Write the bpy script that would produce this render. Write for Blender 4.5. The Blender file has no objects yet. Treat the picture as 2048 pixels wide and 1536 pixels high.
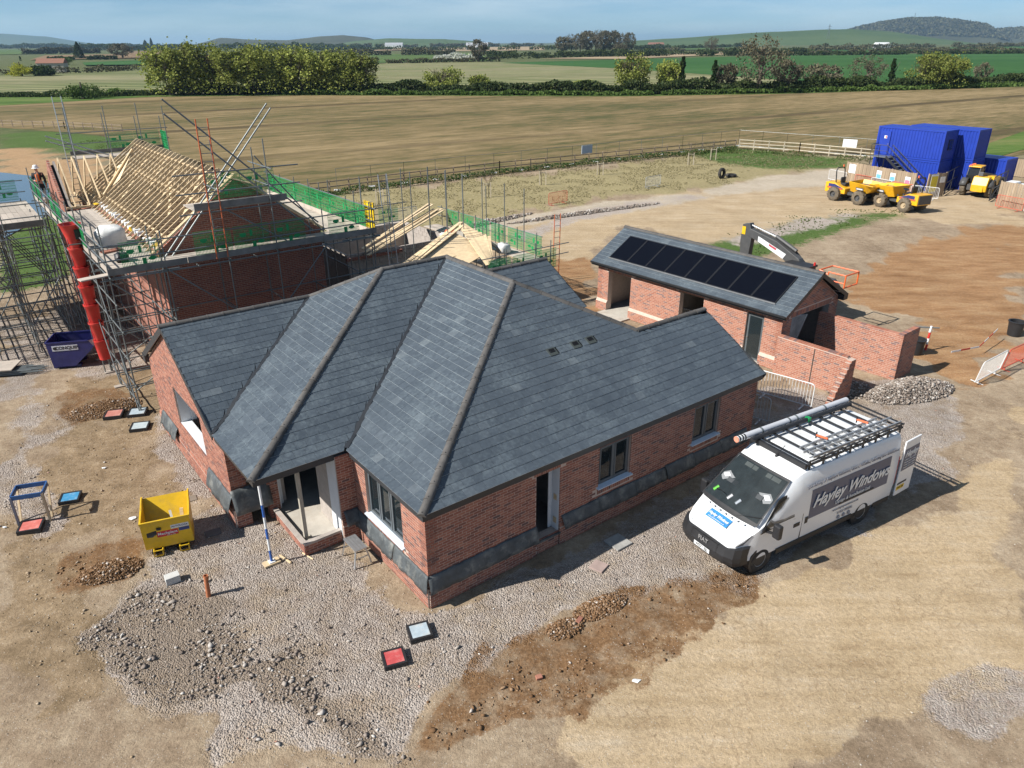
import bpy, bmesh, math, random
import numpy as np
from mathutils import Vector, Matrix, Euler, noise
R=math.radians
random.seed(7); rng=np.random.default_rng(7)
scene=bpy.context.scene
COL=scene.collection
# ---------------------------------------------------------------- camera
CAMH=12.36
def make_camera():
    p,r=R(24.829),R(-0.228)
    fw=Vector((0,math.cos(p),-math.sin(p))); rt=Vector((1,0,0)); up=rt.cross(fw)
    rt2=rt*math.cos(r)+up*math.sin(r); up2=-rt*math.sin(r)+up*math.cos(r)
    m=Matrix((rt2,up2,-fw)).transposed().to_4x4(); m.translation=(0,0,CAMH)
    cd=bpy.data.cameras.new('camera'); co=bpy.data.objects.new('camera',cd); COL.objects.link(co)
    co.matrix_world=m; cd.sensor_width=36; cd.lens=1476.676/2048*36; cd.clip_start=.1; cd.clip_end=40000
    scene.camera=co
make_camera()
# ---------------------------------------------------------------- sky, sun, exposure
SUN_EL,SHADOW_AZ=40.0,22.0
world=bpy.data.worlds.new('World'); scene.world=world; world.use_nodes=True
def make_world():
    nt=world.node_tree; nt.nodes.clear(); N=nt.nodes.new; Lk=nt.links.new
    out=N('ShaderNodeOutputWorld'); bg=N('ShaderNodeBackground'); sky=N('ShaderNodeTexSky')
    sky.sky_type='NISHITA'; sky.sun_disc=False; sky.sun_elevation=R(SUN_EL)
    sky.sun_rotation=math.atan2(-math.cos(R(SHADOW_AZ)),-math.sin(R(SHADOW_AZ)))
    sky.altitude=50; sky.air_density=.55; sky.dust_density=.12; sky.ozone_density=2.5
    # thin high cloud, spread evenly over the whole sky
    tc=N('ShaderNodeTexCoord'); mp=N('ShaderNodeMapping'); mp.inputs['Scale'].default_value=(1.6,1.6,13)
    nz=N('ShaderNodeTexNoise'); nz.inputs['Scale'].default_value=2.3; nz.inputs['Detail'].default_value=7; nz.inputs['Roughness'].default_value=.55
    cr=N('ShaderNodeValToRGB'); cr.color_ramp.elements[0].position=.42; cr.color_ramp.elements[1].position=.72
    mx=N('ShaderNodeMixRGB'); mx.inputs[2].default_value=(11.0,12.8,13.6,1)
    ml=N('ShaderNodeMath'); ml.operation='MULTIPLY'; ml.inputs[1].default_value=.5
    Lk(tc.outputs['Generated'],mp.inputs['Vector']); Lk(mp.outputs[0],nz.inputs['Vector']); Lk(nz.outputs['Fac'],cr.inputs[0]); Lk(cr.outputs[0],ml.inputs[0])
    tint=N('ShaderNodeMixRGB'); tint.blend_type='MULTIPLY'; tint.inputs[0].default_value=1; tint.inputs[2].default_value=(1.12,1.32,1.40,1)
    Lk(sky.outputs[0],tint.inputs[1]); Lk(tint.outputs[0],mx.inputs[1]); Lk(ml.outputs[0],mx.inputs[0]); Lk(mx.outputs[0],bg.inputs[0])
    bg.inputs[1].default_value=.05; Lk(bg.outputs[0],out.inputs[0])
make_world()
sd=bpy.data.lights.new('sun','SUN'); sd.energy=5.0; sd.angle=R(.5); sd.color=(1,.965,.9)
so=bpy.data.objects.new('sun',sd); COL.objects.link(so)
sdir=Vector((math.cos(R(SHADOW_AZ))*math.cos(R(SUN_EL)),math.sin(R(SHADOW_AZ))*math.cos(R(SUN_EL)),-math.sin(R(SUN_EL))))
so.rotation_euler=sdir.to_track_quat('-Z','Y').to_euler(); so.location=(-40,-20,60)
scene.view_settings.view_transform='Standard'; scene.view_settings.look='None'
scene.view_settings.exposure=0.52; scene.view_settings.gamma=1
try: scene.view_settings.use_curve_mapping=False
except Exception: pass
scene.render.engine='CYCLES'
scene.cycles.max_bounces=6; scene.cycles.diffuse_bounces=1; scene.cycles.glossy_bounces=3; scene.cycles.transmission_bounces=6
scene.cycles.transparent_max_bounces=12; scene.cycles.volume_bounces=0; scene.cycles.use_denoising=True
scene.cycles.caustics_reflective=False; scene.cycles.caustics_refractive=False
# ---------------------------------------------------------------- site frame: u along the right hand wall of the bungalow, v across
TH=R(37.514); UX,UY=math.cos(TH),math.sin(TH); EX,EY=-2.017,13.724
def S(u,v,z=0.): return Vector((EX+u*UX-v*UY,EY+u*UY+v*UX,z))
# ---------------------------------------------------------------- mesh helpers
class MB:
    def __init__(s): s.v=[]; s.f=[]
    def add(s,vs,fs):
        o=len(s.v); s.v.extend([tuple(p) for p in vs]); s.f.extend([tuple(i+o for i in f) for f in fs]); return s
    def box(s,x0,y0,z0,x1,y1,z1):
        x0,x1=min(x0,x1),max(x0,x1); y0,y1=min(y0,y1),max(y0,y1); z0,z1=min(z0,z1),max(z0,z1)
        return s.add([(x0,y0,z0),(x1,y0,z0),(x1,y1,z0),(x0,y1,z0),(x0,y0,z1),(x1,y0,z1),(x1,y1,z1),(x0,y1,z1)],
              [(0,3,2,1),(4,5,6,7),(0,1,5,4),(1,2,6,5),(2,3,7,6),(3,0,4,7)])
    def bar(s,p,q,w,h,up=(0,0,1)):
        p,q=Vector(p),Vector(q); d=(q-p).normalized(); u=Vector(up)
        if abs(d.dot(u))>.98: u=Vector((1,0,0))
        a=d.cross(u).normalized(); b=a.cross(d).normalized(); a*=w/2; b*=h/2
        return s.add([p-a-b,p+a-b,p+a+b,p-a+b,q-a-b,q+a-b,q+a+b,q-a+b],[(0,1,2,3),(7,6,5,4),(0,4,5,1),(1,5,6,2),(2,6,7,3),(3,7,4,0)])
    def tube(s,p,q,r,n=8,r2=None,caps=True):
        p,q=Vector(p),Vector(q); r2=r if r2 is None else r2; d=(q-p).normalized(); u=Vector((0,0,1))
        if abs(d.z)>.98: u=Vector((1,0,0))
        a=d.cross(u).normalized(); b=a.cross(d).normalized()
        vs=[]; 
        for c,rr in ((p,r),(q,r2)):
            for i in range(n):
                t=2*math.pi*i/n; vs.append(c+a*(rr*math.cos(t))+b*(rr*math.sin(t)))
        fs=[(i,(i+1)%n,n+(i+1)%n,n+i) for i in range(n)]
        if caps: fs+= [tuple(range(n-1,-1,-1)),tuple(range(n,2*n))]
        return s.add(vs,fs)
    def path(s,pts,r,n=6):
        for a,b in zip(pts[:-1],pts[1:]): s.tube(a,b,r,n)
        return s
    def prism(s,pts,h,axis='z',base=0.):
        # extrude 2D polygon pts; axis z: (x,y)->z ; axis y: (x,z)->y ; axis x: (y,z)->x
        def mk(p,t):
            if axis=='z': return (p[0],p[1],t)
            if axis=='y': return (p[0],t,p[1])
            return (t,p[0],p[1])
        n=len(pts); vs=[mk(p,base) for p in pts]+[mk(p,base+h) for p in pts]
        return s.add(vs,[tuple(range(n-1,-1,-1)),tuple(range(n,2*n))]+[(i,(i+1)%n,n+(i+1)%n,n+i) for i in range(n)])
    def quad(s,*p): return s.add(p,[tuple(range(len(p)))])
    def lathe(s,prof,n=16,c=(0,0,0),axis='z'):
        vs=[];
        for r,z in prof:
            for i in range(n):
                t=2*math.pi*i/n; x,y=r*math.cos(t),r*math.sin(t)
                vs.append((c[0]+x,c[1]+y,c[2]+z) if axis=='z' else ((c[0]+x,c[1]+z,c[2]+y) if axis=='y' else (c[0]+z,c[1]+x,c[2]+y)))
        fs=[]
        for k in range(len(prof)-1):
            for i in range(n): fs.append((k*n+i,k*n+(i+1)%n,(k+1)*n+(i+1)%n,(k+1)*n+i))
        return s.add(vs,fs)
    def mesh(s,name):
        me=bpy.data.meshes.new(name); me.from_pydata(s.v,[],s.f); me.update(); return me
    def obj(s,name,mat,parent=None,smooth=False,fix=False,bevel=0):
        me=s.mesh(name)
        if fix or bevel:
            bm=bmesh.new(); bm.from_mesh(me); bmesh.ops.recalc_face_normals(bm,faces=bm.faces); bm.to_mesh(me); bm.free()
        o=mkobj(name,me,mat,parent)
        if smooth: shade(me)
        if bevel:
            md=o.modifiers.new('bevel','BEVEL'); md.width=bevel; md.segments=2; md.limit_method='ANGLE'; md.angle_limit=R(40)
        return o
def shade(me,ang=40):
    for p in me.polygons: p.use_smooth=True
    try: me.set_sharp_from_angle(angle=R(ang))
    except Exception: pass
def mkobj(name,me,mat,parent=None):
    if mat is not None and len(me.materials)==0: me.materials.append(mat)
    o=bpy.data.objects.new(name,me); COL.objects.link(o)
    if parent: o.parent=parent
    return o
def tag(o,label=None,cat=None,group=None,kind=None):
    if label: o['label']=label
    if cat: o['category']=cat
    if group: o['group']=group
    if kind: o['kind']=kind
    return o
def thing(name,label,cat,loc=(0,0,0),rz=0.,group=None):
    o=bpy.data.objects.new(name,None); COL.objects.link(o); o.location=loc; o.rotation_euler=(0,0,rz); o.empty_display_size=.2
    return tag(o,label,cat,group)
def sthing(name,label,cat,u,v,z=0.,rz=0.,group=None): return thing(name,label,cat,S(u,v,z),TH+rz,group)
def struct(o): o['kind']='structure'; return o
def copy_tree(o,parent=None):
    c=o.copy(); COL.objects.link(c); c.parent=parent
    for ch in list(o.children): copy_tree(ch,c)
    return c
def text(name,s,mat,parent,loc,rot,size,shear=0.,ext=.002,bold=0.,sx=1.,align='CENTER'):
    cu=bpy.data.curves.new('t','FONT'); cu.body=s; cu.size=size; cu.shear=shear; cu.extrude=ext; cu.offset=bold; cu.align_x=align; cu.align_y='CENTER'; cu.resolution_u=3
    t=bpy.data.objects.new('t',cu); COL.objects.link(t); dg=bpy.context.evaluated_depsgraph_get()
    me=bpy.data.meshes.new_from_object(t.evaluated_get(dg)); bpy.data.objects.remove(t); bpy.data.curves.remove(cu)
    me.materials.clear()
    o=mkobj(name,me,mat,parent); o.matrix_local=Matrix.Translation(loc)@rot.to_4x4()@Matrix.Diagonal((sx,1,1,1)); return o
# ---------------------------------------------------------------- materials
def newmat(name):
    m=bpy.data.materials.new(name); m.use_nodes=True; nt=m.node_tree; nt.nodes.clear()
    out=nt.nodes.new('ShaderNodeOutputMaterial'); b=nt.nodes.new('ShaderNodeBsdfPrincipled'); nt.links.new(b.outputs[0],out.inputs[0])
    return m,nt,b
def pm(name,col,rough=.6,metal=0.,var=.12,scale=4.,bump=0.,bscale=40.,col2=None,spec=.5,rnd=0.,island=0.,dirt=None,dscale=1.2,dfac=.5,stretch=(1,1,1),detail=6):
    m,nt,b=newmat(name); N=nt.nodes.new; Lk=nt.links.new
    tc=N('ShaderNodeTexCoord'); mp=N('ShaderNodeMapping'); mp.inputs['Scale'].default_value=stretch; Lk(tc.outputs['Object'],mp.inputs[0])
    nz=N('ShaderNodeTexNoise'); nz.inputs['Scale'].default_value=scale; nz.inputs['Detail'].default_value=detail; nz.inputs['Roughness'].default_value=.6; Lk(mp.outputs[0],nz.inputs['Vector'])
    cr=N('ShaderNodeValToRGB'); cr.color_ramp.elements[0].position=.3; cr.color_ramp.elements[1].position=.7
    c=Vector(col[:3]); a=c*(1-var); d=Vector(col2[:3]) if col2 else c*(1+var)
    cr.color_ramp.elements[0].color=(*a,1); cr.color_ramp.elements[1].color=(*d,1); Lk(nz.outputs['Fac'],cr.inputs[0]); last=cr.outputs[0]
    if dirt:
        n2=N('ShaderNodeTexNoise'); n2.inputs['Scale'].default_value=dscale; n2.inputs['Detail'].default_value=8; n2.inputs['Roughness'].default_value=.7; Lk(tc.outputs['Object'],n2.inputs['Vector'])
        r2=N('ShaderNodeValToRGB'); r2.color_ramp.elements[0].position=.5; r2.color_ramp.elements[1].position=.75
        ml=N('ShaderNodeMath'); ml.operation='MULTIPLY'; ml.inputs[1].default_value=dfac; Lk(n2.outputs['Fac'],r2.inputs[0]); Lk(r2.outputs[0],ml.inputs[0])
        mx=N('ShaderNodeMixRGB'); mx.inputs[2].default_value=(*dirt,1); Lk(last,mx.inputs[1]); Lk(ml.outputs[0],mx.inputs[0]); last=mx.outputs[0]
    if rnd or island:
        if island: g=N('ShaderNodeNewGeometry'); ro=g.outputs['Random Per Island']; k=island
        else: g=N('ShaderNodeObjectInfo'); ro=g.outputs['Random']; k=rnd
        mr=N('ShaderNodeMapRange'); mr.inputs[3].default_value=1-k; mr.inputs[4].default_value=1+k; Lk(ro,mr.inputs[0])
        hs=N('ShaderNodeHueSaturation'); Lk(mr.outputs[0],hs.inputs['Value']); Lk(last,hs.inputs['Color']); last=hs.outputs[0]
    Lk(last,b.inputs['Base Color']); b.inputs['Roughness'].default_value=rough; b.inputs['Metallic'].default_value=metal
    try: b.inputs['Specular IOR Level'].default_value=spec
    except Exception: pass
    if bump:
        n3=N('ShaderNodeTexNoise'); n3.inputs['Scale'].default_value=bscale; n3.inputs['Detail'].default_value=5; Lk(tc.outputs['Object'],n3.inputs['Vector'])
        bp=N('ShaderNodeBump'); bp.inputs['Strength'].default_value=bump; bp.inputs['Distance'].default_value=.02; Lk(n3.outputs['Fac'],bp.inputs['Height']); Lk(bp.outputs[0],b.inputs['Normal'])
    return m
def palette(name,cols,rough,source='island',noise_scale=30.,nv=.18,spec=.4,bump=.3):
    """colour picked per piece from a ramp of real brick / slate colours"""
    m,nt,b=newmat(name); N=nt.nodes.new; Lk=nt.links.new
    if source=='island': g=N('ShaderNodeNewGeometry'); ro=g.outputs['Random Per Island']
    else: g=N('ShaderNodeObjectInfo'); ro=g.outputs['Random']
    cr=N('ShaderNodeValToRGB'); cr.color_ramp.interpolation='LINEAR'
    el=cr.color_ramp.elements
    while len(el)<len(cols): el.new(.5)
    for i,(p,c) in enumerate(cols): el[i].position=p; el[i].color=(*c,1)
    Lk(ro,cr.inputs[0])
    tc=N('ShaderNodeTexCoord'); nz=N('ShaderNodeTexNoise'); nz.inputs['Scale'].default_value=noise_scale; nz.inputs['Detail'].default_value=5; Lk(tc.outputs['Object'],nz.inputs['Vector'])
    mr=N('ShaderNodeMapRange'); mr.inputs[1].default_value=.3; mr.inputs[2].default_value=.7; mr.inputs[3].default_value=1-nv; mr.inputs[4].default_value=1+nv; Lk(nz.outputs['Fac'],mr.inputs[0])
    hs=N('ShaderNodeHueSaturation'); Lk(mr.outputs[0],hs.inputs['Value']); Lk(cr.outputs[0],hs.inputs['Color']); Lk(hs.outputs[0],b.inputs['Base Color'])
    b.inputs['Roughness'].default_value=rough; b.inputs['Specular IOR Level'].default_value=spec
    if bump:
        bp=N('ShaderNodeBump'); bp.inputs['Strength'].default_value=bump; bp.inputs['Distance'].default_value=.006; Lk(nz.outputs['Fac'],bp.inputs['Height']); Lk(bp.outputs[0],b.inputs['Normal'])
    return m
BR=[(0,(.20,.085,.062)),(.25,(.285,.11,.075)),(.55,(.335,.135,.09)),(.8,(.38,.17,.115)),(.92,(.20,.092,.075)),(1,(.13,.078,.07))]
M={}
M['brick_i']=palette('brick_island',BR,.85,'island'); M['brick_o']=palette('brick_object',BR,.85,'object')
BR2=[(0,(.33,.125,.08)),(.45,(.40,.17,.11)),(.75,(.44,.20,.135)),(.88,(.24,.13,.11)),(1,(.18,.12,.115))]
M['brick_g']=palette('brick_garage',BR2,.85,'island')
M['mortar']=pm('mortar',(.54,.42,.35),.9,var=.12,scale=8,bump=.3)
SL=[(0,(.064,.080,.097)),(.5,(.071,.088,.106)),(.93,(.078,.096,.114)),(.985,(.088,.106,.124)),(1,(.12,.14,.155))]
def slate_mat(name,source):
    m=palette(name,SL,.40,source,9.,.12,.55,.2); nt=m.node_tree; N=nt.nodes.new; Lk=nt.links.new
    b=[n for n in nt.nodes if n.type=='BSDF_PRINCIPLED'][0]; hs=[n for n in nt.nodes if n.type=='HUE_SAT'][0]
    # pale mineral bloom on the slates, streaked in patches
    tc=N('ShaderNodeTexCoord'); n1=N('ShaderNodeTexNoise'); n1.inputs['Scale'].default_value=.8; n1.inputs['Detail'].default_value=9; n1.inputs['Roughness'].default_value=.72; Lk(tc.outputs['Object'],n1.inputs['Vector'])
    n2=N('ShaderNodeTexNoise'); n2.inputs['Scale'].default_value=11; n2.inputs['Detail'].default_value=6; n2.inputs['Roughness'].default_value=.75; Lk(tc.outputs['Object'],n2.inputs['Vector'])
    ad=N('ShaderNodeMath'); ad.operation='ADD'; Lk(n1.outputs['Fac'],ad.inputs[0]); Lk(n2.outputs['Fac'],ad.inputs[1])
    cr=N('ShaderNodeValToRGB'); cr.color_ramp.elements[0].position=.98; cr.color_ramp.elements[1].position=1.3
    mr=N('ShaderNodeMapRange'); mr.inputs[1].default_value=.98; mr.inputs[2].default_value=1.45; mr.inputs[4].default_value=.42; Lk(ad.outputs[0],mr.inputs[0])
    mx=N('ShaderNodeMixRGB'); mx.inputs[2].default_value=(.30,.36,.38,1); Lk(mr.outputs[0],mx.inputs[0]); Lk(hs.outputs[0],mx.inputs[1]); Lk(mx.outputs[0],b.inputs['Base Color'])
    return m
M['slate_i']=slate_mat('slate_island','island'); M['slate_o']=slate_mat('slate_object','object')
M['slate_edge']=pm('slate_edge',(.50,.54,.56),.6,var=.2,scale=6)
M['ridge']=pm('ridge_tile',(.085,.079,.074),.75,var=.25,scale=6,bump=.3,rnd=.2,dirt=(.2,.19,.17),dfac=.25)
M['ridge_i']=pm('ridge_tile_i',(.075,.068,.062),.75,var=.25,scale=6,bump=.3,island=.2)
M['fascia']=pm('fascia',(.035,.038,.042),.42,var=.1)
M['lead']=pm('lead',(.02,.023,.028),.5,var=.2)
M['membrane']=pm('membrane',(.075,.085,.09),.55,var=.35,scale=3,dirt=(.34,.34,.31),dscale=2.5,dfac=.7,bump=.5,bscale=9)
M['white']=pm('white_paint',(.78,.79,.79),.5,var=.04)
M['insul']=pm('insulation_white',(.72,.74,.76),.6,var=.05)
M['winframe']=pm('window_frame_grey',(.10,.115,.125),.4,var=.06)
M['winlight']=pm('window_frame_inner',(.55,.60,.64),.4,var=.04)
M['sill']=pm('sill_film',(.62,.70,.80),.4,var=.05)
M['block']=pm('concrete_block',(.42,.37,.33),.9,var=.15,scale=5,bump=.4)
M['concrete']=pm('concrete',(.50,.46,.40),.9,var=.15,scale=2,bump=.3,dirt=(.36,.28,.2),dfac=.5)
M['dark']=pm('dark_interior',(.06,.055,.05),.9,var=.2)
M['steel']=pm('galvanised_tube',(.20,.22,.22),.42,metal=.4,var=.25,scale=3,dirt=(.16,.15,.14),dfac=.5,dscale=5)
M['timber']=pm('timber',(.72,.55,.34),.75,var=.18,scale=3,stretch=(1,1,6),rnd=.16)
M['timber_i']=pm('timber_i',(.60,.45,.27),.75,var=.18,scale=3,island=.18)
M['board']=pm('scaffold_board',(.46,.40,.34),.85,var=.2,scale=3,rnd=.14,dirt=(.30,.25,.2),dfac=.6,dscale=3)
M['toe']=pm('toe_board',(.20,.185,.17),.85,var=.25,scale=3,rnd=.15)
M['green']=pm('green_plastic',(.012,.30,.09),.5,var=.15)
M['red']=pm('red_plastic',(.62,.035,.03),.42,var=.15,scale=3,dirt=(.45,.22,.16),dfac=.35,dscale=3)
M['orange']=pm('orange_plastic',(.75,.16,.06),.5,var=.15)
M['orangepaint']=pm('orange_paint',(.55,.13,.045),.5,var=.2)
M['yellow']=pm('yellow_paint',(.72,.45,.015),.42,var=.12,dirt=(.35,.27,.15),dfac=.45,dscale=2.5)
M['plant']=pm('plant_yellow',(.80,.42,.012),.4,var=.1,dirt=(.45,.3,.15),dfac=.4,dscale=2.)
M['navy']=pm('navy_paint',(.022,.024,.13),.45,var=.2,dirt=(.1,.1,.14),dfac=.4)
M['blue']=pm('blue_paint',(.03,.16,.42),.45,var=.15,dirt=(.4,.4,.4),dfac=.4,dscale=4)
M['cblue']=pm('container_blue',(.012,.045,.36),.45,var=.12,scale=1.2)
M['black']=pm('black_plastic',(.022,.022,.024),.5,var=.15)
M['rubber']=pm('tyre_rubber',(.03,.029,.028),.85,var=.3,dirt=(.24,.19,.13),dscale=4,dfac=.5)
M['mudtyre']=pm('muddy_tyre',(.13,.105,.075),.9,var=.3,scale=5,dirt=(.30,.23,.15),dfac=.6,dscale=4,bump=.5)
M['grey']=pm('machine_grey',(.075,.075,.075),.5,var=.15)
M['chrome']=pm('steel_bright',(.6,.6,.6),.25,metal=.9,var=.05)
M['alu']=pm('aluminium',(.55,.56,.57),.35,metal=.7,var=.12)
M['clay']=pm('clay_pipe',(.46,.16,.07),.7,var=.15)
M['stone']=pm('rubble_stone',(.40,.35,.31),.9,var=.2,scale=8,rnd=.25)
M['skin']=pm('skin',(.55,.33,.24),.6,var=.05)
M['cloth_black']=pm('cloth_black',(.025,.027,.03),.85,var=.2)
M['hivis']=pm('hivis_orange',(.85,.20,.04),.7,var=.1)
def glass_mat(name,col=(.02,.03,.035),rough=.03,alpha=.75):
    m,nt,b=newmat(name); N=nt.nodes.new; Lk=nt.links.new
    b.inputs['Base Color'].default_value=(*col,1); b.inputs['Roughness'].default_value=rough; b.inputs['Specular IOR Level'].default_value=.8
    tr=N('ShaderNodeBsdfTransparent'); mx=N('ShaderNodeMixShader'); mx.inputs[0].default_value=alpha
    nz=N('ShaderNodeTexNoise'); nz.inputs['Scale'].default_value=.7; tc=N('ShaderNodeTexCoord'); Lk(tc.outputs['Object'],nz.inputs['Vector'])
    bp=N('ShaderNodeBump'); bp.inputs['Strength'].default_value=.04; Lk(nz.outputs['Fac'],bp.inputs['Height']); Lk(bp.outputs[0],b.inputs['Normal'])
    out=[n for n in nt.nodes if n.type=='OUTPUT_MATERIAL'][0]
    Lk(tr.outputs[0],mx.inputs[1]); Lk(b.outputs[0],mx.inputs[2]); Lk(mx.outputs[0],out.inputs[0]); return m
M['glass']=glass_mat('window_glass',alpha=.55); M['carglass']=glass_mat('vehicle_glass',(.015,.022,.024),.03,.45)
# ================================================================ GROUND
def vnoise(x,y,s=0):
    xi=np.floor(x).astype(np.int64); yi=np.floor(y).astype(np.int64); fx=x-xi; fy=y-yi; fx=fx*fx*(3-2*fx); fy=fy*fy*(3-2*fy)
    def h(a,b):
        n=(a*374761393+b*668265263+s*1442695041)&0x7fffffff; n=((n^(n>>13))*1274126177)&0x7fffffff; return ((n^(n>>16))&0xffff)/65535.
    return (h(xi,yi)*(1-fx)+h(xi+1,yi)*fx)*(1-fy)+(h(xi,yi+1)*(1-fx)+h(xi+1,yi+1)*fx)*fy
def fbm(x,y,o=4,s=0):
    r=0;a=.5
    for k in range(o): r=r+a*vnoise(x*2**k,y*2**k,s+k*17); a*=.5
    return r/(1-.5**o)
def sdist(X,Y,poly):
    P=np.array(poly); n=len(P); d=np.full(X.shape,1e18); ins=np.zeros(X.shape,bool)
    for i in range(n):
        a,b=P[i],P[(i+1)%n]; e=b-a; L2=e@e
        t=np.clip(((X-a[0])*e[0]+(Y-a[1])*e[1])/max(L2,1e-9),0,1); d=np.minimum(d,(X-a[0]-t*e[0])**2+(Y-a[1]-t*e[1])**2)
        c1=(a[1]>Y)!=(b[1]>Y); ins^=c1&(X<(b[0]-a[0])*(Y-a[1])/((b[1]-a[1]) if abs(b[1]-a[1])>1e-9 else 1e-9)+a[0])
    return np.where(ins,1,-1)*np.sqrt(d)
ZONES={'gravel':[[(-12.5,23.5),(-10.1,20.6),(-7.9,17.3),(-6.5,17.0),(-4.5,16.6),(-2.0,13.7),(0.8,15.7),(7.6,21.4),(10.2,27.0),(11.7,25.2),(15.9,27.7),(16.3,23.1),(13.7,19.8),(11.2,18.4),(6.1,15.0),(3.9,14.7),(2.5,14.3),(1.0,13.5),(-0.8,12.1),(-1.7,11.1),(-1.9,9.6),(-5.6,9.6),(-6.3,10.7),(-8.1,11.4),(-9.5,12.7),(-9.8,14.6),(-8.8,14.9),(-9.5,17.1),(-8.9,18.3),(-11.6,21.6)],[(-21.7,28.8),(-19.5,28.3),(-17.5,25.9),(-16.3,23.4),(-15.1,19.7),(-13.2,17.6),(-13.1,17.1),(-15.3,18.6)],[(8.5,11.1),(10.4,11.9),(11.0,11.7),(9.6,9.5),(8.0,9.5)],[(-25.3,34.5),(-22.4,36.0),(-16.5,33.0),(-15.4,29.3),(-16.7,27.3),(-21.4,28.3)],[(11.7,25.2),(15.9,27.7),(16.6,23.1),(13.4,19.5),(12.2,21.4)]],'rubble':[[(-9.5,12.7),(-9.5,14.4),(-7.3,14.0),(-5.2,12.5),(-4.0,11.1),(-2.9,10.9),(-1.9,9.6),(-3.1,9.6),(-4.8,11.2),(-6.5,11.3),(-8.3,11.8)]],'brown':[[(1.0,13.5),(2.5,14.4),(4.1,14.7),(4.2,13.4),(2.9,12.1),(1.0,10.6),(-0.5,9.9),(-2.1,9.6),(-2.0,10.6),(-1.5,11.4),(-0.7,12.1)],[(-18.1,25.4),(-17.7,26.8),(-16.0,26.3),(-14.0,23.7),(-16.6,24.2)],[(-11.6,15.0),(-11.4,16.4),(-10.5,16.4),(-10.1,15.0),(-10.7,14.2)],[(3.9,14.7),(6.1,15.0),(4.9,13.6),(4.0,13.1)]],'mud':[[(-15.1,19.7),(-16.1,23.0),(-15.7,24.2),(-13.5,23.0),(-10.8,19.7),(-9.9,18.0),(-10.7,17.1),(-12.4,16.6),(-14.0,17.1)],[(-14.1,16.6),(-11.1,15.5),(-9.3,13.3),(-8.6,11.2),(-9.5,10.9),(-11.3,12.1)],[(-18.7,27.3),(-14.7,28.8),(-12.2,23.0),(-13.5,22.3),(-16.4,24.2)]],'rust':[[(19.0,40.7),(25.9,48.6),(38.9,56.0),(22.9,30.6),(17.9,26.5),(17.1,27.9),(19.7,34.0),(17.5,37.1)],[(0.2,47.6),(5.7,50.3),(4.2,35.6),(3.6,37.2),(1.1,42.9)],[(1.3,51.8),(3.5,47.6),(5.2,45.1),(4.8,40.8)]],'pale':[[(-5.8,51.9),(1.1,58.4),(12.1,65.5),(22.5,74.3),(37.2,83.7),(41.3,63.7),(43.7,63.7),(37.8,54.3),(26.5,58.0),(14.3,48.7),(8.5,54.8),(4.9,45.1),(0.5,45.2)],[(2.4,12.1),(5.8,14.1),(13.0,18.4),(18.9,24.3),(11.1,12.0),(9.0,11.1),(4.4,9.5),(-0.3,9.6)]],'road':[[(-5.6,54.2),(1.1,58.1),(7.5,63.3),(16.6,67.7),(26.9,77.2),(37.6,81.9),(33.6,72.6),(20.6,67.6),(9.1,59.2),(1.0,54.9),(-5.1,51.9)]],'drygrass':[[(-18.6,66.1),(-10.5,70.9),(9.6,82.6),(28.1,96.4),(39.1,88.2),(38.3,83.6),(27.2,76.5),(17.3,69.0),(7.6,64.0),(1.1,58.8),(-5.6,54.2),(-9.3,52.0),(-14.6,50.6)]],'grass':[[(13.3,48.8),(22.0,56.3),(29.3,58.9),(30.4,57.9),(21.4,50.7),(14.9,45.0),(12.3,47.5)],[(57.1,95.5),(77.1,116.5),(66.1,99.1),(53.0,86.2),(48.1,83.4)],[(-82.3,125.3),(-59.2,116.0),(-46.7,94.0),(-57.2,97.5),(-68.5,103.4)],[(-39.7,57.4),(-35.2,59.1),(-26.9,45.6),(-26.1,40.3),(-27.8,38.5)],[(20.6,96.6),(28.8,98.8),(38.8,87.4),(38.3,83.6),(30.6,80.3),(23.6,84.0)],[(-18.8,68.5),(-14.9,69.7),(-14.2,66.0),(-17.5,64.9)]],'sand':[[(-68.5,103.4),(-57.2,97.5),(-46.3,85.9),(-31.7,61.0),(-40.3,65.4),(-47.5,75.9),(-55.4,82.5)]],'stone':[[(14.7,50.1),(22.0,56.3),(28.5,58.9),(22.6,53.7),(15.1,48.1)],[(-0.1,51.8),(5.1,59.3),(13.4,65.4),(20.2,67.7),(12.8,62.2),(5.3,56.6),(0.9,50.3)]]}
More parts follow.
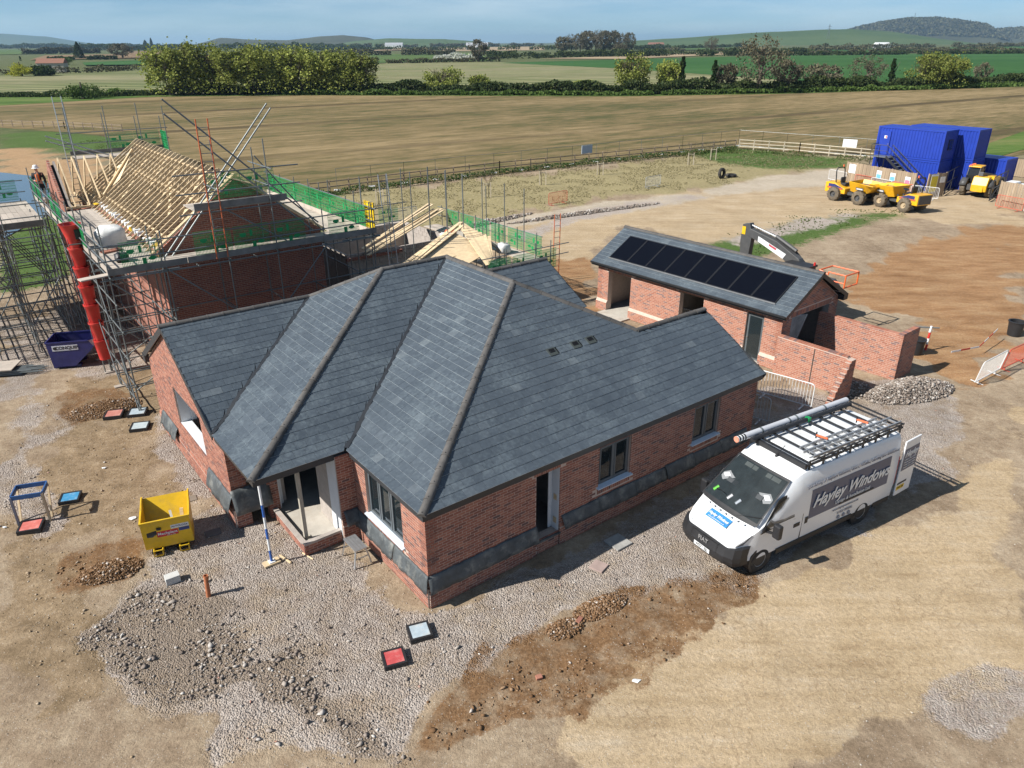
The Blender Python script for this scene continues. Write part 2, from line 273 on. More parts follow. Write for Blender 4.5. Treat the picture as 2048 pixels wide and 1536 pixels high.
FAR={
'strip':[(-149.1,222.7),(-229.5,346.0),(-186.6,433.3),(-87.7,520.1),(-63.9,600.7),(-7.5,560.5),(59.7,419.3),(108.9,323.2),(76.9,226.6),(64.4,213.4),(29.6,205.1),(-16.3,212.1),(-57.7,216.9),(-97.0,212.9)],
'crop':[(-7.1,532.9),(88.6,625.0),(258.6,775.5),(402.9,836.2),(599.2,898.2),(167.8,247.5),(117.4,239.6),(94.8,280.7),(57.5,403.6)],
'mid':[(-165.9,953.4),(-39.8,1050.6),(-11.5,591.6),(-93.3,533.4)],
'tanA':[(-175.4,2166.9),(110.1,2602.7),(58.5,1379.6),(-109.0,1249.1)],
'tanB':[(23.8,656.6),(106.9,754.9),(311.6,1099.6),(264.7,894.1),(88.6,625.0)],
'grnL':[(-1314.2,2009.0),(-1266.3,2206.7),(-641.7,1127.4),(-657.1,1001.6)],
'brnL':[(-539.4,936.6),(-490.4,1085.2),(-329.6,748.2),(-404.2,678.3)],
'grnL2':[(-300.5,565.2),(-290.2,657.9),(-220.0,504.5),(-258.6,488.5)],
'brnL2':[(-650.4,1366.1),(-673.9,1580.4),(-419.0,980.4),(-425.5,909.5)],
'grnR':[(463.1,1253.0),(1173.9,1765.0),(652.5,978.5),(328.0,857.0)],
'tanL3':[(-305.0,1968.9),(-178.8,2392.6),(-120.3,1607.1),(-224.0,1289.9)],
'grnfar':[(265.8,1666.5),(585.9,1985.8),(404.2,1368.3),(189.7,1142.9)],
'verge':[(-115.7,171.6),(-92.4,202.6),(-54.9,206.2),(28.5,197.3),(69.6,204.6),(160.5,236.4),(178.0,262.8),(117.4,239.6),(65.7,217.8),(30.1,209.1),(-58.3,219.1),(-98.9,217.3),(-135.1,201.4)],
'cut':[(58.5,96.9),(84.1,123.5),(68.8,100.1),(52.4,85.1),(51.0,85.2)],
}
ZN=['gravel','brown','mud','rust','pale','road','drygrass','grass','sand','stone','rubble']
def zone_w(X,Y,k):
    dist=np.hypot(X,Y); soft=np.clip(dist/60,.25,1.6)
    nz=(fbm(X*.7,Y*.7,5,5)-.5)*3.2*np.clip(dist/30,.6,2.5)*(.22 if k in('grass','stone','road') else 1)
    w=np.zeros(X.shape)
    for poly in ZONES[k]: w=np.maximum(w,np.clip((sdist(X,Y,poly)+nz)/(2*soft)+.5,0,1))
    return w
PADS=[] # flat building plots (x,y,r) kept level
def hz(X,Y,W):
    d=np.hypot(X,Y); near=np.clip((70-d)/40,0,1)
    z=(fbm(X*.55,Y*.55,4,3)-.5)*.10+(fbm(X*2.3,Y*2.3,3,9)-.5)*.045
    z=z*(.35+.65*np.maximum(np.maximum(W['gravel']*.6,W['brown']),np.maximum(W['mud'],W['stone'])))
    z=z+W['brown']*(fbm(X*3.1,Y*3.1,4,21)-.42)*.13+W['mud']*(fbm(X*2.2,Y*2.2,4,31)-.45)*.10+W['stone']*.08
    z=z+W['rust']*(fbm(X*.8,Y*.8,3,77)-.5)*.12
    a=R(31); s=X*math.cos(a)+Y*math.sin(a); t=-X*math.sin(a)+Y*math.cos(a)+.35*np.sin(s*.35)
    for t0,wd,dp in ((3.2,.22,.035),(5.0,.22,.03),(1.1,.25,.03),(6.6,.3,.02),(-1.3,.22,.025)):
        z=z-np.exp(-((t-t0)/wd)**2)*dp*W['pale']*(.6+.4*np.sin(s*22))*np.clip((fbm(s*.3,t*0+t0,3,13)-.3)*3,0,1)+np.exp(-((np.abs(t-t0)-wd*1.6)/.12)**2)*dp*.4*W['pale']
    return z*near-.02*near
def axis(lo,hi,d0,d1,step,far_lo,far_hi,g=1.09):
    a=list(np.arange(d0,d1+1e-6,step)); s=step; x=d1
    while x<far_hi: s=min(s*g,max(400,far_hi/14)); x+=s; a.append(x)
    s=step; x=d0
    while x>far_lo: s=min(s*g,max(400,-far_lo/14)); x-=s; a.insert(0,x)
    return np.array(a)
gx=axis(0,0,-20,26,.16,-16000,16000); gy=axis(0,0,9,34,.16,-300,24000)
GX,GY=np.meshgrid(gx,gy)
GW={k:zone_w(GX,GY,k) for k in ZN}
GZ=hz(GX,GY,GW)
def make_ground():
    ny,nx=GX.shape; me=bpy.data.meshes.new('ground')
    co=np.stack([GX,GY,GZ],-1).reshape(-1,3).astype(np.float32)
    idx=np.arange(ny*nx).reshape(ny,nx); q=np.stack([idx[:-1,:-1],idx[:-1,1:],idx[1:,1:],idx[1:,:-1]],-1).reshape(-1,4)
    me.vertices.add(len(co)); me.vertices.foreach_set('co',co.ravel()); me.loops.add(q.size); me.loops.foreach_set('vertex_index',q.ravel().astype(np.int32))
    me.polygons.add(len(q)); me.polygons.foreach_set('loop_start',np.arange(0,q.size,4,dtype=np.int32)); me.polygons.foreach_set('loop_total',np.full(len(q),4,np.int32))
    me.update(); me.validate()
    me.polygons.foreach_set('use_smooth',np.ones(len(q),bool))
    for nm,ks in (('za',ZN[0:4]),('zb',ZN[4:8]),('zc',ZN[8:11])):
        a=me.color_attributes.new(nm,'FLOAT_COLOR','POINT'); arr=np.ones((ny*nx,4),np.float32)
        for i in range(4): arr[:,i]=GW[ks[i]].ravel() if i<len(ks) else 0
        a.data.foreach_set('color',arr.ravel())
    m,nt,b=newmat('ground_soil'); N=nt.nodes.new; Lk=nt.links.new
    geo=N('ShaderNodeNewGeometry'); pos=geo.outputs['Position']
    def noise(scale,det=6,rough=.6,vec=None,w=None):
        n=N('ShaderNodeTexNoise'); n.inputs['Scale'].default_value=scale; n.inputs['Detail'].default_value=det; n.inputs['Roughness'].default_value=rough; Lk(vec or pos,n.inputs['Vector']); return n.outputs['Fac']
    def ramp(f,stops):
        c=N('ShaderNodeValToRGB'); el=c.color_ramp.elements
        while len(el)<len(stops): el.new(.5)
        for i,(p,k) in enumerate(stops): el[i].position=p; el[i].color=(*k,1)
        Lk(f,c.inputs[0]); return c.outputs[0]
    def mix(f,a,bb,mode='MIX'):
        x=N('ShaderNodeMixRGB'); x.blend_type=mode
        if isinstance(f,float): x.inputs[0].default_value=f
        else: Lk(f,x.inputs[0])
        Lk(a,x.inputs[1]); Lk(bb,x.inputs[2]); return x.outputs[0]
    def math_(op,a,bb):
        x=N('ShaderNodeMath'); x.operation=op
        for i,s in enumerate((a,bb)):
            if isinstance(s,float): x.inputs[i].default_value=s
            else: Lk(s,x.inputs[i])
        return x.outputs[0]
    att={}
    for nm,ks in (('za',ZN[0:4]),('zb',ZN[4:8]),('zc',ZN[8:11])):
        at=N('ShaderNodeAttribute'); at.attribute_name=nm; sp=N('ShaderNodeSeparateColor'); Lk(at.outputs['Color'],sp.inputs[0])
        outs=[sp.outputs[0],sp.outputs[1],sp.outputs[2],at.outputs['Alpha']]
        for i,k in enumerate(ks): att[k]=outs[i]
    big=noise(.35,7,.65); mid=noise(2.2,7,.62); fine=noise(14,6,.65); grit=noise(55,3,.6)
    vo=N('ShaderNodeTexVoronoi'); vo.inputs['Scale'].default_value=26; Lk(pos,vo.inputs['Vector'])
    vo2=N('ShaderNodeTexVoronoi'); vo2.inputs['Scale'].default_value=36; Lk(pos,vo2.inputs['Vector'])
    # ruts run along the haul road
    mp=N('ShaderNodeMapping'); mp.inputs['Rotation'].default_value=(0,0,-R(31)); mp.inputs['Scale'].default_value=(.22,2.4,1); Lk(pos,mp.inputs[0]); rut=noise(1.1,6,.6,mp.outputs[0])
    far=ramp(big,[(.3,(.075,.095,.035)),(.7,(.125,.135,.055))])
    dirt=ramp(math_('ADD',math_('MULTIPLY',mid,.5),math_('MULTIPLY',big,.5)),[(.32,(.215,.155,.10)),(.45,(.29,.215,.145)),(.55,(.355,.275,.19)),(.68,(.43,.345,.25))])
    pale=ramp(math_('ADD',math_('MULTIPLY',rut,.45),math_('MULTIPLY',noise(.55,9,.7),.55)),[(.33,(.31,.22,.13)),(.45,(.42,.315,.195)),(.55,(.47,.36,.235)),(.68,(.50,.41,.30))])
    st=N('ShaderNodeSeparateColor'); Lk(vo.outputs['Color'],st.inputs[0])
    grav=ramp(st.outputs[0],[(0,(.27,.225,.195)),(.4,(.37,.315,.275)),(.75,(.44,.385,.34)),(1,(.52,.47,.43))])
    grav=mix(.5,grav,ramp(mid,[(.3,(.31,.245,.20)),(.5,(.40,.335,.285)),(.7,(.48,.42,.37))]))
    brown=ramp(fine,[(.25,(.115,.062,.03)),(.5,(.20,.115,.058)),(.75,(.30,.185,.10))])
    mud=ramp(mid,[(.25,(.17,.12,.07)),(.5,(.27,.195,.12)),(.75,(.37,.28,.185))])
    mpr=N('ShaderNodeMapping'); mpr.inputs['Rotation'].default_value=(0,0,-R(25)); mpr.inputs['Scale'].default_value=(.45,1.3,1); Lk(pos,mpr.inputs[0]); rust=ramp(noise(.8,9,.68,mpr.outputs[0]),[(.3,(.215,.11,.05)),(.5,(.33,.19,.095)),(.7,(.42,.275,.15))])
    rubc=ramp(fine,[(.25,(.15,.11,.08)),(.5,(.25,.195,.145)),(.75,(.35,.285,.225))])
    road=ramp(mid,[(.3,(.42,.35,.265)),(.7,(.50,.43,.34))])
    dryg=ramp(noise(4,8,.75),[(.3,(.16,.155,.06)),(.46,(.285,.24,.12)),(.6,(.37,.305,.175)),(.75,(.42,.36,.22))])
    gras=ramp(noise(5,8,.75),[(.3,(.045,.085,.018)),(.55,(.085,.14,.032)),(.75,(.17,.19,.07))])
    sand=ramp(mid,[(.3,(.33,.205,.105)),(.7,(.45,.30,.17))])
    ln=N('ShaderNodeVectorMath'); ln.operation='LENGTH'; Lk(pos,ln.inputs[0]); mr=N('ShaderNodeMapRange'); mr.inputs[1].default_value=80; mr.inputs[2].default_value=130; Lk(ln.outputs['Value'],mr.inputs[0])
    col=mix(mr.outputs[0],dirt,far)
    for k,c,amp in (('rust',rust,.5),('pale',pale,.5),('sand',sand,.5),('drygrass',dryg,.9),('grass',gras,1.1),('road',road,.4),('mud',mud,.7),('gravel',grav,.8),('stone',grav,.8),('brown',brown,.8),('rubble',rubc,.6)):
        f=math_('ADD',att[k],math_('MULTIPLY',math_('SUBTRACT',math_('ADD',math_('MULTIPLY',fine,.5),math_('MULTIPLY',mid,.5)),.5),amp*2.4))
        r=N('ShaderNodeMapRange'); r.inputs[1].default_value=.38; r.inputs[2].default_value=.62; Lk(f,r.inputs[0])
        g=math_('MULTIPLY',r.outputs[0],.8) if k=='rubble' else r.outputs[0]
        g2=math_('MINIMUM',g,math_('MULTIPLY',att[k],8.)) if k!='rubble' else g
        if k in('gravel','brown'):
            pr=N('ShaderNodeMapRange'); pr.inputs[1].default_value=.36; pr.inputs[2].default_value=.54; pr.inputs[3].default_value=.25; Lk(noise(.75 if k=='gravel' else 1.6,8,.72),pr.inputs[0]); g2=math_('MULTIPLY',g2,pr.outputs[0])
        col=mix(g2,col,c)
    vc=N('ShaderNodeTexVoronoi'); vc.feature='DISTANCE_TO_EDGE'; vc.inputs['Scale'].default_value=3.2; Lk(pos,vc.inputs['Vector'])
    ck=math_('MULTIPLY',math_('LESS_THAN',vc.outputs['Distance'],.035),math_('MULTIPLY',att['pale'],math_('GREATER_THAN',noise(.4,5,.6),.54))); ckc=N('ShaderNodeRGB'); ckc.outputs[0].default_value=(.24,.16,.09,1); col=mix(math_('MULTIPLY',ck,.28),col,ckc.outputs[0])
    gr=ramp(math_('ADD',math_('MULTIPLY',grit,.5),math_('MULTIPLY',noise(9,7,.75),.5)),[(.36,(.62,.60,.57)),(.5,(1.0,1.0,1.0)),(.64,(1.28,1.27,1.25))]); col=mix(1.,col,gr,'MULTIPLY')
    # scattered pale and dark specks
    spk=N('ShaderNodeSeparateColor'); Lk(vo2.outputs['Color'],spk.inputs[0])
    f=math_('MULTIPLY',math_('GREATER_THAN',spk.outputs[1],.955),.5); rgb=N('ShaderNodeRGB'); rgb.outputs[0].default_value=(.55,.52,.48,1); col=mix(math_('MULTIPLY',f,math_('LESS_THAN',vo2.outputs['Distance'],.4)),col,rgb.outputs[0])
    hs=N('ShaderNodeHueSaturation'); Lk(col,hs.inputs['Color']); hv=N('ShaderNodeMapRange'); hv.inputs[1].default_value=.3; hv.inputs[2].default_value=.7; hv.inputs[3].default_value=.88; hv.inputs[4].default_value=1.1; Lk(big,hv.inputs[0]); Lk(hv.outputs[0],hs.inputs['Value'])
    Lk(hs.outputs[0],b.inputs['Base Color']); b.inputs['Roughness'].default_value=.95; b.inputs['Specular IOR Level'].default_value=.15
    hgt=math_('ADD',math_('MULTIPLY',fine,.5),math_('ADD',math_('MULTIPLY',grit,.25),math_('MULTIPLY',vo.outputs['Distance'],math_('MULTIPLY',att['gravel'],-.9))))
    bp=N('ShaderNodeBump'); bp.inputs['Strength'].default_value=.9; bp.inputs['Distance'].default_value=.06; Lk(hgt,bp.inputs['Height']); Lk(bp.outputs[0],b.inputs['Normal'])
    o=mkobj('ground',me,m); o['label']='bare sandy and gravelly ground of the building site'; struct(o)
make_ground()
def gz(x,y):
    i=int(np.clip(np.searchsorted(gy,y)-1,0,len(gy)-2)); j=int(np.clip(np.searchsorted(gx,x)-1,0,len(gx)-2))
    ty=(y-gy[i])/(gy[i+1]-gy[i]); tx=(x-gx[j])/(gx[j+1]-gx[j])
    return float((GZ[i,j]*(1-tx)+GZ[i,j+1]*tx)*(1-ty)+(GZ[i+1,j]*(1-tx)+GZ[i+1,j+1]*tx)*ty)
# ---------------------------------------------------------------- fields
def field_mat(name,c1,c2,c3,ang,rows,rowamt,lines=0.,lw=.06,lcol=None,patch=.02,always=False):
    m,nt,b=newmat(name); N=nt.nodes.new; Lk=nt.links.new
    geo=N('ShaderNodeNewGeometry'); mp=N('ShaderNodeMapping'); mp.inputs['Rotation'].default_value=(0,0,-R(ang)); Lk(geo.outputs['Position'],mp.inputs[0])
    mq=N('ShaderNodeMapping'); mq.inputs['Scale'].default_value=(.25,1,1); Lk(mp.outputs[0],mq.inputs[0])
    n1=N('ShaderNodeTexNoise'); n1.inputs['Scale'].default_value=patch; n1.inputs['Detail'].default_value=8; n1.inputs['Roughness'].default_value=.68; Lk(mq.outputs[0],n1.inputs['Vector'])
    n2=N('ShaderNodeTexNoise'); n2.inputs['Scale'].default_value=.55 if name=='stubble' else .3; n2.inputs['Detail'].default_value=7; n2.inputs['Roughness'].default_value=.75; Lk(mq.outputs[0],n2.inputs['Vector'])
    ad=N('ShaderNodeMath'); ad.operation='ADD'; Lk(n1.outputs['Fac'],ad.inputs[0]); Lk(n2.outputs['Fac'],ad.inputs[1]); dv=N('ShaderNodeMath'); dv.operation='MULTIPLY'; dv.inputs[1].default_value=.5; Lk(ad.outputs[0],dv.inputs[0])
    cr=N('ShaderNodeValToRGB'); el=cr.color_ramp.elements; el.new(.5)
    for i,(p,c) in enumerate(((.42,c1),(.5,c2),(.58,c3))): el[i].position=p; el[i].color=(*c,1)
    Lk(dv.outputs[0],cr.inputs[0]); last=cr.outputs[0]
    wv=N('ShaderNodeTexWave'); wv.bands_direction='Y'; wv.inputs['Scale'].default_value=rows; wv.inputs['Distortion'].default_value=.6; wv.inputs['Detail'].default_value=2; Lk(mp.outputs[0],wv.inputs['Vector'])
    mr=N('ShaderNodeMapRange'); mr.inputs[3].default_value=1-rowamt; mr.inputs[4].default_value=1+rowamt; Lk(wv.outputs['Fac'],mr.inputs[0])
    hs=N('ShaderNodeHueSaturation'); Lk(last,hs.inputs['Color']); Lk(mr.outputs[0],hs.inputs['Value']); last=hs.outputs[0]
    if lines:
        w2=N('ShaderNodeTexWave'); w2.bands_direction='Y'; w2.inputs['Scale'].default_value=lines; w2.inputs['Distortion'].default_value=.35; w2.inputs['Detail'].default_value=3; w2.inputs['Detail Scale'].default_value=.5; Lk(mp.outputs[0],w2.inputs['Vector'])
        gt=N('ShaderNodeMapRange'); gt.inputs[1].default_value=1-lw*2; gt.inputs[2].default_value=1-lw*.4; Lk(w2.outputs['Fac'],gt.inputs[0])
        n4=N('ShaderNodeTexNoise'); n4.inputs['Scale'].default_value=.05; n4.inputs['Detail'].default_value=4; Lk(mq.outputs[0],n4.inputs['Vector']); r4=N('ShaderNodeMapRange'); r4.inputs[1].default_value=.42; r4.inputs[2].default_value=.56; r4.inputs[4].default_value=.8; r4.inputs[3].default_value=.8 if always else 0; Lk(n4.outputs['Fac'],r4.inputs[0])
        ml=N('ShaderNodeMath'); ml.operation='MULTIPLY'; Lk(gt.outputs[0],ml.inputs[0]); Lk(r4.outputs[0],ml.inputs[1])
        mx=N('ShaderNodeMixRGB'); mx.inputs[2].default_value=(*(lcol or (.08,.055,.03)),1); Lk(ml.outputs[0],mx.inputs[0]); Lk(last,mx.inputs[1]); last=mx.outputs[0]
    Lk(last,b.inputs['Base Color']); b.inputs['Roughness'].default_value=.95; b.inputs['Specular IOR Level'].default_value=.1
    return m
def sheet(name,poly,z,mat,label):
    mb=MB(); mb.quad(*[(x,y,z) for x,y in poly]); o=mb.obj(name,mat,fix=True)
    bm=bmesh.new(); bm.from_mesh(o.data); bmesh.ops.triangulate(bm,faces=bm.faces)
    for f in bm.faces:
        if f.normal.z<0: f.normal_flip()
    bm.to_mesh(o.data); bm.free(); o['label']=label; return struct(o)
FM={}
FM['stub']=field_mat('stubble',(.085,.085,.034),(.19,.142,.070),(.285,.212,.112),33.4,.75,.14,.0085,.02,(.075,.055,.03),.03)
FM['strip']=field_mat('strips',(.15,.17,.07),(.23,.225,.115),(.32,.28,.17),11.4,.03,.25,.026,.16,(.05,.075,.02),.02,True)
FM['crop']=field_mat('crop',(.03,.085,.022),(.042,.11,.028),(.06,.13,.04),11.,.3,.06,.0,patch=.008)
FM['green']=field_mat('green',(.06,.10,.03),(.085,.135,.04),(.11,.15,.05),8.,.2,.08,patch=.01)
FM['tan']=field_mat('tan',(.27,.20,.125),(.35,.265,.17),(.39,.30,.20),5.,.2,.08,patch=.01)
FM['brn']=field_mat('brn',(.17,.115,.065),(.22,.15,.085),(.26,.18,.11),5.,.2,.08,patch=.01)
FM['verge']=field_mat('verge',(.055,.10,.02),(.095,.155,.035),(.16,.18,.06),12.,.8,.12,patch=.05)
sheet('stubble_field',[(-260,118),(-130,120),(-85,128),(-62,116),(-42,96),(-24,71),(-17.9,67.3),(28.4,97.8),(40,90),(52,84.2),(62,92),(90,88),(170,80),(330,110),(330,262),(153,234),(108,217),(64,209),(29,201),(-16,208),(-57,212),(-96,208),(-120,182),(-300,150)],.03,FM['stub'],'wide ploughed stubble field behind the site')
sheet('grass_verge',FAR['verge'],.06,FM['verge'],'rough green grass verge along the hedge beyond the stubble field')
sheet('grass_cut',FAR['cut'],.07,FM['verge'],'bright green grass strip beyond the blue cabins')
sheet('strip_field',FAR['strip'],.10,FM['strip'],'strip field of green and pale bands beyond the hedge')
sheet('crop_field',FAR['crop'],.16,FM['crop'],'bright green crop field beyond the hedge on the right')
for i,(k,mt,lb) in enumerate((('mid','green','dull green pasture in the middle distance'),('tanA','tan','pale ploughed field left of the tree clump'),('tanB','tan','pale bare strip of field behind the green crop'),('grnL','green','green pasture at the far left'),('brnL','brn','brown ploughed field at the far left'),('grnL2','crop','narrow green field left of the willows'),('brnL2','brn','small brown field below the far left hill'),('grnR','crop','green field below the wooded hill'),('tanL3','tan','pale field in front of the farm buildings'),('grnfar','green','green slope behind the tree clump'))):
    sheet('far_field',FAR[k],.25+.1*i,FM[mt],lb)
# ---------------------------------------------------------------- gravel and rubble
def icos(n,rad,sq=(1,1,.7)):
    base=np.array([(1,0,0),(-1,0,0),(0,1,0),(0,-1,0),(0,0,1),(0,0,-1),(.62,.62,.5),(-.62,.62,.5),(-.62,-.62,.5),(.62,-.62,.5)],float)
    F=np.array([(0,6,9),(0,2,6),(2,7,6),(2,1,7),(1,8,7),(1,3,8),(3,9,8),(3,0,9),(4,6,7),(4,7,8),(4,8,9),(4,9,6),(0,5,2),(2,5,1),(1,5,3),(3,5,0)])
    a=rng.uniform(0,2*np.pi,n); ca,sa=np.cos(a),np.sin(a)
    V=np.repeat(base[None],n,0)*rng.uniform(.45,1.35,(n,len(base),1))*np.array(sq)*rng.uniform(.45,1.4,(n,1,3))
    V=V*rad[:,None,None]; x=V[...,0]*ca[:,None]-V[...,1]*sa[:,None]; y=V[...,0]*sa[:,None]+V[...,1]*ca[:,None]; V[...,0]=x; V[...,1]=y
    return V,F
def gzv(X,Y):
    i=np.clip(np.searchsorted(gy,Y)-1,0,len(gy)-2); j=np.clip(np.searchsorted(gx,X)-1,0,len(gx)-2); ty=(Y-gy[i])/(gy[i+1]-gy[i]); tx=(X-gx[j])/(gx[j+1]-gx[j])
    return (GZ[i,j]*(1-tx)+GZ[i,j+1]*tx)*(1-ty)+(GZ[i+1,j]*(1-tx)+GZ[i+1,j+1]*tx)*ty
def scatter(name,X,Y,rad,mat,label,zoff=0.,sink=.25):
    n=len(X); V,F=icos(n,rad); V[...,0]+=X[:,None]; V[...,1]+=Y[:,None]; V[...,2]+=(gzv(X,Y)+rad*(.6-sink)+zoff)[:,None]
    k=V.shape[1]; fs=(F[None]+np.arange(n)[:,None,None]*k).reshape(-1,3)
    me=bpy.data.meshes.new(name); me.vertices.add(n*k); me.vertices.foreach_set('co',V.reshape(-1).astype(np.float32)); me.loops.add(fs.size); me.loops.foreach_set('vertex_index',fs.ravel().astype(np.int32))
    me.polygons.add(len(fs)); me.polygons.foreach_set('loop_start',np.arange(0,fs.size,3,dtype=np.int32)); me.polygons.foreach_set('loop_total',np.full(len(fs),3,np.int32)); me.update()
    o=mkobj(name,me,mat); o['kind']='stuff'; o['label']=label; return o
E0W=np.array([EX,EY])
def inbld(X,Y):
    ru=(X-EX)*UX+(Y-EY)*UY; rv=-(X-EX)*UY+(Y-EY)*UX
    a=(ru>.05)&(ru<12.6)&(rv>.05)&(rv<14.2); b=(ru>-1.45)&(ru<.2)&(rv>3.8)&(rv<14.2); c=(ru>-2.5)&(ru<-1.4)&(rv>5.9)&(rv<14.2); d=(ru>18.3)&(ru<23.5)&(rv>3.2)&(rv<14); e=(ru>-.9)&(ru<6)&(rv>17.3)&(rv<33)
    return a|b|c|d|e
def pick(n,box,wf):
    X=rng.uniform(box[0],box[1],n); Y=rng.uniform(box[2],box[3],n); w=wf(X,Y); k=(rng.uniform(0,1,n)<w)&~inbld(X,Y); return X[k],Y[k]
def wz(X,Y,k):
    i=np.clip(np.searchsorted(gy,Y)-1,0,len(gy)-2); j=np.clip(np.searchsorted(gx,X)-1,0,len(gx)-2); return GW[k][i,j]
GV=[(0,(.23,.19,.165)),(.35,(.335,.285,.25)),(.7,(.42,.37,.33)),(.95,(.50,.46,.42)),(.98,(.40,.2,.14)),(1,(.62,.6,.57))]
M['gravel']=palette('gravel_stones',GV,.9,'island',40,.15,.25,0)
RB=[(0,(.17,.135,.11)),(.4,(.27,.22,.185)),(.75,(.36,.31,.265)),(.95,(.46,.42,.38)),(1,(.6,.57,.53))]
M['rubst']=palette('rubble_stones',RB,.9,'island',40,.15,.25,0)
BC=[(0,(.13,.07,.035)),(.5,(.22,.13,.07)),(.9,(.32,.21,.13)),(1,(.55,.5,.45))]
M['clod']=palette('soil_clods',BC,.95,'island',30,.2,.1,0)
TC=[(0,(.26,.19,.12)),(.5,(.36,.27,.18)),(.85,(.44,.36,.27)),(1,(.6,.56,.5))]
M['tanst']=palette('tan_stones',TC,.95,'island',30,.2,.1,0)
def near_fade(Y): return np.clip((30-Y)/12,.15,1)
x,y=pick(100000,(-18,19,9.2,30),lambda X,Y:np.clip(wz(X,Y,'gravel')*1.1-.05,0,1)*near_fade(Y)*(1-.7*wz(X,Y,'brown'))*np.clip((fbm(X*.8,Y*.8,4,61)-.3)*3.2,.08,1))
scatter('gravel',x,y,rng.gamma(2.6,.0048,len(x)).clip(.006,.040),M['gravel'],'loose grey pink gravel around the bungalow')
x,y=pick(30000,(-14,0,9.2,16),lambda X,Y:(wz(X,Y,'rubble')*.75+.05*wz(X,Y,'gravel'))*np.clip((fbm(X*.9,Y*.9,4,71)-.28)*3,.05,1))
scatter('rubble_stones',x,y,rng.gamma(2.4,.0095,len(x)).clip(.010,.07),M['rubst'],'coarse broken stone rubble in the front left')
x,y=pick(16000,(-18,12,9,20),lambda X,Y:np.clip(wz(X,Y,'brown'),0,1)*(fbm(X*1.5,Y*1.5,3,4)>.5))
scatter('soil_clods',x,y,rng.gamma(2.2,.0095,len(x)).clip(.009,.075),M['clod'],'dark brown clods of dug soil')
x,y=pick(60000,(-22,26,9,34),lambda X,Y:np.clip(.10+.8*wz(X,Y,'mud')-wz(X,Y,'pale')*.09,0,1)*near_fade(Y))
scatter('small_stones',x,y,rng.gamma(2.0,.0062,len(x)).clip(.005,.05),M['tanst'],'small stones strewn over the tan dirt')
# heaps of broken stone
def heap(name,cx,cy,rx,ry,rot,h,n,mat,label,rad=.05):
    a=rng.uniform(0,2*np.pi,n); r=np.sqrt(rng.uniform(0,1,n)); lx,ly=r*np.cos(a)*rx,r*np.sin(a)*ry; X=cx+lx*math.cos(rot)-ly*math.sin(rot); Y=cy+lx*math.sin(rot)+ly*math.cos(rot)
    nz=fbm(X*1.3,Y*1.3,3,8); z=h*(1-r**2)*(.5+nz); o=scatter(name,X,Y,rng.gamma(3,rad/3,n).clip(rad*.4,rad*2.4),mat,label,z,0.2); return o
p=S(21.2,-1.0); heap('rubble_heap',p.x,p.y,2.1,.9,TH-.3,.42,7000,M['rubst'],'heap of grey broken stone in front of the far garden wall',.028)
p=S(19.6,.6); heap('rubble_heap',p.x,p.y,1.0,.8,TH,.16,1500,M['rubst'],'low spill of stone between the two garden walls',.028)
p=S(24,33); heap('stone_bund',p.x,p.y,6.5,.5,TH+.1,.16,2600,M['rubst'],'low bund of stones along the curving haul road',.05)
p=S(34,31); heap('stone_bund',p.x,p.y,7.5,.45,TH-.12,.14,2600,M['rubst'],'far end of the low stone bund along the haul road',.05)
for i,(px,py,rx,ry,hh,nn,lb) in enumerate(((2.1,13.9,.75,.35,.16,500,'clumps of dark brown clods beside the gravel near the van'),(1.2,13.2,.5,.3,.12,260,'clods of brown soil nearest the dug patch'),(-15.2,24.6,1.3,.8,.3,900,'mound of dug earth beside the blue skip'),(-10.4,15.3,.8,.5,.22,500,'mound of dug earth behind the yellow skip'))):
    heap('soil_heap',px,py,rx,ry,.5,hh*.55,nn*5,M['clod'],lb,.018)
p=S(16.6,17.5); heap('soil_heap',p.x,p.y,1.6,1.0,TH,.8,4000,M['clod'],'spoil heap of dark soil between the bungalow and the garage',.045)
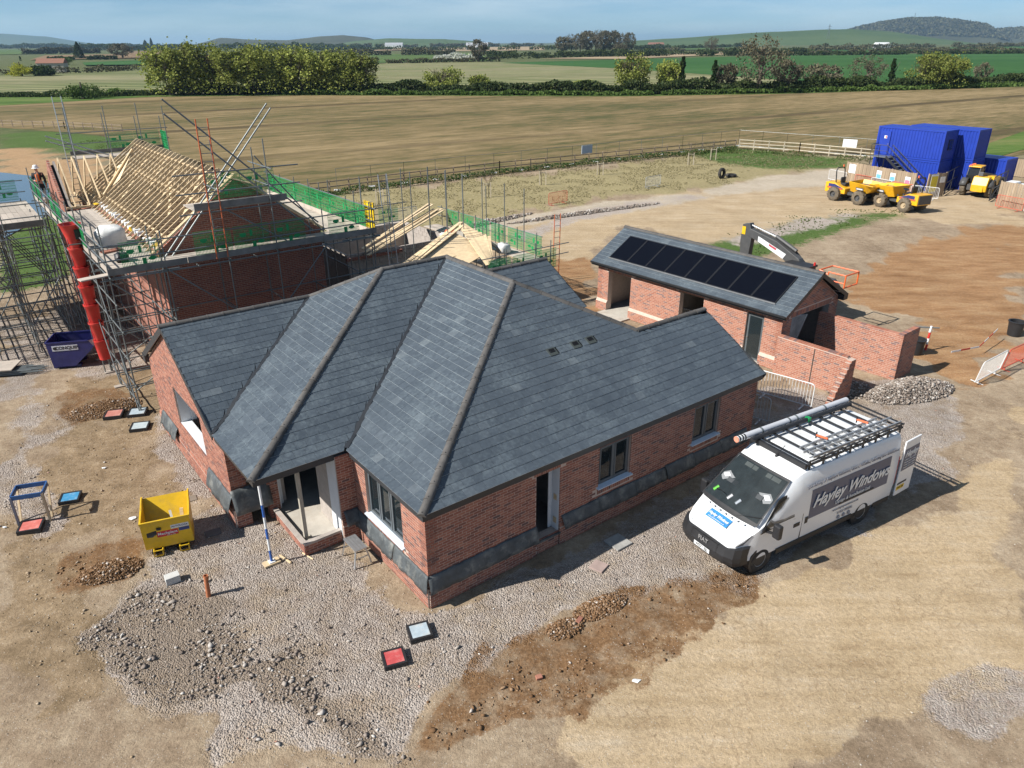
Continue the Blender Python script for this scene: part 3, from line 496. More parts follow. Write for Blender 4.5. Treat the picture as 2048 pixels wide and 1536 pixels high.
# ================================================================ BRICKWORK, SLATES
class Wall:
    """vertical wall face from a to b (2D, parent space); outside is to the right of a->b"""
    def __init__(s,a,b,z0,z1,ops=(),T=.28,prof=None):
        s.a=Vector(a); s.b=Vector(b); s.L=(s.b-s.a).length; s.d=(s.b-s.a)/s.L; s.n=Vector((s.d.y,-s.d.x)); s.z0,s.z1,s.ops,s.T=z0,z1,list(ops),T; s.prof=prof
    def pt(s,t,o,z): p=s.a+s.d*t+s.n*o; return (p.x,p.y,z)
    def box(s,mb,t0,t1,o0,o1,z0,z1):
        vs=[s.pt(t,o,z) for z in (z0,z1) for (t,o) in ((t0,o0),(t1,o0),(t1,o1),(t0,o1))]
        mb.add(vs,[(0,3,2,1),(4,5,6,7),(0,1,5,4),(1,2,6,5),(2,3,7,6),(3,0,4,7)]); return mb
    def slab(s,mb):
        br=sorted(set([0,s.L]+[min(max(x,0),s.L) for o in s.ops for x in o[:2]]))
        for t0,t1 in zip(br[:-1],br[1:]):
            tm=(t0+t1)/2; zz=s.z0
            for o in sorted([o for o in s.ops if o[0]<tm<o[1]],key=lambda o:o[2]):
                if o[2]>zz+.001: s.box(mb,t0,t1,-s.T,0,zz,o[2])
                zz=o[3]
            if s.z1>zz+.001: s.box(mb,t0,t1,-s.T,0,zz,s.z1)
        if s.prof:
            pts=s.prof; n=len(pts); vs=[s.pt(t,o,z) for o in (0,-s.T) for t,z in pts]
            mb.add(vs,[tuple(range(n)),tuple(range(2*n-1,n-1,-1))]+[(i,n+i,n+(i+1)%n,(i+1)%n) for i in range(n)])
        return mb
    def bricks(s,H=.075,Lb=.225,zmax=None):
        out=[]; k=0; z=s.z0+.005; top=zmax or (max(p[1] for p in s.prof) if s.prof else s.z1)
        while z+.065<=top+.03:
            zc=z+.0325; lo,hi=0.,s.L
            if s.prof and zc>s.z1:
                xs=[]
                P=s.prof
                for i in range(len(P)):
                    (t0,a),(t1,b)=P[i],P[(i+1)%len(P)]
                    if (a>zc+.03)!=(b>zc+.03): xs.append(t0+(t1-t0)*(zc+.03-a)/(b-a))
                if len(xs)<2: break
                lo,hi=min(xs),max(xs)
            t=-(k%2)*Lb/2
            while t<hi:
                iv=[(max(t,lo),min(t+.215,hi))]
                for o in s.ops:
                    if o[2]<zc<o[3]:
                        nv=[]
                        for a,b in iv:
                            if o[0]>a: nv.append((a,min(b,o[0])))
                            if o[1]<b: nv.append((max(a,o[1]),b))
                            if o[0]<=a and o[1]>=b: pass
                        iv=[(a,b) for a,b in nv if b-a>.03]
                out+=[(a,b,z,z+.065) for a,b in iv if b-a>.03]; t+=Lb
            z+=H; k+=1
        return out
def brick_box(mb,w,q,o=.003,dep=.02,j=True):
    a,b,z0,z1=q; o=o+(random.uniform(-.001,.0015) if j else 0); b-=.003; z1-=.003
    vs=[w.pt(a,-dep,z0),w.pt(b,-dep,z0),w.pt(b,-dep,z1),w.pt(a,-dep,z1),w.pt(a,o,z0),w.pt(b,o,z0),w.pt(b,o,z1),w.pt(a,o,z1)]
    mb.add(vs,[(4,5,6,7),(0,1,5,4),(1,2,6,5),(2,3,7,6),(3,0,4,7)])
def lay_walls(parent,walls,mat_slab,mat_i,mat_o=None,single=0,soldiers=()):
    """mortar body + every brick; the bricks that show largest are objects of their own"""
    for w in walls: w.slab(MB()).obj('wall',mat_slab,parent)
    allb=[]
    for wi,w in enumerate(walls):
        for q in w.bricks():
            if any(si==wi and q[1]>s0 and q[0]<s1 and q[3]>z0+.004 and q[2]<z1-.004 for si,s0,s1,z0,z1 in soldiers): continue
            allb.append((wi,q))
    mw=parent.matrix_world if parent else Matrix()
    M0=Matrix.Translation(parent.location)@parent.rotation_euler.to_matrix().to_4x4()
    cam=Vector((0,0,CAMH))
    sep=set()
    if single:
        full=[(((M0@Vector(walls[wi].pt((q[0]+q[1])/2,0,q[2])))-cam).length,i) for i,(wi,q) in enumerate(allb) if q[1]-q[0]>.21]
        full.sort(); sep=set(i for _,i in full[:single])
        mb=MB(); mb.box(-.1075,-.02,-.0325,.1045,.0,.0295); bm=mb.mesh('brick'); bm.materials.append(mat_o)
    rest=MB()
    for i,(wi,q) in enumerate(allb):
        w=walls[wi]
        if i in sep:
            o=bpy.data.objects.new('brick',bm); COL.objects.link(o); o.parent=parent
            o.location=w.pt((q[0]+q[1])/2,.007+random.uniform(-.0015,.002),(q[2]+q[3])/2); o.rotation_euler=(0,0,math.atan2(w.d.y,w.d.x)+math.pi) ; 
            o.scale=(1,1,1)
            o.location=w.pt((q[0]+q[1])/2,.003,(q[2]+q[3])/2); o.rotation_euler=(0,0,math.atan2(w.n.y,w.n.x)-math.pi/2)
        else: brick_box(rest,w,q)
    for si,s0,s1,z0,z1 in soldiers:
        t=s0+.005
        while t+.06<=s1: brick_box(rest,walls[si],(t,t+.065,z0,z1)); t+=.075
    o=rest.obj('brickwork',mat_i,parent); o['kind']='stuff'
    return o
def window(parent,w,t0,t1,z0,z1,cases,depth=.07,open_ix=()):
    fr=MB(); f=.055; D=(-depth-.06,-depth)
    w.box(fr,t0,t1,*D,z0,z0+f); w.box(fr,t0,t1,*D,z1-f,z1); w.box(fr,t0,t0+f,*D,z0+f,z1-f); w.box(fr,t1-f,t1,*D,z0+f,z1-f)
    cw=(t1-t0-2*f-(cases-1)*.06)/cases
    for k in range(1,cases): x=t0+f+k*cw+(k-1)*.06; w.box(fr,x,x+.06,*D,z0+f,z1-f)
    F=fr.obj('window',M['winframe'],parent)
    for k in range(cases):
        a=t0+f+k*(cw+.06); b=a+cw; g=.05
        c=MB(); E=(-depth-.05,-depth+.012)
        w.box(c,a+.004,b-.004,*E,z0+f+.004,z0+f+g); w.box(c,a+.004,b-.004,*E,z1-f-g,z1-f-.004); w.box(c,a+.004,a+g,*E,z0+f+g,z1-f-g); w.box(c,b-g,b-.004,*E,z0+f+g,z1-f-g); c.obj('casement',M['winframe'],F)
        c=MB(); E2=(-depth-.075,-depth-.055)
        w.box(c,a+.012,b-.012,*E2,z0+f,z0+f+g+.012); w.box(c,b-g-.014,b-.01,*E2,z0+f+g,z1-f-g); w.box(c,a+.012,a+g+.01,*E2,z0+f+g,z1-f-g); c.obj('casement_liner',M['winlight'],F)
        gl=MB(); w.box(gl,a+g,b-g,-depth-.03,-depth-.024,z0+f+g,z1-f-g); gl.obj('pane',M['glass'],F)
        h=MB(); w.box(h,b-g-.03,b-g-.012,-depth-.1,-depth-.075,(z0+z1)/2-.07,(z0+z1)/2+.07); h.obj('handle',M['white'],F)
    return F
class Roof:
    """slope: eave through o (2D) along e, rising inwards along n; z(d)"""
    def __init__(s,o,e,n,He,t,lo,hi,D,sag=.055):
        s.o,s.e,s.n=Vector(o),Vector(e),Vector(n); s.He,s.t,s.lo,s.hi,s.D,s.sag=He,t,lo,hi,D,sag
        s.nrm=Vector((-t*n[0],-t*n[1],1)).normalized()
    def z(s,d): return s.He+s.t*d-(s.sag*math.sin(math.pi*min(max(d,0)/1.0,1.)) if s.sag else 0)
    def pt(s,x,d,h=0.): p=s.o+s.e*x+s.n*d; return Vector((p.x,p.y,s.z(d)))+s.nrm*h
    def slates(s,gauge=.25,width=.30,sx=0.,skip=()):
        g=gauge/math.sqrt(1+s.t*s.t); out=[]; k=0
        while k*g<s.D-.03:
            d0=k*g-(.03 if k==0 else 0); d1=min((k+1)*g+.012,s.D); l0,l1=s.lo(max(d0,0)),s.lo(d1); h0,h1=s.hi(max(d0,0)),s.hi(d1)
            x=min(l0,l1)-((k%2)*width/2)-width+ (sx%width)
            while x<max(h0,h1):
                a0,b0=max(x,l0),min(x+width-.004,h0); a1,b1=max(x,l1),min(x+width-.004,h1)
                if b0-a0>.03 or b1-a1>.03:
                    if b0<a0: a0=b0=(a0+b0)/2
                    if b1<a1: a1=b1=(a1+b1)/2
                    if not any(sa<(a0+b0)/2<sb and da<(d0+d1)/2<db for sa,sb,da,db in skip): out.append((a0,b0,a1,b1,d0,d1))
                x+=width
            k+=1
        return out
    def slate_geo(s,q):
        a0,b0,a1,b1,d0,d1=q; j=random.uniform(-.0025,.003); e=.004
        P=[s.pt(a0,d0,.021+j),s.pt(b0,d0,.021+j),s.pt(b1,d1,.008),s.pt(a1,d1,.008),s.pt(a0,d0,e),s.pt(b0,d0,e),s.pt(b1,d1,0),s.pt(a1,d1,0)]
        return P,[(0,1,2,3),(4,5,1,0),(5,6,2,1),(7,4,0,3)]
def lay_slates(parent,roofs,single,mat_i,mat_o,near):
    allq=[(r,q) for r,kw in roofs for q in r.slates(**kw)]
    order=sorted(range(len(allq)),key=lambda i:near(allq[i])); sep=set(order[:single]); rest=MB()
    for i,(r,q) in enumerate(allq):
        P,F=r.slate_geo(q)
        if i in sep:
            mb=MB(); mb.add(P,F); so_=mb.obj('slate',mat_o,parent); so_.data.materials.append(M['slate_edge']); so_.data.polygons[1].material_index=1
        else: rest.add(P,F)
    o=rest.obj('slating',mat_i,parent); o['kind']='stuff'; o.data.materials.append(M['slate_edge']); o.data.polygons.foreach_set('material_index',np.tile(np.array([0,1,0,0],np.int32),len(o.data.polygons)//4)); return len(allq)
def half_tiles(parent,p,q,n1,n2,r=.108,seg=.45,drop=.03,name='ridge_tile',mat=None,nail=True):
    """row of half round tiles from p to q; n1,n2: outward normals of the two slopes"""
    p,q=Vector(p),Vector(q); L=(q-p).length; d=(q-p)/L; up=(n1+n2).normalized(); up=(up-d*up.dot(d)).normalized(); side=d.cross(up); k=max(1,round(L/seg)); st=L/k
    for i in range(k):
        a=p+d*(i*st-.02); b=p+d*((i+1)*st+.0); vs=[]; N=9
        for c,rr in ((a,r+.008),(a+d*.03,r+.008),(a+d*.035,r),(b,r-.006)):
            for m in range(N):
                t=math.pi*m/(N-1); vs.append(c+side*(rr*math.cos(t))+up*(rr*.82*math.sin(t)-drop))
        fs=[(g*N+m,g*N+m+1,(g+1)*N+m+1,(g+1)*N+m) for g in range(3) for m in range(N-1)]+[tuple(range(N-1,-1,-1)),tuple(range(3*N,4*N))]
        mb=MB(); mb.add(vs,fs); o=mb.obj(name,mat or M['ridge'],parent,smooth=True)
        if nail:
            c=a+d*.06+up*(r*.82-drop); kk=MB(); kk.tube(c-up*.01,c+up*.012,.012,6); kk.obj('fixing',M['black'],o)
# ================================================================ BUNGALOW (near, slated)
He,Hr,aL,aR=2.788,5.675,6.651,5.267; tR=(Hr-He)/aR; tL=(Hr-He)/aL; kk_=aL/aR
wA,wB,U2,V1,V2,U1=3.69,2.62,2.504,3.761,6.716,12.677
vA,zA=V2+wA,He+tR*wA; zB=He+tR*wB; uAe=-U2+wA*kk_; uB=9.45; vP=V1+aR; V3=V2+2*wA
zC,vC,uC=5.0,8.6,10.75
def build_bungalow():
    T=sthing('brick_bungalow','red brick bungalow with a hipped dark slate roof in the foreground','house',0,0)
    o=.12; zt=He-.12
    W=[Wall((o,o),(U1-.12,o),0,zt,[(3.28,4.08,.42,2.42),(5.48,6.70,1.25,2.50),(9.38,10.60,1.25,2.50)]),            # right hand front
       Wall((o,V1-.05),(o,o),0,zt,[(V1-.05-3.08,V1-.05-1.22,1.12,2.50)]),                                          # bay with the triple window
       Wall((-.36,V1-.05),(o+.28,V1-.05),0,zt),                                                                     # short return beside the porch
       Wall((-U2+.08,V3-.2),(-U2+.08,6.2),0,zt,[(V3-.2-11.0,V3-.2-8.24,1.32,2.62)],prof=[(0,zt),(V3-.4,zt),(V3-.2-vA,zA-.10)] if 0 else [(.02,zt),(V3-.2-V2-.1,zt),(V3-.2-vA,zA-.12)]),  # left gable
       Wall((-U2+.08,6.2),(-2.0,6.2),0,zt),Wall((-1.5,6.05),(-1.2,6.05),0,zt),Wall((-1.5,6.33),(-1.5,6.05),0,zt),Wall((-2.0,6.2),(-2.0,6.6),0,zt),
       Wall((U1-.12,o),(U1-.12,2*wB-o),0,zt,prof=[(0,zt),(2*wB-2*o,zt),(wB-o,zB-.12)])]
    sold=[(0,3.20,4.16,2.42,2.42+.215),(0,5.45,6.73,1.02,1.235),(0,9.35,10.63,1.02,1.235),(1,V1-.05-3.10,V1-.05-1.20,.89,1.105)]
    lay_walls(T,W,M['mortar'],M['brick_i'],M['brick_o'],300,sold)
    # brick plinth below the damp proof sheets
    P=MB(); PB=MB()
    for w,a,b in ((W[0],0,3.28),(W[0],4.08,12.4),(W[1],0,V1-.17),(W[3],0,V3-6.4),(W[4],0,.42),(W[2],0,.5)):
        n=max(2,int((b-a)/.225))
        w.box(P,a,b,0,.045,0,.56)
        vs=[w.pt(a,.045,.56),w.pt(b,.045,.56),w.pt(b,0.004,.66),w.pt(a,0.004,.66)]; P.add(vs,[(0,1,2,3)])
        for k in range(7):
            t=a-(k%2)*.1125
            while t<b:
                x0,x1=max(t,a),min(t+.215,b)
                if x1-x0>.03: brick_box(PB,w,(x0,x1,.005+k*.075,.07+k*.075),.048)
                t+=.225
        t=a
        while t<b-.03:
            x1=min(t+.215,b); PB.add([w.pt(t,.053,.565),w.pt(x1-.006,.053,.565),w.pt(x1-.006,.012,.66),w.pt(t,.012,.66)],[(0,1,2,3)]); t+=.225
        P.obj('plinth',M['mortar'],T); P=MB()
    o_=PB.obj('plinth_brickwork',M['brick_i'],T); o_['kind']='stuff'
    # damp proof sheets hanging over the plinth
    def skirt(w,a,b,zt_=.93,zb=.48,seed=1,out=.13,tear0=0.,tear1=0.):
        rr=random.Random(seed); n=max(6,int((b-a)/.10)); m=5; vs=[];
        for j in range(m+1):
            f=j/m
            for i in range(n+1):
                t=a+(b-a)*i/n; e=tear0*max(0,1-i/4)*f-tear1*max(0,1-(n-i)/4)*f
                wob=math.sin(t*7+seed)*.02+math.sin(t*17+seed*3)*.012
                vs.append(w.pt(t+e,.014+out*f**.8+wob*f,zt_-(zt_-zb)*f**1.2+wob*.8*f+(rr.uniform(-.02,.02) if j==m else 0)+(rr.uniform(-.012,.012) if j==0 else 0)))
        mb=MB(); mb.add(vs,[(j*(n+1)+i,(j+1)*(n+1)+i,(j+1)*(n+1)+i+1,j*(n+1)+i+1) for j in range(m) for i in range(n)])
        ob=mb.obj('damp_proof_sheet',M['membrane'],T,smooth=True); sm=ob.modifiers.new('solid','SOLIDIFY'); sm.thickness=.004; return ob
    skirt(W[0],-.02,3.30,seed=1,tear0=-.02)
    xs=[4.12,5.46,6.9,8.2,9.45,10.75,12.1]
    for i,(a,b) in enumerate(zip(xs[:-1],xs[1:])): skirt(W[0],a+.02,b+.04,.90+.03*(i%2),.47+.03*((i+1)%2),seed=3+i,tear0=.05,tear1=-.05)
    skirt(W[1],.0,V1-1.75,.92,.48,seed=21); skirt(W[1],V1-1.72,V1-.15,.95,.52,seed=22,tear1=-.12)
    skirt(W[2],.05,.46,1.0,.62,seed=23,out=.2)
    skirt(W[3],V3-.2-13.3,V3-.2-11.5,.92,.45,seed=31,out=.17); skirt(W[3],V3-.2-8.2,V3-.2-6.15,1.05,.5,seed=32,out=.18,tear1=.1)
    skirt(Wall((-U2+.02,6.15),(-1.45,6.15),0,1),.0,1.05,1.25,.55,seed=33,out=.25); skirt(W[6],.0,.30,1.3,.55,seed=34,out=.12)
    # porch: slab, low brick edge, timber post, white lined reveals, rooms behind
    b=MB(); b.box(-1.38,3.95,0,-.36,6.3,.20); b.box(-.36,4.05,0,3.5,9.5,.198); b.box(-1.2,6.3,0,2.0,9.5,.197); b.obj('porch_floor',M['concrete'],T)
    pw=[Wall((-1.42,3.83),(-.36,3.83),0,.32,T=.12),Wall((-1.42,6.0),(-1.42,3.83),0,.30,T=.10)]
    mb=MB(); bb=MB()
    for w in pw:
        w.slab(mb)
        for q in w.bricks(): brick_box(bb,w,q)
    mb.obj('porch_kerb',M['mortar'],T); x=bb.obj('porch_kerb_brickwork',M['brick_i'],T); x['kind']='stuff'
    b=MB(); b.box(-1.44,3.83,.325,-.36,3.97,.365); b.box(-1.46,3.97,.305,-1.32,6.0,.335); b.obj('porch_coping',M['block'],T)
    b=MB(); b.box(-1.27,4.2,.2,-1.17,4.3,2.56); b.box(-1.36,4.12,.2,-1.08,4.38,.235); b.obj('porch_post',pm('post_timber',(.42,.38,.31),.85,var=.2,stretch=(1,1,.3)),T)
    for q in ((-.372,3.78,.2,-.362,4.35,2.58),(-1.19,6.06,.2,-1.17,6.55,2.58),(-1.16,6.30,.2,-1.02,6.34,2.58)): b=MB(); b.box(*q); b.obj('reveal_lining',M['insul'],T)
    b=MB(); b.box(-.35,4.36,.2,-.25,5.2,2.6); b.box(-1.02,6.4,.2,-.9,6.8,2.6); b.box(-2.2,6.75,0,-1.2,6.85,2.6); b.obj('block_lining',M['block'],T)
    b=MB(); b.box(3.5,.42,0,3.6,9.5,2.7); b.box(-1.2,9.5,0,3.6,9.6,2.7); b.box(-1.2,6.9,.0,-1.1,9.5,2.7); b.box(.42,.42,.0,U1-.4,4.9,.19); b.box(.42,4.9,0,U1-.4,5.0,2.7); b.box(4.95,.42,.2,5.05,4.9,2.7); b.box(-2.1,6.9,0,-1.3,13.8,.19); b.box(-.2,9.6,0,-.1,13.8,2.7); b.obj('room_partition',M['block'],T)
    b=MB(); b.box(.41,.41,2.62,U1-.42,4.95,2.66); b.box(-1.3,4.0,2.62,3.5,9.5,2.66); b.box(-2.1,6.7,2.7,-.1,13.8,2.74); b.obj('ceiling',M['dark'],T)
    # door opening with insulation reveal
    b=MB(); w=W[0]; w.box(b,4.068,4.082,-.30,-.02,.42,2.42); w.box(b,3.95,4.07,-.33,-.30,.42,2.42); b.obj('door_reveal',M['insul'],T)
    b=MB(); w.box(b,4.055,4.066,-.22,-.10,1.35,1.52); w.box(b,4.055,4.066,-.22,-.10,.62,.80); b.obj('reveal_tie',M['timber'],T)
    b=MB(); w.box(b,3.24,4.12,-.28,.05,.36,.415); b.obj('door_threshold',M['membrane'],T)
    window(T,W[0],5.50,6.68,1.27,2.48,2); window(T,W[0],9.40,10.58,1.27,2.48,2); window(T,W[1],V1-.05-3.06,V1-.05-1.24,1.16,2.48,3)
    for w,a,b_ in ((W[0],5.42,6.76),(W[0],9.32,10.66),(W[1],V1-.05-3.14,V1-.05-1.16)):
        m=MB(); z=1.245 if w is W[0] else 1.13
        m.add([w.pt(a,-.07,z+.02),w.pt(b_,-.07,z+.02),w.pt(b_,.085,z-.012),w.pt(a,.085,z-.012),w.pt(a,-.07,z-.02),w.pt(b_,-.07,z-.02),w.pt(b_,.085,z-.035),w.pt(a,.085,z-.035)],[(0,1,2,3),(3,2,6,7),(0,3,7,4),(1,5,6,2),(4,7,6,5)]); m.obj('window_sill',M['sill'],T)
    m=MB(); w=W[3]; a,b_=V3-.2-11.0,V3-.2-8.24; w.box(m,a,b_,-.34,-.02,1.325,1.345); m.obj('window_board',M['insul'],T)
    m=MB(); w.box(m,a,a+.02,-.5,-.05,1.345,2.62); w.box(m,a+.022,a+.05,-.52,-.36,1.345,2.62); m.obj('window_reveal',M['insul'],T)
    # fascias, soffits, bargeboards
    fa=MB(); F=.2
    def fas(p,q): fa.bar((p[0],p[1],He-.115),(q[0],q[1],He-.115),.03,F)
    fas((.02,.035),(U1-.02,.035)); fas((.035,.05),(.035,V1+.01)); fas((-U2+.02,V1+.035),(.02,V1+.035)); fas((-U2+.035,V1+.05),(-U2+.035,V2)); fas((U1-.02,2*wB-.03),(uB+1.5,2*wB-.03))
    fa.obj('fascia_board',M['fascia'],T)
    so_=MB(); so_.box(.05,.05,He-.19,U1-.02,.42,He-.17); so_.box(.05,.05,He-.191,.42,V1,He-.171); so_.box(-U2+.05,V1+.05,He-.192,.42,6.6,He-.172); so_.obj('soffit',M['fascia'],T)
    ba=MB()
    def barge(u,v0,z0,v1,z1):
        b_=MB(); b_.bar((u,v0,z0-.1),(u,v1,z1-.1),.03,.2); b_.obj('bargeboard',M['fascia'],T)
    barge(-U2-.02,V2-.02,He,vA,zA); barge(-U2-.02,V3+.05,He-.02,vA,zA); ba.box(-U2-.05,V3-.25,He-.28,-U2+.1,V3+.1,He-.02); barge(U1+.005,-.02,He,wB,zB); barge(U1+.005,2*wB+.05,He,wB,zB)
    ba.obj('bargeboard_end',M['fascia'],T)
    # slopes
    R1=Roof((0,0),(1,0),(0,1),He,tR,lambda d:d*kk_,lambda d:U1+.03 if d<=wB else uB+(aL-uB)*(d-wB)/(aR-wB),aR)
    L1=Roof((0,0),(0,1),(1,0),He,tL,lambda d:d/kk_,lambda d:V1+d/kk_-.05,aL)
    P1=Roof((0,V1),(1,0),(0,1),He,tR,lambda d:-U2+d*kk_,lambda d:d*kk_-.09,aR)
    L2=Roof((-U2,0),(0,1),(1,0),He,tL,lambda d:V1+d/kk_,lambda d:V2+d/kk_-.05 if d<=wA*kk_ else vA+(vP-vA)*(d-wA*kk_)/(aL-wA*kk_),aL)
    L3=Roof((0,V2),(1,0),(0,1),He,tR,lambda d:-U2-.04,lambda d:-U2+d*kk_-.09,wA)
    B1=Roof((0,vC-2.3),(1,0),(0,1),zC-2.3*tR,tR,lambda d:aL+.3+(2.3-d)*.9,lambda d:uC,2.3,0)
    vents=[(5.95,6.25,2.62,2.86),(6.85,7.15,2.62,2.86),(7.45,7.75,2.62,2.86)]
    Mi=Matrix.Translation(T.location)@Matrix.Rotation(TH,4,'Z'); cam=Vector((0,0,CAMH))
    def near(rq): r,q=rq; return (Mi@r.pt((q[0]+q[1])/2,q[4])-cam).length+(3 if r is B1 or q[1]-q[0]<.2 else 0)
    lay_slates(T,[(R1,dict(skip=vents)),(L1,dict(sx=.1)),(P1,dict(sx=.2)),(L2,{}),(L3,dict(sx=.05)),(B1,{})],300,M['slate_i'],M['slate_o'],near)
    # roof deck under the slates (also the slopes turned away)
    dk=MB()
    def dq(r,pts): dk.quad(*[r.pt(x,d,-.012) for x,d in pts])
    def strip(r,n=14):
        for i in range(n):
            a,b=r.D*i/n,r.D*(i+1)/n; dq(r,[(r.lo(a),a),(r.hi(a)+.05,a),(r.hi(b)+.05,b),(r.lo(b),b)])
    for r in (R1,L1,P1,L2,L3,B1): strip(r,24)
    V=lambda u,v,z:(u,v,z-.02)
    dk.quad(V(uB,wB,zB),V(U1,wB,zB),V(U1,2*wB,He),V(12.2,2*wB,He)); dk.quad(V(aL,aR,Hr),V(uB,wB,zB),V(12.2,2*wB,He),V(12.2,vP+1,He),V(aL,vP,Hr))
    dk.quad(V(aL,vP,Hr),V(12.2,vP+1,He),V(12.2,V3,He),V(-U2,V3,He),V(uAe,vA,zA),V(-U2+aL,vP,Hr)); dk.quad(V(-U2,vA,zA),V(uAe,vA,zA),V(-U2+6,V3,He),V(-U2,V3,He))
    dk.quad((aL+.1,vC,zC-.02),(uC,vC,zC-.02),(uC,vC+2.6,zC-1.5),(aL+.1,vC+2.6,zC-1.5)); dk.add([(uC,vC-2.3,2.4),(uC,vC,zC-.1),(uC,vC+2.3,2.4)],[(0,1,2)])
    dk.obj('roof_deck',M['lead'],T)
    # valleys: raised gutter strips, valley shadow put into their dark colour
    va=MB()
    for (p,q,w_) in (((0,V1,He),(aL,vP,Hr),.1),((-U2,V2,He),(uAe,vA,zA),.1)):
        N=16
        for i in range(N):
            def f(t):
                u=p[0]+(q[0]-p[0])*t; v=p[1]+(q[1]-p[1])*t; d=u-p[0]; z=He+tL*d-.055*math.sin(math.pi*min(d,1.)); return Vector((u,v,z))
            a,b=f(i/N),f((i+1)/N); s_=Vector((.62,-.78,0)); va.add([a-s_*.10+Vector((0,0,.036)),a+s_*.05+Vector((0,0,.034)),b+s_*.05+Vector((0,0,.034)),b-s_*.10+Vector((0,0,.036))],[(0,1,2,3)])
        va.obj('valley_gutter_shade',M['lead'],T); va=MB()
    n_=lambda r:r.nrm
    nR,nL=R1.nrm,L1.nrm; nB=Vector((0,tR,1)).normalized(); nE=Vector((tL,0,1)).normalized()
    half_tiles(T,(-.02,-.015,He+.02),(aL,aR,Hr),nR,nL,name='hip_tile'); half_tiles(T,(-U2-.02,V1-.015,He+.02),(-U2+aL,vP,Hr),nR,nL,name='hip_tile')
    half_tiles(T,(aL,vP,Hr),(aL,aR,Hr),nL,nE,nail=False); half_tiles(T,(-U2+aL,vP,Hr),(aL,vP,Hr),nR,nB,nail=False)
    half_tiles(T,(-U2-.06,vA,zA),(uAe,vA,zA),nR,nB,nail=False); half_tiles(T,(uAe,vA,zA),(-U2+aL,vP,Hr),nL,nB,name='hip_tile')
    half_tiles(T,(aL,aR,Hr),(uB,wB,zB),nR,nE,name='hip_tile'); half_tiles(T,(uB,wB,zB),(U1+.04,wB,zB),nR,nB,nail=False); half_tiles(T,(aL+.3,vC,zC),(uC+.03,vC,zC),nR,nB,nail=False)
    # tile vents in the right hand slope
    for a,b,d0,d1 in vents:
        m=MB(); P=[R1.pt(a,d0,.03),R1.pt(b,d0,.03),R1.pt(b,d1,.03),R1.pt(a,d1,.03),R1.pt(a,d0,0),R1.pt(b,d0,0),R1.pt(b,d1,0),R1.pt(a,d1,0)]; m.add(P,[(0,1,2,3),(4,5,1,0),(5,6,2,1),(6,7,3,2),(7,4,0,3)])
        v=m.obj('roof_vent',pm('vent_body',(.06,.07,.065),.5),T); m=MB()
        for i in range(5):
            dd=d0+.10+i*.025; m.bar(R1.pt(a+.05,dd,.036),R1.pt(b-.05,dd,.036),.014,.012)
        m.obj('vent_grille',M['black'],v)
    return T
BUNG=build_bungalow()
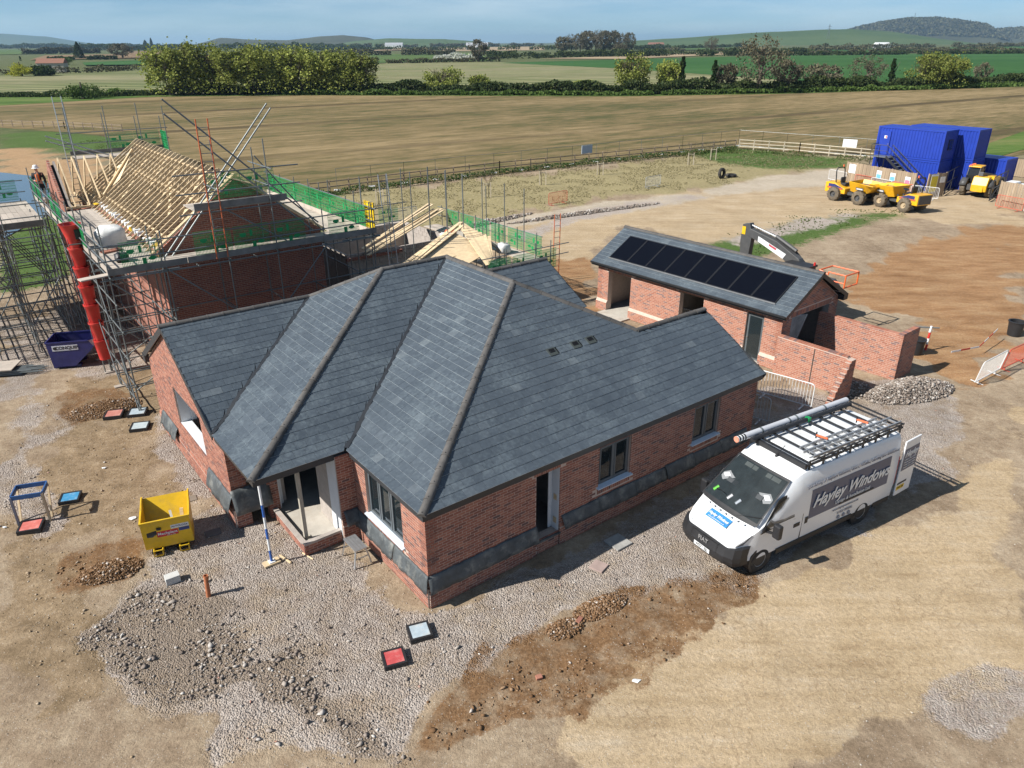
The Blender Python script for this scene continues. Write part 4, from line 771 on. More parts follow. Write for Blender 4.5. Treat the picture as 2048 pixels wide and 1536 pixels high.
# ================================================================ GARAGE WITH SOLAR PANELS, GARDEN WALLS
GL,GWd,GHe,GHr=10.886,4.736,2.443,3.79; TG=-0.888
def build_garage():
    T=thing('brick_garage','long red brick garage with black solar panels on its slate roof','garage',(4.018,36.122,0),TG)
    i=.25; zt=GHe-.12; yb=GWd-i; h=GWd/2; zr=GHr-.12
    W=[Wall((i,i),(GL-i,i),0,zt,[(.72,2.2,0,2.05),(5.18,6.5,0,2.1),(8.72,9.55,.02,2.1)]),
       Wall((GL-i,i),(GL-i,yb),0,zt,[(.66,3.55,0,2.12)],prof=[(0,zt),(yb-i,zt),(h-i,zr)]),Wall((GL-i,yb),(i,yb),0,zt,[(8.2,9.6,.9,2.05)]),Wall((i,yb),(i,i),0,zt,prof=[(0,zt),(yb-i,zt),(h-i,zr)])]
    sold=[(0,.65,2.27,2.06,2.06+.215),(0,5.1,6.58,2.105,2.32),(0,8.65,9.62,2.105,2.32),(1,.55,3.7,2.13,2.345)]
    lay_walls(T,W,M['mortar'],M['brick_g'],None,0,sold)
    P=MB(); PB=MB(); w=W[0]
    for a,b in ((0,.72),(2.2,5.18),(6.5,8.72),(9.55,GL-2*i)):
        w.box(P,a,b,0,.09,0,.42); P.add([w.pt(a,.09,.42),w.pt(b,.09,.42),w.pt(b,.004,.55),w.pt(a,.004,.55)],[(0,1,2,3)])
        P.add([w.pt(a,.09,.42),w.pt(a,.004,.55),w.pt(a,.004,.42)],[(0,1,2)]); P.add([w.pt(b,.09,.42),w.pt(b,.004,.42),w.pt(b,.004,.55)],[(0,1,2)])
        for k in range(6):
            t=a-(k%2)*.1125
            while t<b:
                x0,x1=max(t,a),min(t+.215,b)
                if x1-x0>.03: brick_box(PB,w,(x0,x1,.005+k*.07,.065+k*.07),.093)
                t+=.225
        P.obj('plinth',M['mortar'],T); P=MB()
    o=PB.obj('plinth_brickwork',M['brick_g'],T); o['kind']='stuff'
    b=MB(); b.box(i+.02,i-.02,0,GL-i-.02,yb-.02,.06); b.box(.9,-.5,0,2.6,.3,.055); b.box(8.9,-.25,0,9.9,.3,.055); b.obj('floor_slab',M['concrete'],T)
    b=MB(); b.box(4.3,.5,.06,4.4,4.2,2.4); b.box(8.0,.5,.06,8.1,4.2,2.4); b.obj('partition_wall',M['block'],T)
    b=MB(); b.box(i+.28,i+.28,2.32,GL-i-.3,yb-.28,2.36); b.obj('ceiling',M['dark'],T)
    t=(GHr-GHe)/h
    A=Roof((0,0),(1,0),(0,1),GHe,t,lambda d:-.03,lambda d:GL+.03,h,0)
    lay_slates(T,[(A,dict(skip=[(.95,9.9,.55,1.7)]))],0,M['slate_i'],M['slate_o'],lambda q:0)
    d=MB(); d.quad(A.pt(0,0,-.01),A.pt(GL,0,-.01),A.pt(GL,h,-.01),A.pt(0,h,-.01)); d.quad((0,h,GHr-.01),(GL,h,GHr-.01),(GL,GWd,GHe-.01),(0,GWd,GHe-.01)); d.obj('roof_deck',M['lead'],T)
    f=MB(); f.bar((0,.02,GHe-.1),(GL,.02,GHe-.1),.03,.16); f.bar((0,GWd-.02,GHe-.1),(GL,GWd-.02,GHe-.1),.03,.16); f.box(0,.03,GHe-.17,GL,.26,GHe-.155)
    for x in (-.01,GL+.01):
        f.bar((x,-.02,GHe-.1),(x,h,GHr-.1),.03,.17); f.bar((x,GWd+.02,GHe-.1),(x,h,GHr-.1),.03,.17)
    f.box(GL-.25,GWd-.3,GHe-.26,GL+.02,GWd+.04,GHe-.05); f.obj('fascia_board',M['fascia'],T)
    g=MB(); g.bar((0,-.06,GHe-.03),(GL,-.06,GHe-.03),.1,.07); g.obj('gutter',M['black'],T)
    half_tiles(T,(-.03,h,GHr),(GL+.04,h,GHr),A.nrm,Vector((0,t,1)).normalized(),r=.11,nail=False)
    m,nt,bs=newmat('solar_glass'); bs.inputs['Base Color'].default_value=(.004,.005,.009,1); bs.inputs['Roughness'].default_value=.12; bs.inputs['Specular IOR Level'].default_value=.12
    N=nt.nodes.new; tc=N('ShaderNodeTexCoord'); nz=N('ShaderNodeTexNoise'); nz.inputs['Scale'].default_value=1.5; nt.links.new(tc.outputs['Object'],nz.inputs[0]); mr=N('ShaderNodeMapRange'); mr.inputs[3].default_value=.08; mr.inputs[4].default_value=.22; nt.links.new(nz.outputs['Fac'],mr.inputs[0]); nt.links.new(mr.outputs[0],bs.inputs['Roughness'])
    pw=(10.10-.82)/8
    fr=pm('panel_frame',(.02,.02,.022),.4)
    for k in range(8):
        x0,x1=.82+k*pw+.008,.82+(k+1)*pw-.008; d0,d1=.40,1.86; b=MB()
        for (a,c,e,g_) in ((x0,x1,d0,d0+.03),(x0,x1,d1-.03,d1),(x0,x0+.03,d0+.03,d1-.03),(x1-.03,x1,d0+.03,d1-.03)):
            b.add([A.pt(a,e,.07),A.pt(c,e,.07),A.pt(c,g_,.07),A.pt(a,g_,.07),A.pt(a,e,.02),A.pt(c,e,.02),A.pt(c,g_,.02),A.pt(a,g_,.02)],[(0,1,2,3),(4,5,1,0),(5,6,2,1),(6,7,3,2),(7,4,0,3)])
        F=b.obj('solar_panel',fr,T); b=MB(); b.quad(A.pt(x0+.03,d0+.03,.064),A.pt(x1-.03,d0+.03,.064),A.pt(x1-.03,d1-.03,.064),A.pt(x0+.03,d1-.03,.064)); b.obj('solar_cells',m,F)
    b=MB(); b.bar(A.pt(.8,.38,.05),A.pt(10.12,.38,.05),.03,.05); b.obj('panel_rail',M['alu'],T)
    b=MB(); b.box(9.02,.32,.06,9.75,.36,2.05); b.obj('door_leaf',M['winframe'],T); b=MB(); b.box(9.1,.31,.15,9.68,.318,1.95); b.obj('door_glass',M['glass'],T)
    b=MB(); b.box(9.06,.24,1.0,9.14,.31,1.03); b.obj('door_handle',M['chrome'],T)
    return T
GAR=build_garage()
def garden_walls():
    L1=thing('garden_wall','red brick garden wall with a stepped raking end nearest the van','wall',(4.018,36.122,0),TG,'garden walls beside the garage')
    L1['kind']='thing'
    W=[Wall((GL-.22,0.0),(13.85,0.0),-.2,1.55,T=.22),Wall((13.85,0),(13.85,.22),-.2,1.55,T=.22)]
    mb=MB(); bb=MB()
    Wall((GL-.22,0.0),(13.63,0.0),-.2,1.55,T=.22).slab(mb)
    for q in W[0].bricks(): 
        if q[2]>-.1: brick_box(bb,W[0],q)
    # racked return: every course a little shorter than the one below
    k=0; z=-.2
    while z<1.5:
        reach=-1.12*(1-max(z,0)/1.62)-.06; reach=min(reach,-.1); n=int(-reach/.1125); reach=-n*.1125
        for face in (Wall((13.85,reach),(13.85,.22),z,z+.075),Wall((13.63,reach),(13.85,reach),z,z+.075),Wall((13.63,.0),(13.63,reach),z,z+.075)):
            face.z1=z+.075
            t=-(k%2)*.1125
            while t<face.L:
                a,b=max(t,0),min(t+.215,face.L)
                if b-a>.03: brick_box(bb,face,(a,b,z+.005,z+.07))
                t+=.225
        mb.box(13.64,reach+.004,z,13.845,.218,z+.0745)
        bb.add([(13.635,reach+.005,z+.071),(13.846,reach+.005,z+.071),(13.846,reach+.2,z+.071),(13.635,reach+.2,z+.071)],[(0,1,2,3)])
        z+=.075; k+=1
    mb.obj('wall',M['mortar'],L1); o=bb.obj('brickwork',M['brick_g'],L1); o['kind']='stuff'
    b=MB(); b.box(12.28,-.012,-.1,12.32,.01,1.5); b.obj('movement_joint',M['dark'],L1)
    b=MB(); t=GL-.2
    while t<13.6: b.box(t,.004,1.552,t+.1025,.215,1.60); t+=.1125
    b.obj('coping_bricks',M['brick_g'],L1)['kind']='stuff'
    L2=thing('garden_wall','tall free standing red brick garden wall behind the stone heap','wall',(4.018,36.122,0),TG,'garden walls beside the garage')
    L2['kind']='thing'
    W=[Wall((GL-.2,2.95),(14.27,2.95),-.2,1.9,T=.22),Wall((14.27,2.95),(14.27,4.35),-.2,1.9,T=.22)]
    mb=MB(); bb=MB()
    for w in W:
        w.slab(mb)
        for q in w.bricks(): brick_box(bb,w,q)
    for k in range(12): bb.box(14.06+.001,2.97+k*.1125,1.90,14.265,2.97+k*.1125+.1025,1.955)
    t=GL-.2
    while t<14.0: bb.box(t,2.955,1.9,t+.215,3.165,1.925); t+=.225
    mb.obj('wall',M['mortar'],L2); o=bb.obj('brickwork',M['brick_g'],L2); o['kind']='stuff'
garden_walls()
# ================================================================ HOUSE UNDER CONSTRUCTION (left) AND ITS SCAFFOLD
def brickmat(name,axis,dark=1.):
    m,nt,b=newmat(name); N=nt.nodes.new; Lk=nt.links.new
    tc=N('ShaderNodeTexCoord'); sp=N('ShaderNodeSeparateXYZ'); cb=N('ShaderNodeCombineXYZ'); Lk(tc.outputs['Object'],sp.inputs[0]); Lk(sp.outputs[axis],cb.inputs[0]); Lk(sp.outputs[2],cb.inputs[1])
    bt=N('ShaderNodeTexBrick'); bt.inputs['Scale'].default_value=1; bt.inputs['Brick Width'].default_value=.225; bt.inputs['Row Height'].default_value=.075; bt.inputs['Mortar Size'].default_value=.006; bt.inputs['Mortar Smooth'].default_value=.1; bt.inputs['Bias'].default_value=-.1
    bt.inputs['Color1'].default_value=(.38*dark,.135*dark,.085*dark,1); bt.inputs['Color2'].default_value=(.24*dark,.085*dark,.06*dark,1); bt.inputs['Mortar'].default_value=(.48*dark,.37*dark,.31*dark,1); Lk(cb.outputs[0],bt.inputs[0])
    nz=N('ShaderNodeTexNoise'); nz.inputs['Scale'].default_value=1.2; nz.inputs['Detail'].default_value=6; Lk(tc.outputs['Object'],nz.inputs[0]); mr=N('ShaderNodeMapRange'); mr.inputs[3].default_value=.75; mr.inputs[4].default_value=1.25; Lk(nz.outputs['Fac'],mr.inputs[0])
    hs=N('ShaderNodeHueSaturation'); Lk(mr.outputs[0],hs.inputs['Value']); Lk(bt.outputs[0],hs.inputs['Color']); Lk(hs.outputs[0],b.inputs['Base Color'])
    bp=N('ShaderNodeBump'); bp.inputs['Strength'].default_value=.6; bp.inputs['Distance'].default_value=.01; iv=N('ShaderNodeMath'); iv.operation='SUBTRACT'; iv.inputs[0].default_value=1; Lk(bt.outputs['Fac'],iv.inputs[1]); Lk(iv.outputs[0],bp.inputs['Height']); Lk(bp.outputs[0],b.inputs['Normal']); b.inputs['Roughness'].default_value=.9
    return m
M['bx']=brickmat('brick_wall_u',0); M['by']=brickmat('brick_wall_v',1)
_u=MB(); _u.tube((0,0,0),(0,0,1),.0242,8); UT={}
def tub(parent,name,p,q,mat='steel',r=1.):
    if mat not in UT: me=_u.mesh('tube_'+mat); me.materials.append(M[mat]); shade(me); UT[mat]=me
    p,q=Vector(p),Vector(q); d=q-p; o=bpy.data.objects.new(name,UT[mat]); COL.objects.link(o); o.parent=parent
    o.matrix_local=Matrix.Translation(p)@d.to_track_quat('Z','Y').to_matrix().to_4x4()@Matrix.Diagonal((r,r,d.length,1)); return o
def board(parent,p,q,w=.225,h=.038,name='scaffold_board',mat='board'):
    m=MB(); m.bar(p,q,w,h); return m.obj(name,M[mat],parent)
def deck(parent,u0,u1,v0,v1,z,along='v'):
    if along=='v':
        u=u0+.11
        while u<u1:
            v=v0
            while v<v1-.3:
                e=min(v+3.9,v1); board(parent,(u,v+.01,z+random.uniform(-.004,.004)),(u,e-.01,z+random.uniform(-.004,.004))); v=e
            u+=.235
    else:
        v=v0+.11
        while v<v1:
            u=u0
            while u<u1-.3:
                e=min(u+3.9,u1); board(parent,(u+.01,v,z+random.uniform(-.004,.004)),(e-.01,v,z+random.uniform(-.004,.004))); u=e
            v+=.235
def guard_mesh():
    m=MB(); Lg,Hg=1.3,.95
    for i in range(27): x=i*Lg/26; m.box(x-.007,-.004,0,x+.007,.004,Hg)
    for j in range(8): z=j*Hg/7; m.box(0,-.005,z-.008,Lg,.005,z+.008)
    # solid badge plates moulded into the guard
    for cx,cz,rx,rz in ((.32,.62,.13,.075),(.98,.30,.13,.075)):
        m.add([(cx+rx*math.cos(t*math.pi/5),-.007,cz+rz*math.sin(t*math.pi/5)) for t in range(10)],[tuple(range(10))])
    m.box(.66,-.008,.12,.78,.006,.34); m.box(.58,-.008,.55,.68,.006,.78)
    me=m.mesh('brick_guard'); me.materials.append(M['green']); return me
GM=guard_mesh()
def guard(parent,p,d,tilt=0.):
    o=bpy.data.objects.new('brick_guard',GM); COL.objects.link(o); o.parent=parent; o.location=p; o.rotation_euler=(tilt,0,math.atan2(d[1],d[0])); return o
def ladder(parent_or_none,name,p,q,w=.4,mat='orangepaint',rung='steel',gap=.28,label=None,wdir=(1,0,0),group=None):
    p,q=Vector(p),Vector(q); wd=Vector(wdir)*w; L=(q-p).length; n=int(L/gap)
    T=thing(name,label,'ladder',group=group); 
    tub(T,'ladder_rail',p,q,mat,.9); tub(T,'ladder_rail',p+wd,q+wd,mat,.9)
    for i in range(1,n): c=p+(q-p)*(i/n); tub(T,'rung',c,c+wd,rung,.55)
    return T
HU0,HU1,HV0,HV1,HZ,HZR=-.72,5.75,17.4,33.,5.38,7.78
def build_left_house():
    T=sthing('unfinished_house','unfinished red brick house with bare roof trusses inside the scaffold','house',0,0)
    hu=(HU0+HU1)/2
    # walls
    m=MB(); m.prism([(HU0,0),(HU1,0),(HU1,HZ-.1),(hu,HZR-.12),(HU0,HZ-.1)],.3,'y',HV0); m.obj('gable_wall',M['bx'],T)
    w=Wall((HU0,28.6),(HU0,HV0+.3),0,HZ-.08,[(3.2,3.75,4.35,4.95),(5.3,5.85,4.35,4.95),(7.4,7.95,4.35,4.95),(9.3,9.85,4.35,4.95)],T=.3); m=MB(); w.slab(m); m.obj('side_wall',M['by'],T)
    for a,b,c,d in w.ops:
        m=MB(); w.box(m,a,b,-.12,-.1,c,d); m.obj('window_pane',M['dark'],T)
    m=MB(); m.box(HU1-.3,HV0+.3,0,HU1,HV1,HZ-.08); m.obj('side_wall',M['by'],T); m=MB(); m.box(HU0,HV1-.3,0,HU1-.3,HV1,HZ-.08); m.obj('back_wall',M['bx'],T)
    m=MB(); m.box(HU0+.3,HV0+.3,2.6,HU1-.3,HV1-.3,2.75); m.obj('upper_floor',M['timber'],T)
    # wing to the left: cavity gable, front wall
    m=MB(); m.prism([(28.55,0),(32.9,0),(32.9,5.25),(30.72,7.3),(28.55,5.25)],.11,'x',-2.1); m.obj('outer_leaf',M['by'],T)
    m=MB(); m.prism([(28.62,0),(32.8,0),(32.8,5.25),(30.72,7.22),(28.62,5.25)],.10,'x',-1.86); m.obj('inner_leaf',M['block'],T)
    m=MB(); m.prism([(28.7,0.2),(32.7,.2),(32.7,5.15),(30.72,7.05),(28.7,5.15)],.10,'x',-1.97); m.obj('cavity_shade',M['black'],T)  # black slab fills the gap between the leaves, shade as its colour
    m=MB(); m.box(-1.75,28.6,0,HU0-.001,28.9,5.2); m.obj('wing_wall',M['bx'],T)
    m=MB(); m.bar((-2.0,28.55,5.32),(HU0+.1,28.5,5.32),.1,.09); m.obj('wall_plate',M['timber'],T)
    # roof trusses
    def truss():
        m=MB(); h=(HZR-HZ); run=hu-HU0; W_,D_=.045,.085
        m.bar((HU0-.28,0,HZ-.28*h/run),(hu,0,HZR),W_,D_,(0,0,1)); m.bar((HU1+.28,0,HZ-.28*h/run),(hu,0,HZR),W_,D_,(0,0,1)); m.bar((HU0,0,HZ),(HU1,0,HZ),W_,D_)
        for a,b in ((.33,.5),(.67,.5),(.33,.25),(.67,.75)):
            x=HU0+(HU1-HU0)*a; x2=HU0+(HU1-HU0)*b; z2=HZ+h*(1-abs(x2-hu)/run); m.bar((x,0,HZ),(x2,0,z2),W_,.08)
        m.bar((hu,0,HZ),(hu,0,HZR),W_,.08); me=m.mesh('roof_truss'); me.materials.append(M['timber']); return me
    tm=truss(); v=HV0+.2; tm2=None
    while v<HV1-.1:
        o=bpy.data.objects.new('roof_truss',tm); COL.objects.link(o); o.parent=T; o.location=(0,v,0); v+=.6
    h=(HZR-HZ); run=hu-HU0
    def rz(u): return HZ+h*(1-abs(u-hu)/run)
    for k,(a,b,va,vb) in enumerate(((.5,2.2,18.2,20.6),(0.2,2.0,21.2,23.6),(.6,2.3,24.0,26.2),(.1,1.9,26.4,28.6),(.4,1.4,19.6,22.6),(1.2,2.5,22.6,24.2))):
        m=MB(); m.bar((a,va,rz(a)-.10),(b,vb,rz(b)-.10),.10,.025); m.obj('diagonal_brace',M['timber'],T)
    for u in (-.2,1.3,2.35):
        m=MB(); m.bar((u,HV0+.3,rz(u)-.12),(u,HV1-.3,rz(u)-.12),.035,.09); m.obj('binder',M['timber'],T)
    # gable ladder boards on the near verge
    for k in range(5):
        m=MB(); off=.03+k*.055; m.bar((HU0-.3,HV0-.12+off*.8,HZ-.2+.05),(hu,HV0-.12+off*.8,HZR+.05),.03,.06); m.obj('verge_batten',M['timber'],T)
    m=MB(); m.bar((hu-.25,HV0-.02,HZR-.05),(hu+.5,HV0-.02,rz(hu+.5)+.05),.7,.03); m.obj('ridge_board',M['timber'],T)
    # wing rafters and the valley sheet
    for k,u in enumerate((-1.6,-1.0,-.45,.15,.75)):
        vb=28.55+(max(0,u-HU0)*1.0); zb=5.35+(vb-28.55)*.94; m=MB(); m.bar((u,vb-.05,zb),(u,30.72,7.33),.045,.12); m.obj('wing_rafter',M['timber'],T)
        m=MB(); m.bar((u,32.9,5.35),(u,30.72,7.33),.045,.12); m.obj('wing_rafter',M['timber'],T)
        m=MB(); m.bar((u,28.6,5.33),(u,32.8,5.33),.04,.1); m.obj('wing_tie',M['timber'],T); m=MB(); m.bar((u,30.1,5.33),(u,30.1,6.75),.04,.08); m.obj('wing_strut',M['timber'],T)
    m=MB(); m.add([(.0,28.9,rz(0.)+.02),(.55,28.7,rz(.55)+.05),(1.75,30.8,rz(1.75)+.1),(.95,30.9,rz(.95)+.06)],[(0,1,2,3)]); o=m.obj('valley_sheet',M['timber'],T); s=o.modifiers.new('s','SOLIDIFY'); s.thickness=.03
    m=MB(); m.bar((-.35,28.35,rz(-.35)+.1),(1.85,31.0,rz(1.85)+.14),.06,.16); m.obj('valley_rafter',M['timber'],T)
    for (u,v,z,sx,sy,sz) in ((-.75,28.2,5.42,.22,.3,.12),(-.72,21.6,5.4,.25,.35,.14),(-.6,17.75,5.42,.3,.3,.16)):
        m=MB(); V,F=icos(1,np.array([1.])); m.add([(u+p[0]*sx*.7,v+p[1]*sy*.7,z+p[2]*sz) for p in V[0]],F.tolist()); m.obj('yellow_wrap',M['yellow'],T)
    k=0; v=17.9
    while v<28.4: m=MB(); m.box(HU0+.02,v,HZ-.08,HU0+.28,v+.3,HZ+.06+.04*math.sin(v*9)); m.obj('insulation_pad',M['insul'],T); v+=.52
    return T
build_left_house()
OU,IU,FV,IV,PZ=-2.8,-1.05,15.45,16.95,5.2
def build_scaffold():
    T=sthing('tube_scaffold','galvanised tube scaffold with green guards wrapped round the unfinished house','scaffold',0,0)
    vs=[FV,16.95,18.5,20.3,22.1,23.9,25.7,27.5,29.3,31.2,33.0]
    for v in vs:
        tub(T,'standard',(OU+random.uniform(-.03,.03),v,0),(OU,v,6.5+random.uniform(-.1,.5))); tub(T,'standard',(IU,v+.05,0),(IU,v+.05,PZ-.1 if v>18 else 6.4))
        m=MB(); m.box(OU-.3,v-.12,.0,OU+.15,v+.12,.045); m.obj('sole_board',M['board'],T)
        for z in (1.05,3.1,PZ-.09): tub(T,'transom',(OU-.15,v+.04,z),(IU+.55,v+.04,z))
    for z in (.35,1.15,2.1,3.2,4.2,PZ-.05):
        tub(T,'ledger',(OU,FV-.2,z),(OU,33.3,z)); 
    for z in (1.15,3.2,PZ-.05): tub(T,'ledger',(IU,FV-.2,z),(IU,28.2,z))
    for z in (5.68,6.2): tub(T,'guard_rail',(OU-.03,FV-.3,z),(OU-.03,33.4,z))
    for i in range(0,8,2): tub(T,'brace',(OU-.06,vs[i],.1),(OU-.06,vs[i+2],5.1))
    for i in range(1,9,2): tub(T,'brace',(OU+.05,vs[i],3.1),(IU,vs[i]+.1,1.1)); 
    for i in range(0,10,1): tub(T,'brace',(OU,vs[i]+.05,.15),(IU,vs[i]+.1,1.1)) if i%2 else tub(T,'brace',(OU,vs[i]+.05,5.0),(IU,vs[i]+.1,3.2))
    us=[OU,-.95,1.25,3.1,5.05,7.1]
    for i,u in enumerate(us):
        top={2:9.35,3:9.25}.get(i,6.5); tub(T,'standard',(u,FV,0),(u,FV,top)); tub(T,'standard',(u+.05,IV,0),(u+.05,IV,{2:8.9,3:8.8}.get(i,PZ+ .6)))
        for z in (1.1,3.15,PZ-.09): tub(T,'transom',(u+.05,FV-.22,z),(u+.05,IV+.3,z))
    for u in (0.1,2.2,4.1,6.1): tub(T,'transom',(u,FV-.3,PZ-.085),(u,IV+.3,PZ-.085))
    for z in (1.15,3.2,PZ-.13):
        tub(T,'ledger',(OU-.3,FV-.03,z),(7.5,FV-.03,z)); tub(T,'ledger',(OU-.3,IV,z),(7.4,IV,z))
    for z in (5.72,6.22): tub(T,'guard_rail',(OU-.4,FV-.05,z),(7.7,FV-.05,z))
    tub(T,'brace',(1.3,FV-.08,1.1),(5.1,FV-.08,5.1)); tub(T,'brace',(-.9,FV-.08,5.1),(1.3,FV-.08,3.1)); tub(T,'brace',(3.2,IV-.1,8.5),(5.6,IV-.1,5.3)); tub(T,'brace',(1.3,FV+.06,7.0),(3.9,FV+.06,5.2))
    # upper lift at the gable
    deck(T,.35,3.7,FV+.1,IV,6.98,'u'); m=MB(); m.bar((.35,FV+.05,7.12),(3.75,FV+.05,7.12),.035,.23); m.obj('toe_board',M['toe'],T)
    for z in (6.9,7.6,8.25): tub(T,'guard_rail',(-.2,FV-.03,z),(4.3,FV-.03,z))
    tub(T,'guard_rail',(1.3,FV-.3,7.6),(1.3,IV+.3,7.6)); tub(T,'guard_rail',(3.1,FV-.3,7.6),(3.1,IV+.3,7.6)); tub(T,'guard_rail',(3.1,FV-.5,8.25),(3.1,IV+.4,8.25))
    for k in range(2): guard(T,(1.3+k*1.32,IV+.1,7.05),(1,0))
    # long sloping tubes laid over both roof slopes
    for (p,q) in (((.2,16.5,10.65),(5.3,16.5,5.75)),((.1,16.2,10.2),(4.9,16.2,5.55)),((3.86,16.6,10.34),(-.75,16.6,5.2)),((4.1,16.9,10.15),(-.45,16.9,5.1))): tub(T,'sloping_tube',p,q,'steel',1.25)
    # platforms
    deck(T,OU+.08,HU0-.02,IV,28.3,PZ,'v'); deck(T,OU+.08,-2.15,28.3,33.2,PZ,'v'); deck(T,OU+.08,7.1,FV+.1,IV,PZ,'u'); deck(T,5.95,7.15,IV,27.,PZ,'v')
    for (a,b) in ((OU,-.2),(-.2,2.4),(2.4,5.0),(5.0,7.35)): m=MB(); m.bar((a+.01,FV-.01,PZ+.13),(b-.01,FV-.01,PZ+.13),.036,.225); m.obj('toe_board',M['toe'],T)
    for k in range(5): v=FV+k*3.5; m=MB(); m.bar((OU+.04,v+.02,PZ+.12),(OU+.04,min(v+3.48,33),PZ+.12),.036,.2); m.obj('toe_board',M['board'],T)
    board(T,(OU-.9,FV+.05,PZ+.02),(OU+.35,FV+.25,PZ+.02),.35)
    # right hand side lift
    for i,v in enumerate([FV,16.3,17.0,17.8,19.5,20.5,21.7,23.4,25.2,27.0]):
        tub(T,'standard',(7.2,v,0),(7.2,v,[6.5,7.3,6.7,6.4,6.85,6.6,6.6,6.5,6.4,6.4][i])); tub(T,'transom',(5.8,v,PZ-.09),(7.5,v,PZ-.09))
    for z in (1.2,3.2,PZ-.05,5.7,6.25): tub(T,'ledger',(7.22,FV-.3,z),(7.22,27.4,z))
    for k in range(8): guard(T,(7.17,16.0+k*1.36,PZ+.08),(0,1))
    m=MB(); m.bar((7.12,FV,PZ+.1),(7.12,27,PZ+.1),.036,.2); m.obj('toe_board',M['board'],T)
    for k in range(3): guard(T,(.15+k*1.42,FV+.05,PZ+.1),(1,0))
    guard(T,(-2.3,FV+.05,PZ+.1),(1,0)); guard(T,(5.3,FV+.05,PZ+.1),(1,0))
    for k in range(4): guard(T,(OU+.03,19.2+k*1.5+(2.2 if k>1 else 0),PZ+.1),(0,1))
    for k in range(2): guard(T,(OU+.03,30.+k*1.4,PZ+.1),(0,1))
    guard(T,(-2.75,33.15,PZ+.1),(1,0))
    # back lift behind the ridge
    deck(T,-.4,4.2,33.4,34.8,6.9,'u')
    for u in (-.45,1.3,2.9,4.2): tub(T,'standard',(u,33.3,0),(u,33.3,9.2+random.uniform(-.3,.6))); tub(T,'standard',(u+.15,34.9,0),(u+.15,34.9,8.9+random.uniform(-.3,.8)))
    for z in (6.8,7.5,8.05): tub(T,'guard_rail',(-.9,34.92,z),(4.7,34.92,z))
    m=MB(); m.bar((-.45,34.85,7.05),(4.25,34.85,7.05),.036,.2); m.obj('toe_board',M['toe'],T)
    for k in range(2): guard(T,(1.5+k*1.36,34.9,7.0),(1,0))
    guard(T,(4.25,33.5,7.0),(0,1))
    for k in range(2): tub(T,'sloping_tube',(-1.6,33.2+k*.3,8.15-k*.25),(1.6,33.2+k*.3,6.8-k*.2),'alu',1.3)
    return T
build_scaffold()
def build_bay():
    T=sthing('loading_bay_scaffold','dense tube scaffold loading bay at the far left edge','scaffold',0,0)
    us=[-9.2,-7.7,-6.3,-4.9,-3.4]; vs=[24.6,26.2,27.9,29.6,31.3,33.0]
    for u in us:
        for v in vs:
            tub(T,'standard',(u+random.uniform(-.05,.05),v,0),(u,v,random.choice([5.3,6.3,6.4]) if v in (24.6,33.0) or u in (-9.2,-3.4) else 5.1))
            if random.random()<.5: tub(T,'standard',(u+.12,v+.06,0),(u+.1,v+.06,5.0))
    for z in (.4,1.3,2.2,3.1,4.0,5.0):
        for v in vs: tub(T,'ledger',(-9.5,v+.04,z),(-3.1,v+.04,z+.0))
        for u in us: tub(T,'transom',(u+.04,24.3,z+.06),(u+.04,33.3,z+.06))
    for v in vs[::1]:
        for i in range(4): tub(T,'brace',(us[i],v+.08,.2+.9*(i%2)),(us[i+1],v+.08,2.2+.9*(i%2))) if (i+int(v))%2 else tub(T,'brace',(us[i+1],v+.08,2.2),(us[i],v+.08,4.6))
    for u in us: tub(T,'brace',(u+.08,24.6,4.8),(u+.08,29.6,.3)); tub(T,'brace',(u+.09,27.9,4.8),(u+.09,33.,.3))
    deck(T,-9.3,-6.2,24.6,33.1,5.15,'v'); deck(T,-6.0,-3.2,26.0,33.1,5.15,'v')
    m=MB(); m.bar((-9.3,24.55,5.30),(-6.15,24.55,5.30),.04,.25); m.obj('toe_board',M['toe'],T); m=MB(); m.bar((-6.0,25.95,5.30),(-3.2,25.95,5.30),.04,.25); m.obj('toe_board',M['toe'],T)
    for z in (5.6,6.15):
        tub(T,'guard_rail',(-9.5,24.5,z),(-6.0,24.5,z)); tub(T,'guard_rail',(-6.1,25.9,z),(-3.1,25.9,z)); tub(T,'guard_rail',(-9.4,33.1,z),(-3.1,33.1,z)); tub(T,'guard_rail',(-6.1,24.4,z),(-6.1,33.2,z))
    for k in range(4): guard(T,(-9.1+k*1.45,33.1,5.25),(1,0))
    for k in range(3): guard(T,(-6.12,27.5+k*1.5,5.25),(0,1))
    m=MB(); m.box(-7.6,24.49,5.02,-6.1,24.52,5.3); s=m.obj('scaffold_sign',M['yellow'],T); m=MB(); m.box(-7.55,24.482,5.05,-6.16,24.489,5.27); m.obj('sign_band',M['black'],s)
    m=MB(); m.box(-7.5,24.476,5.07,-6.2,24.481,5.25); m.obj('sign_panel',pm('sign_yellow',(.62,.40,.03),.5),s)
    return T
build_bay()
ladder(None,'access_ladder',S(.78,15.3,5.25),S(.85,15.3,10.05),label='tall orange access ladder against the gable scaffold',wdir=(UX,UY,0),group='scaffold ladders')
ladder(None,'access_ladder',S(-.95,32.7,5.2),S(-.9,33.1,10.0),label='grey ladder standing at the back left of the scaffold',mat='alu',wdir=(UX,UY,0),group='scaffold ladders')
ladder(None,'access_ladder',S(8.0,15.6,2.5),S(8.0,16.2,7.4),label='grey ladder right of the green guarded lift',mat='alu',wdir=(UX,UY,0),group='scaffold ladders')
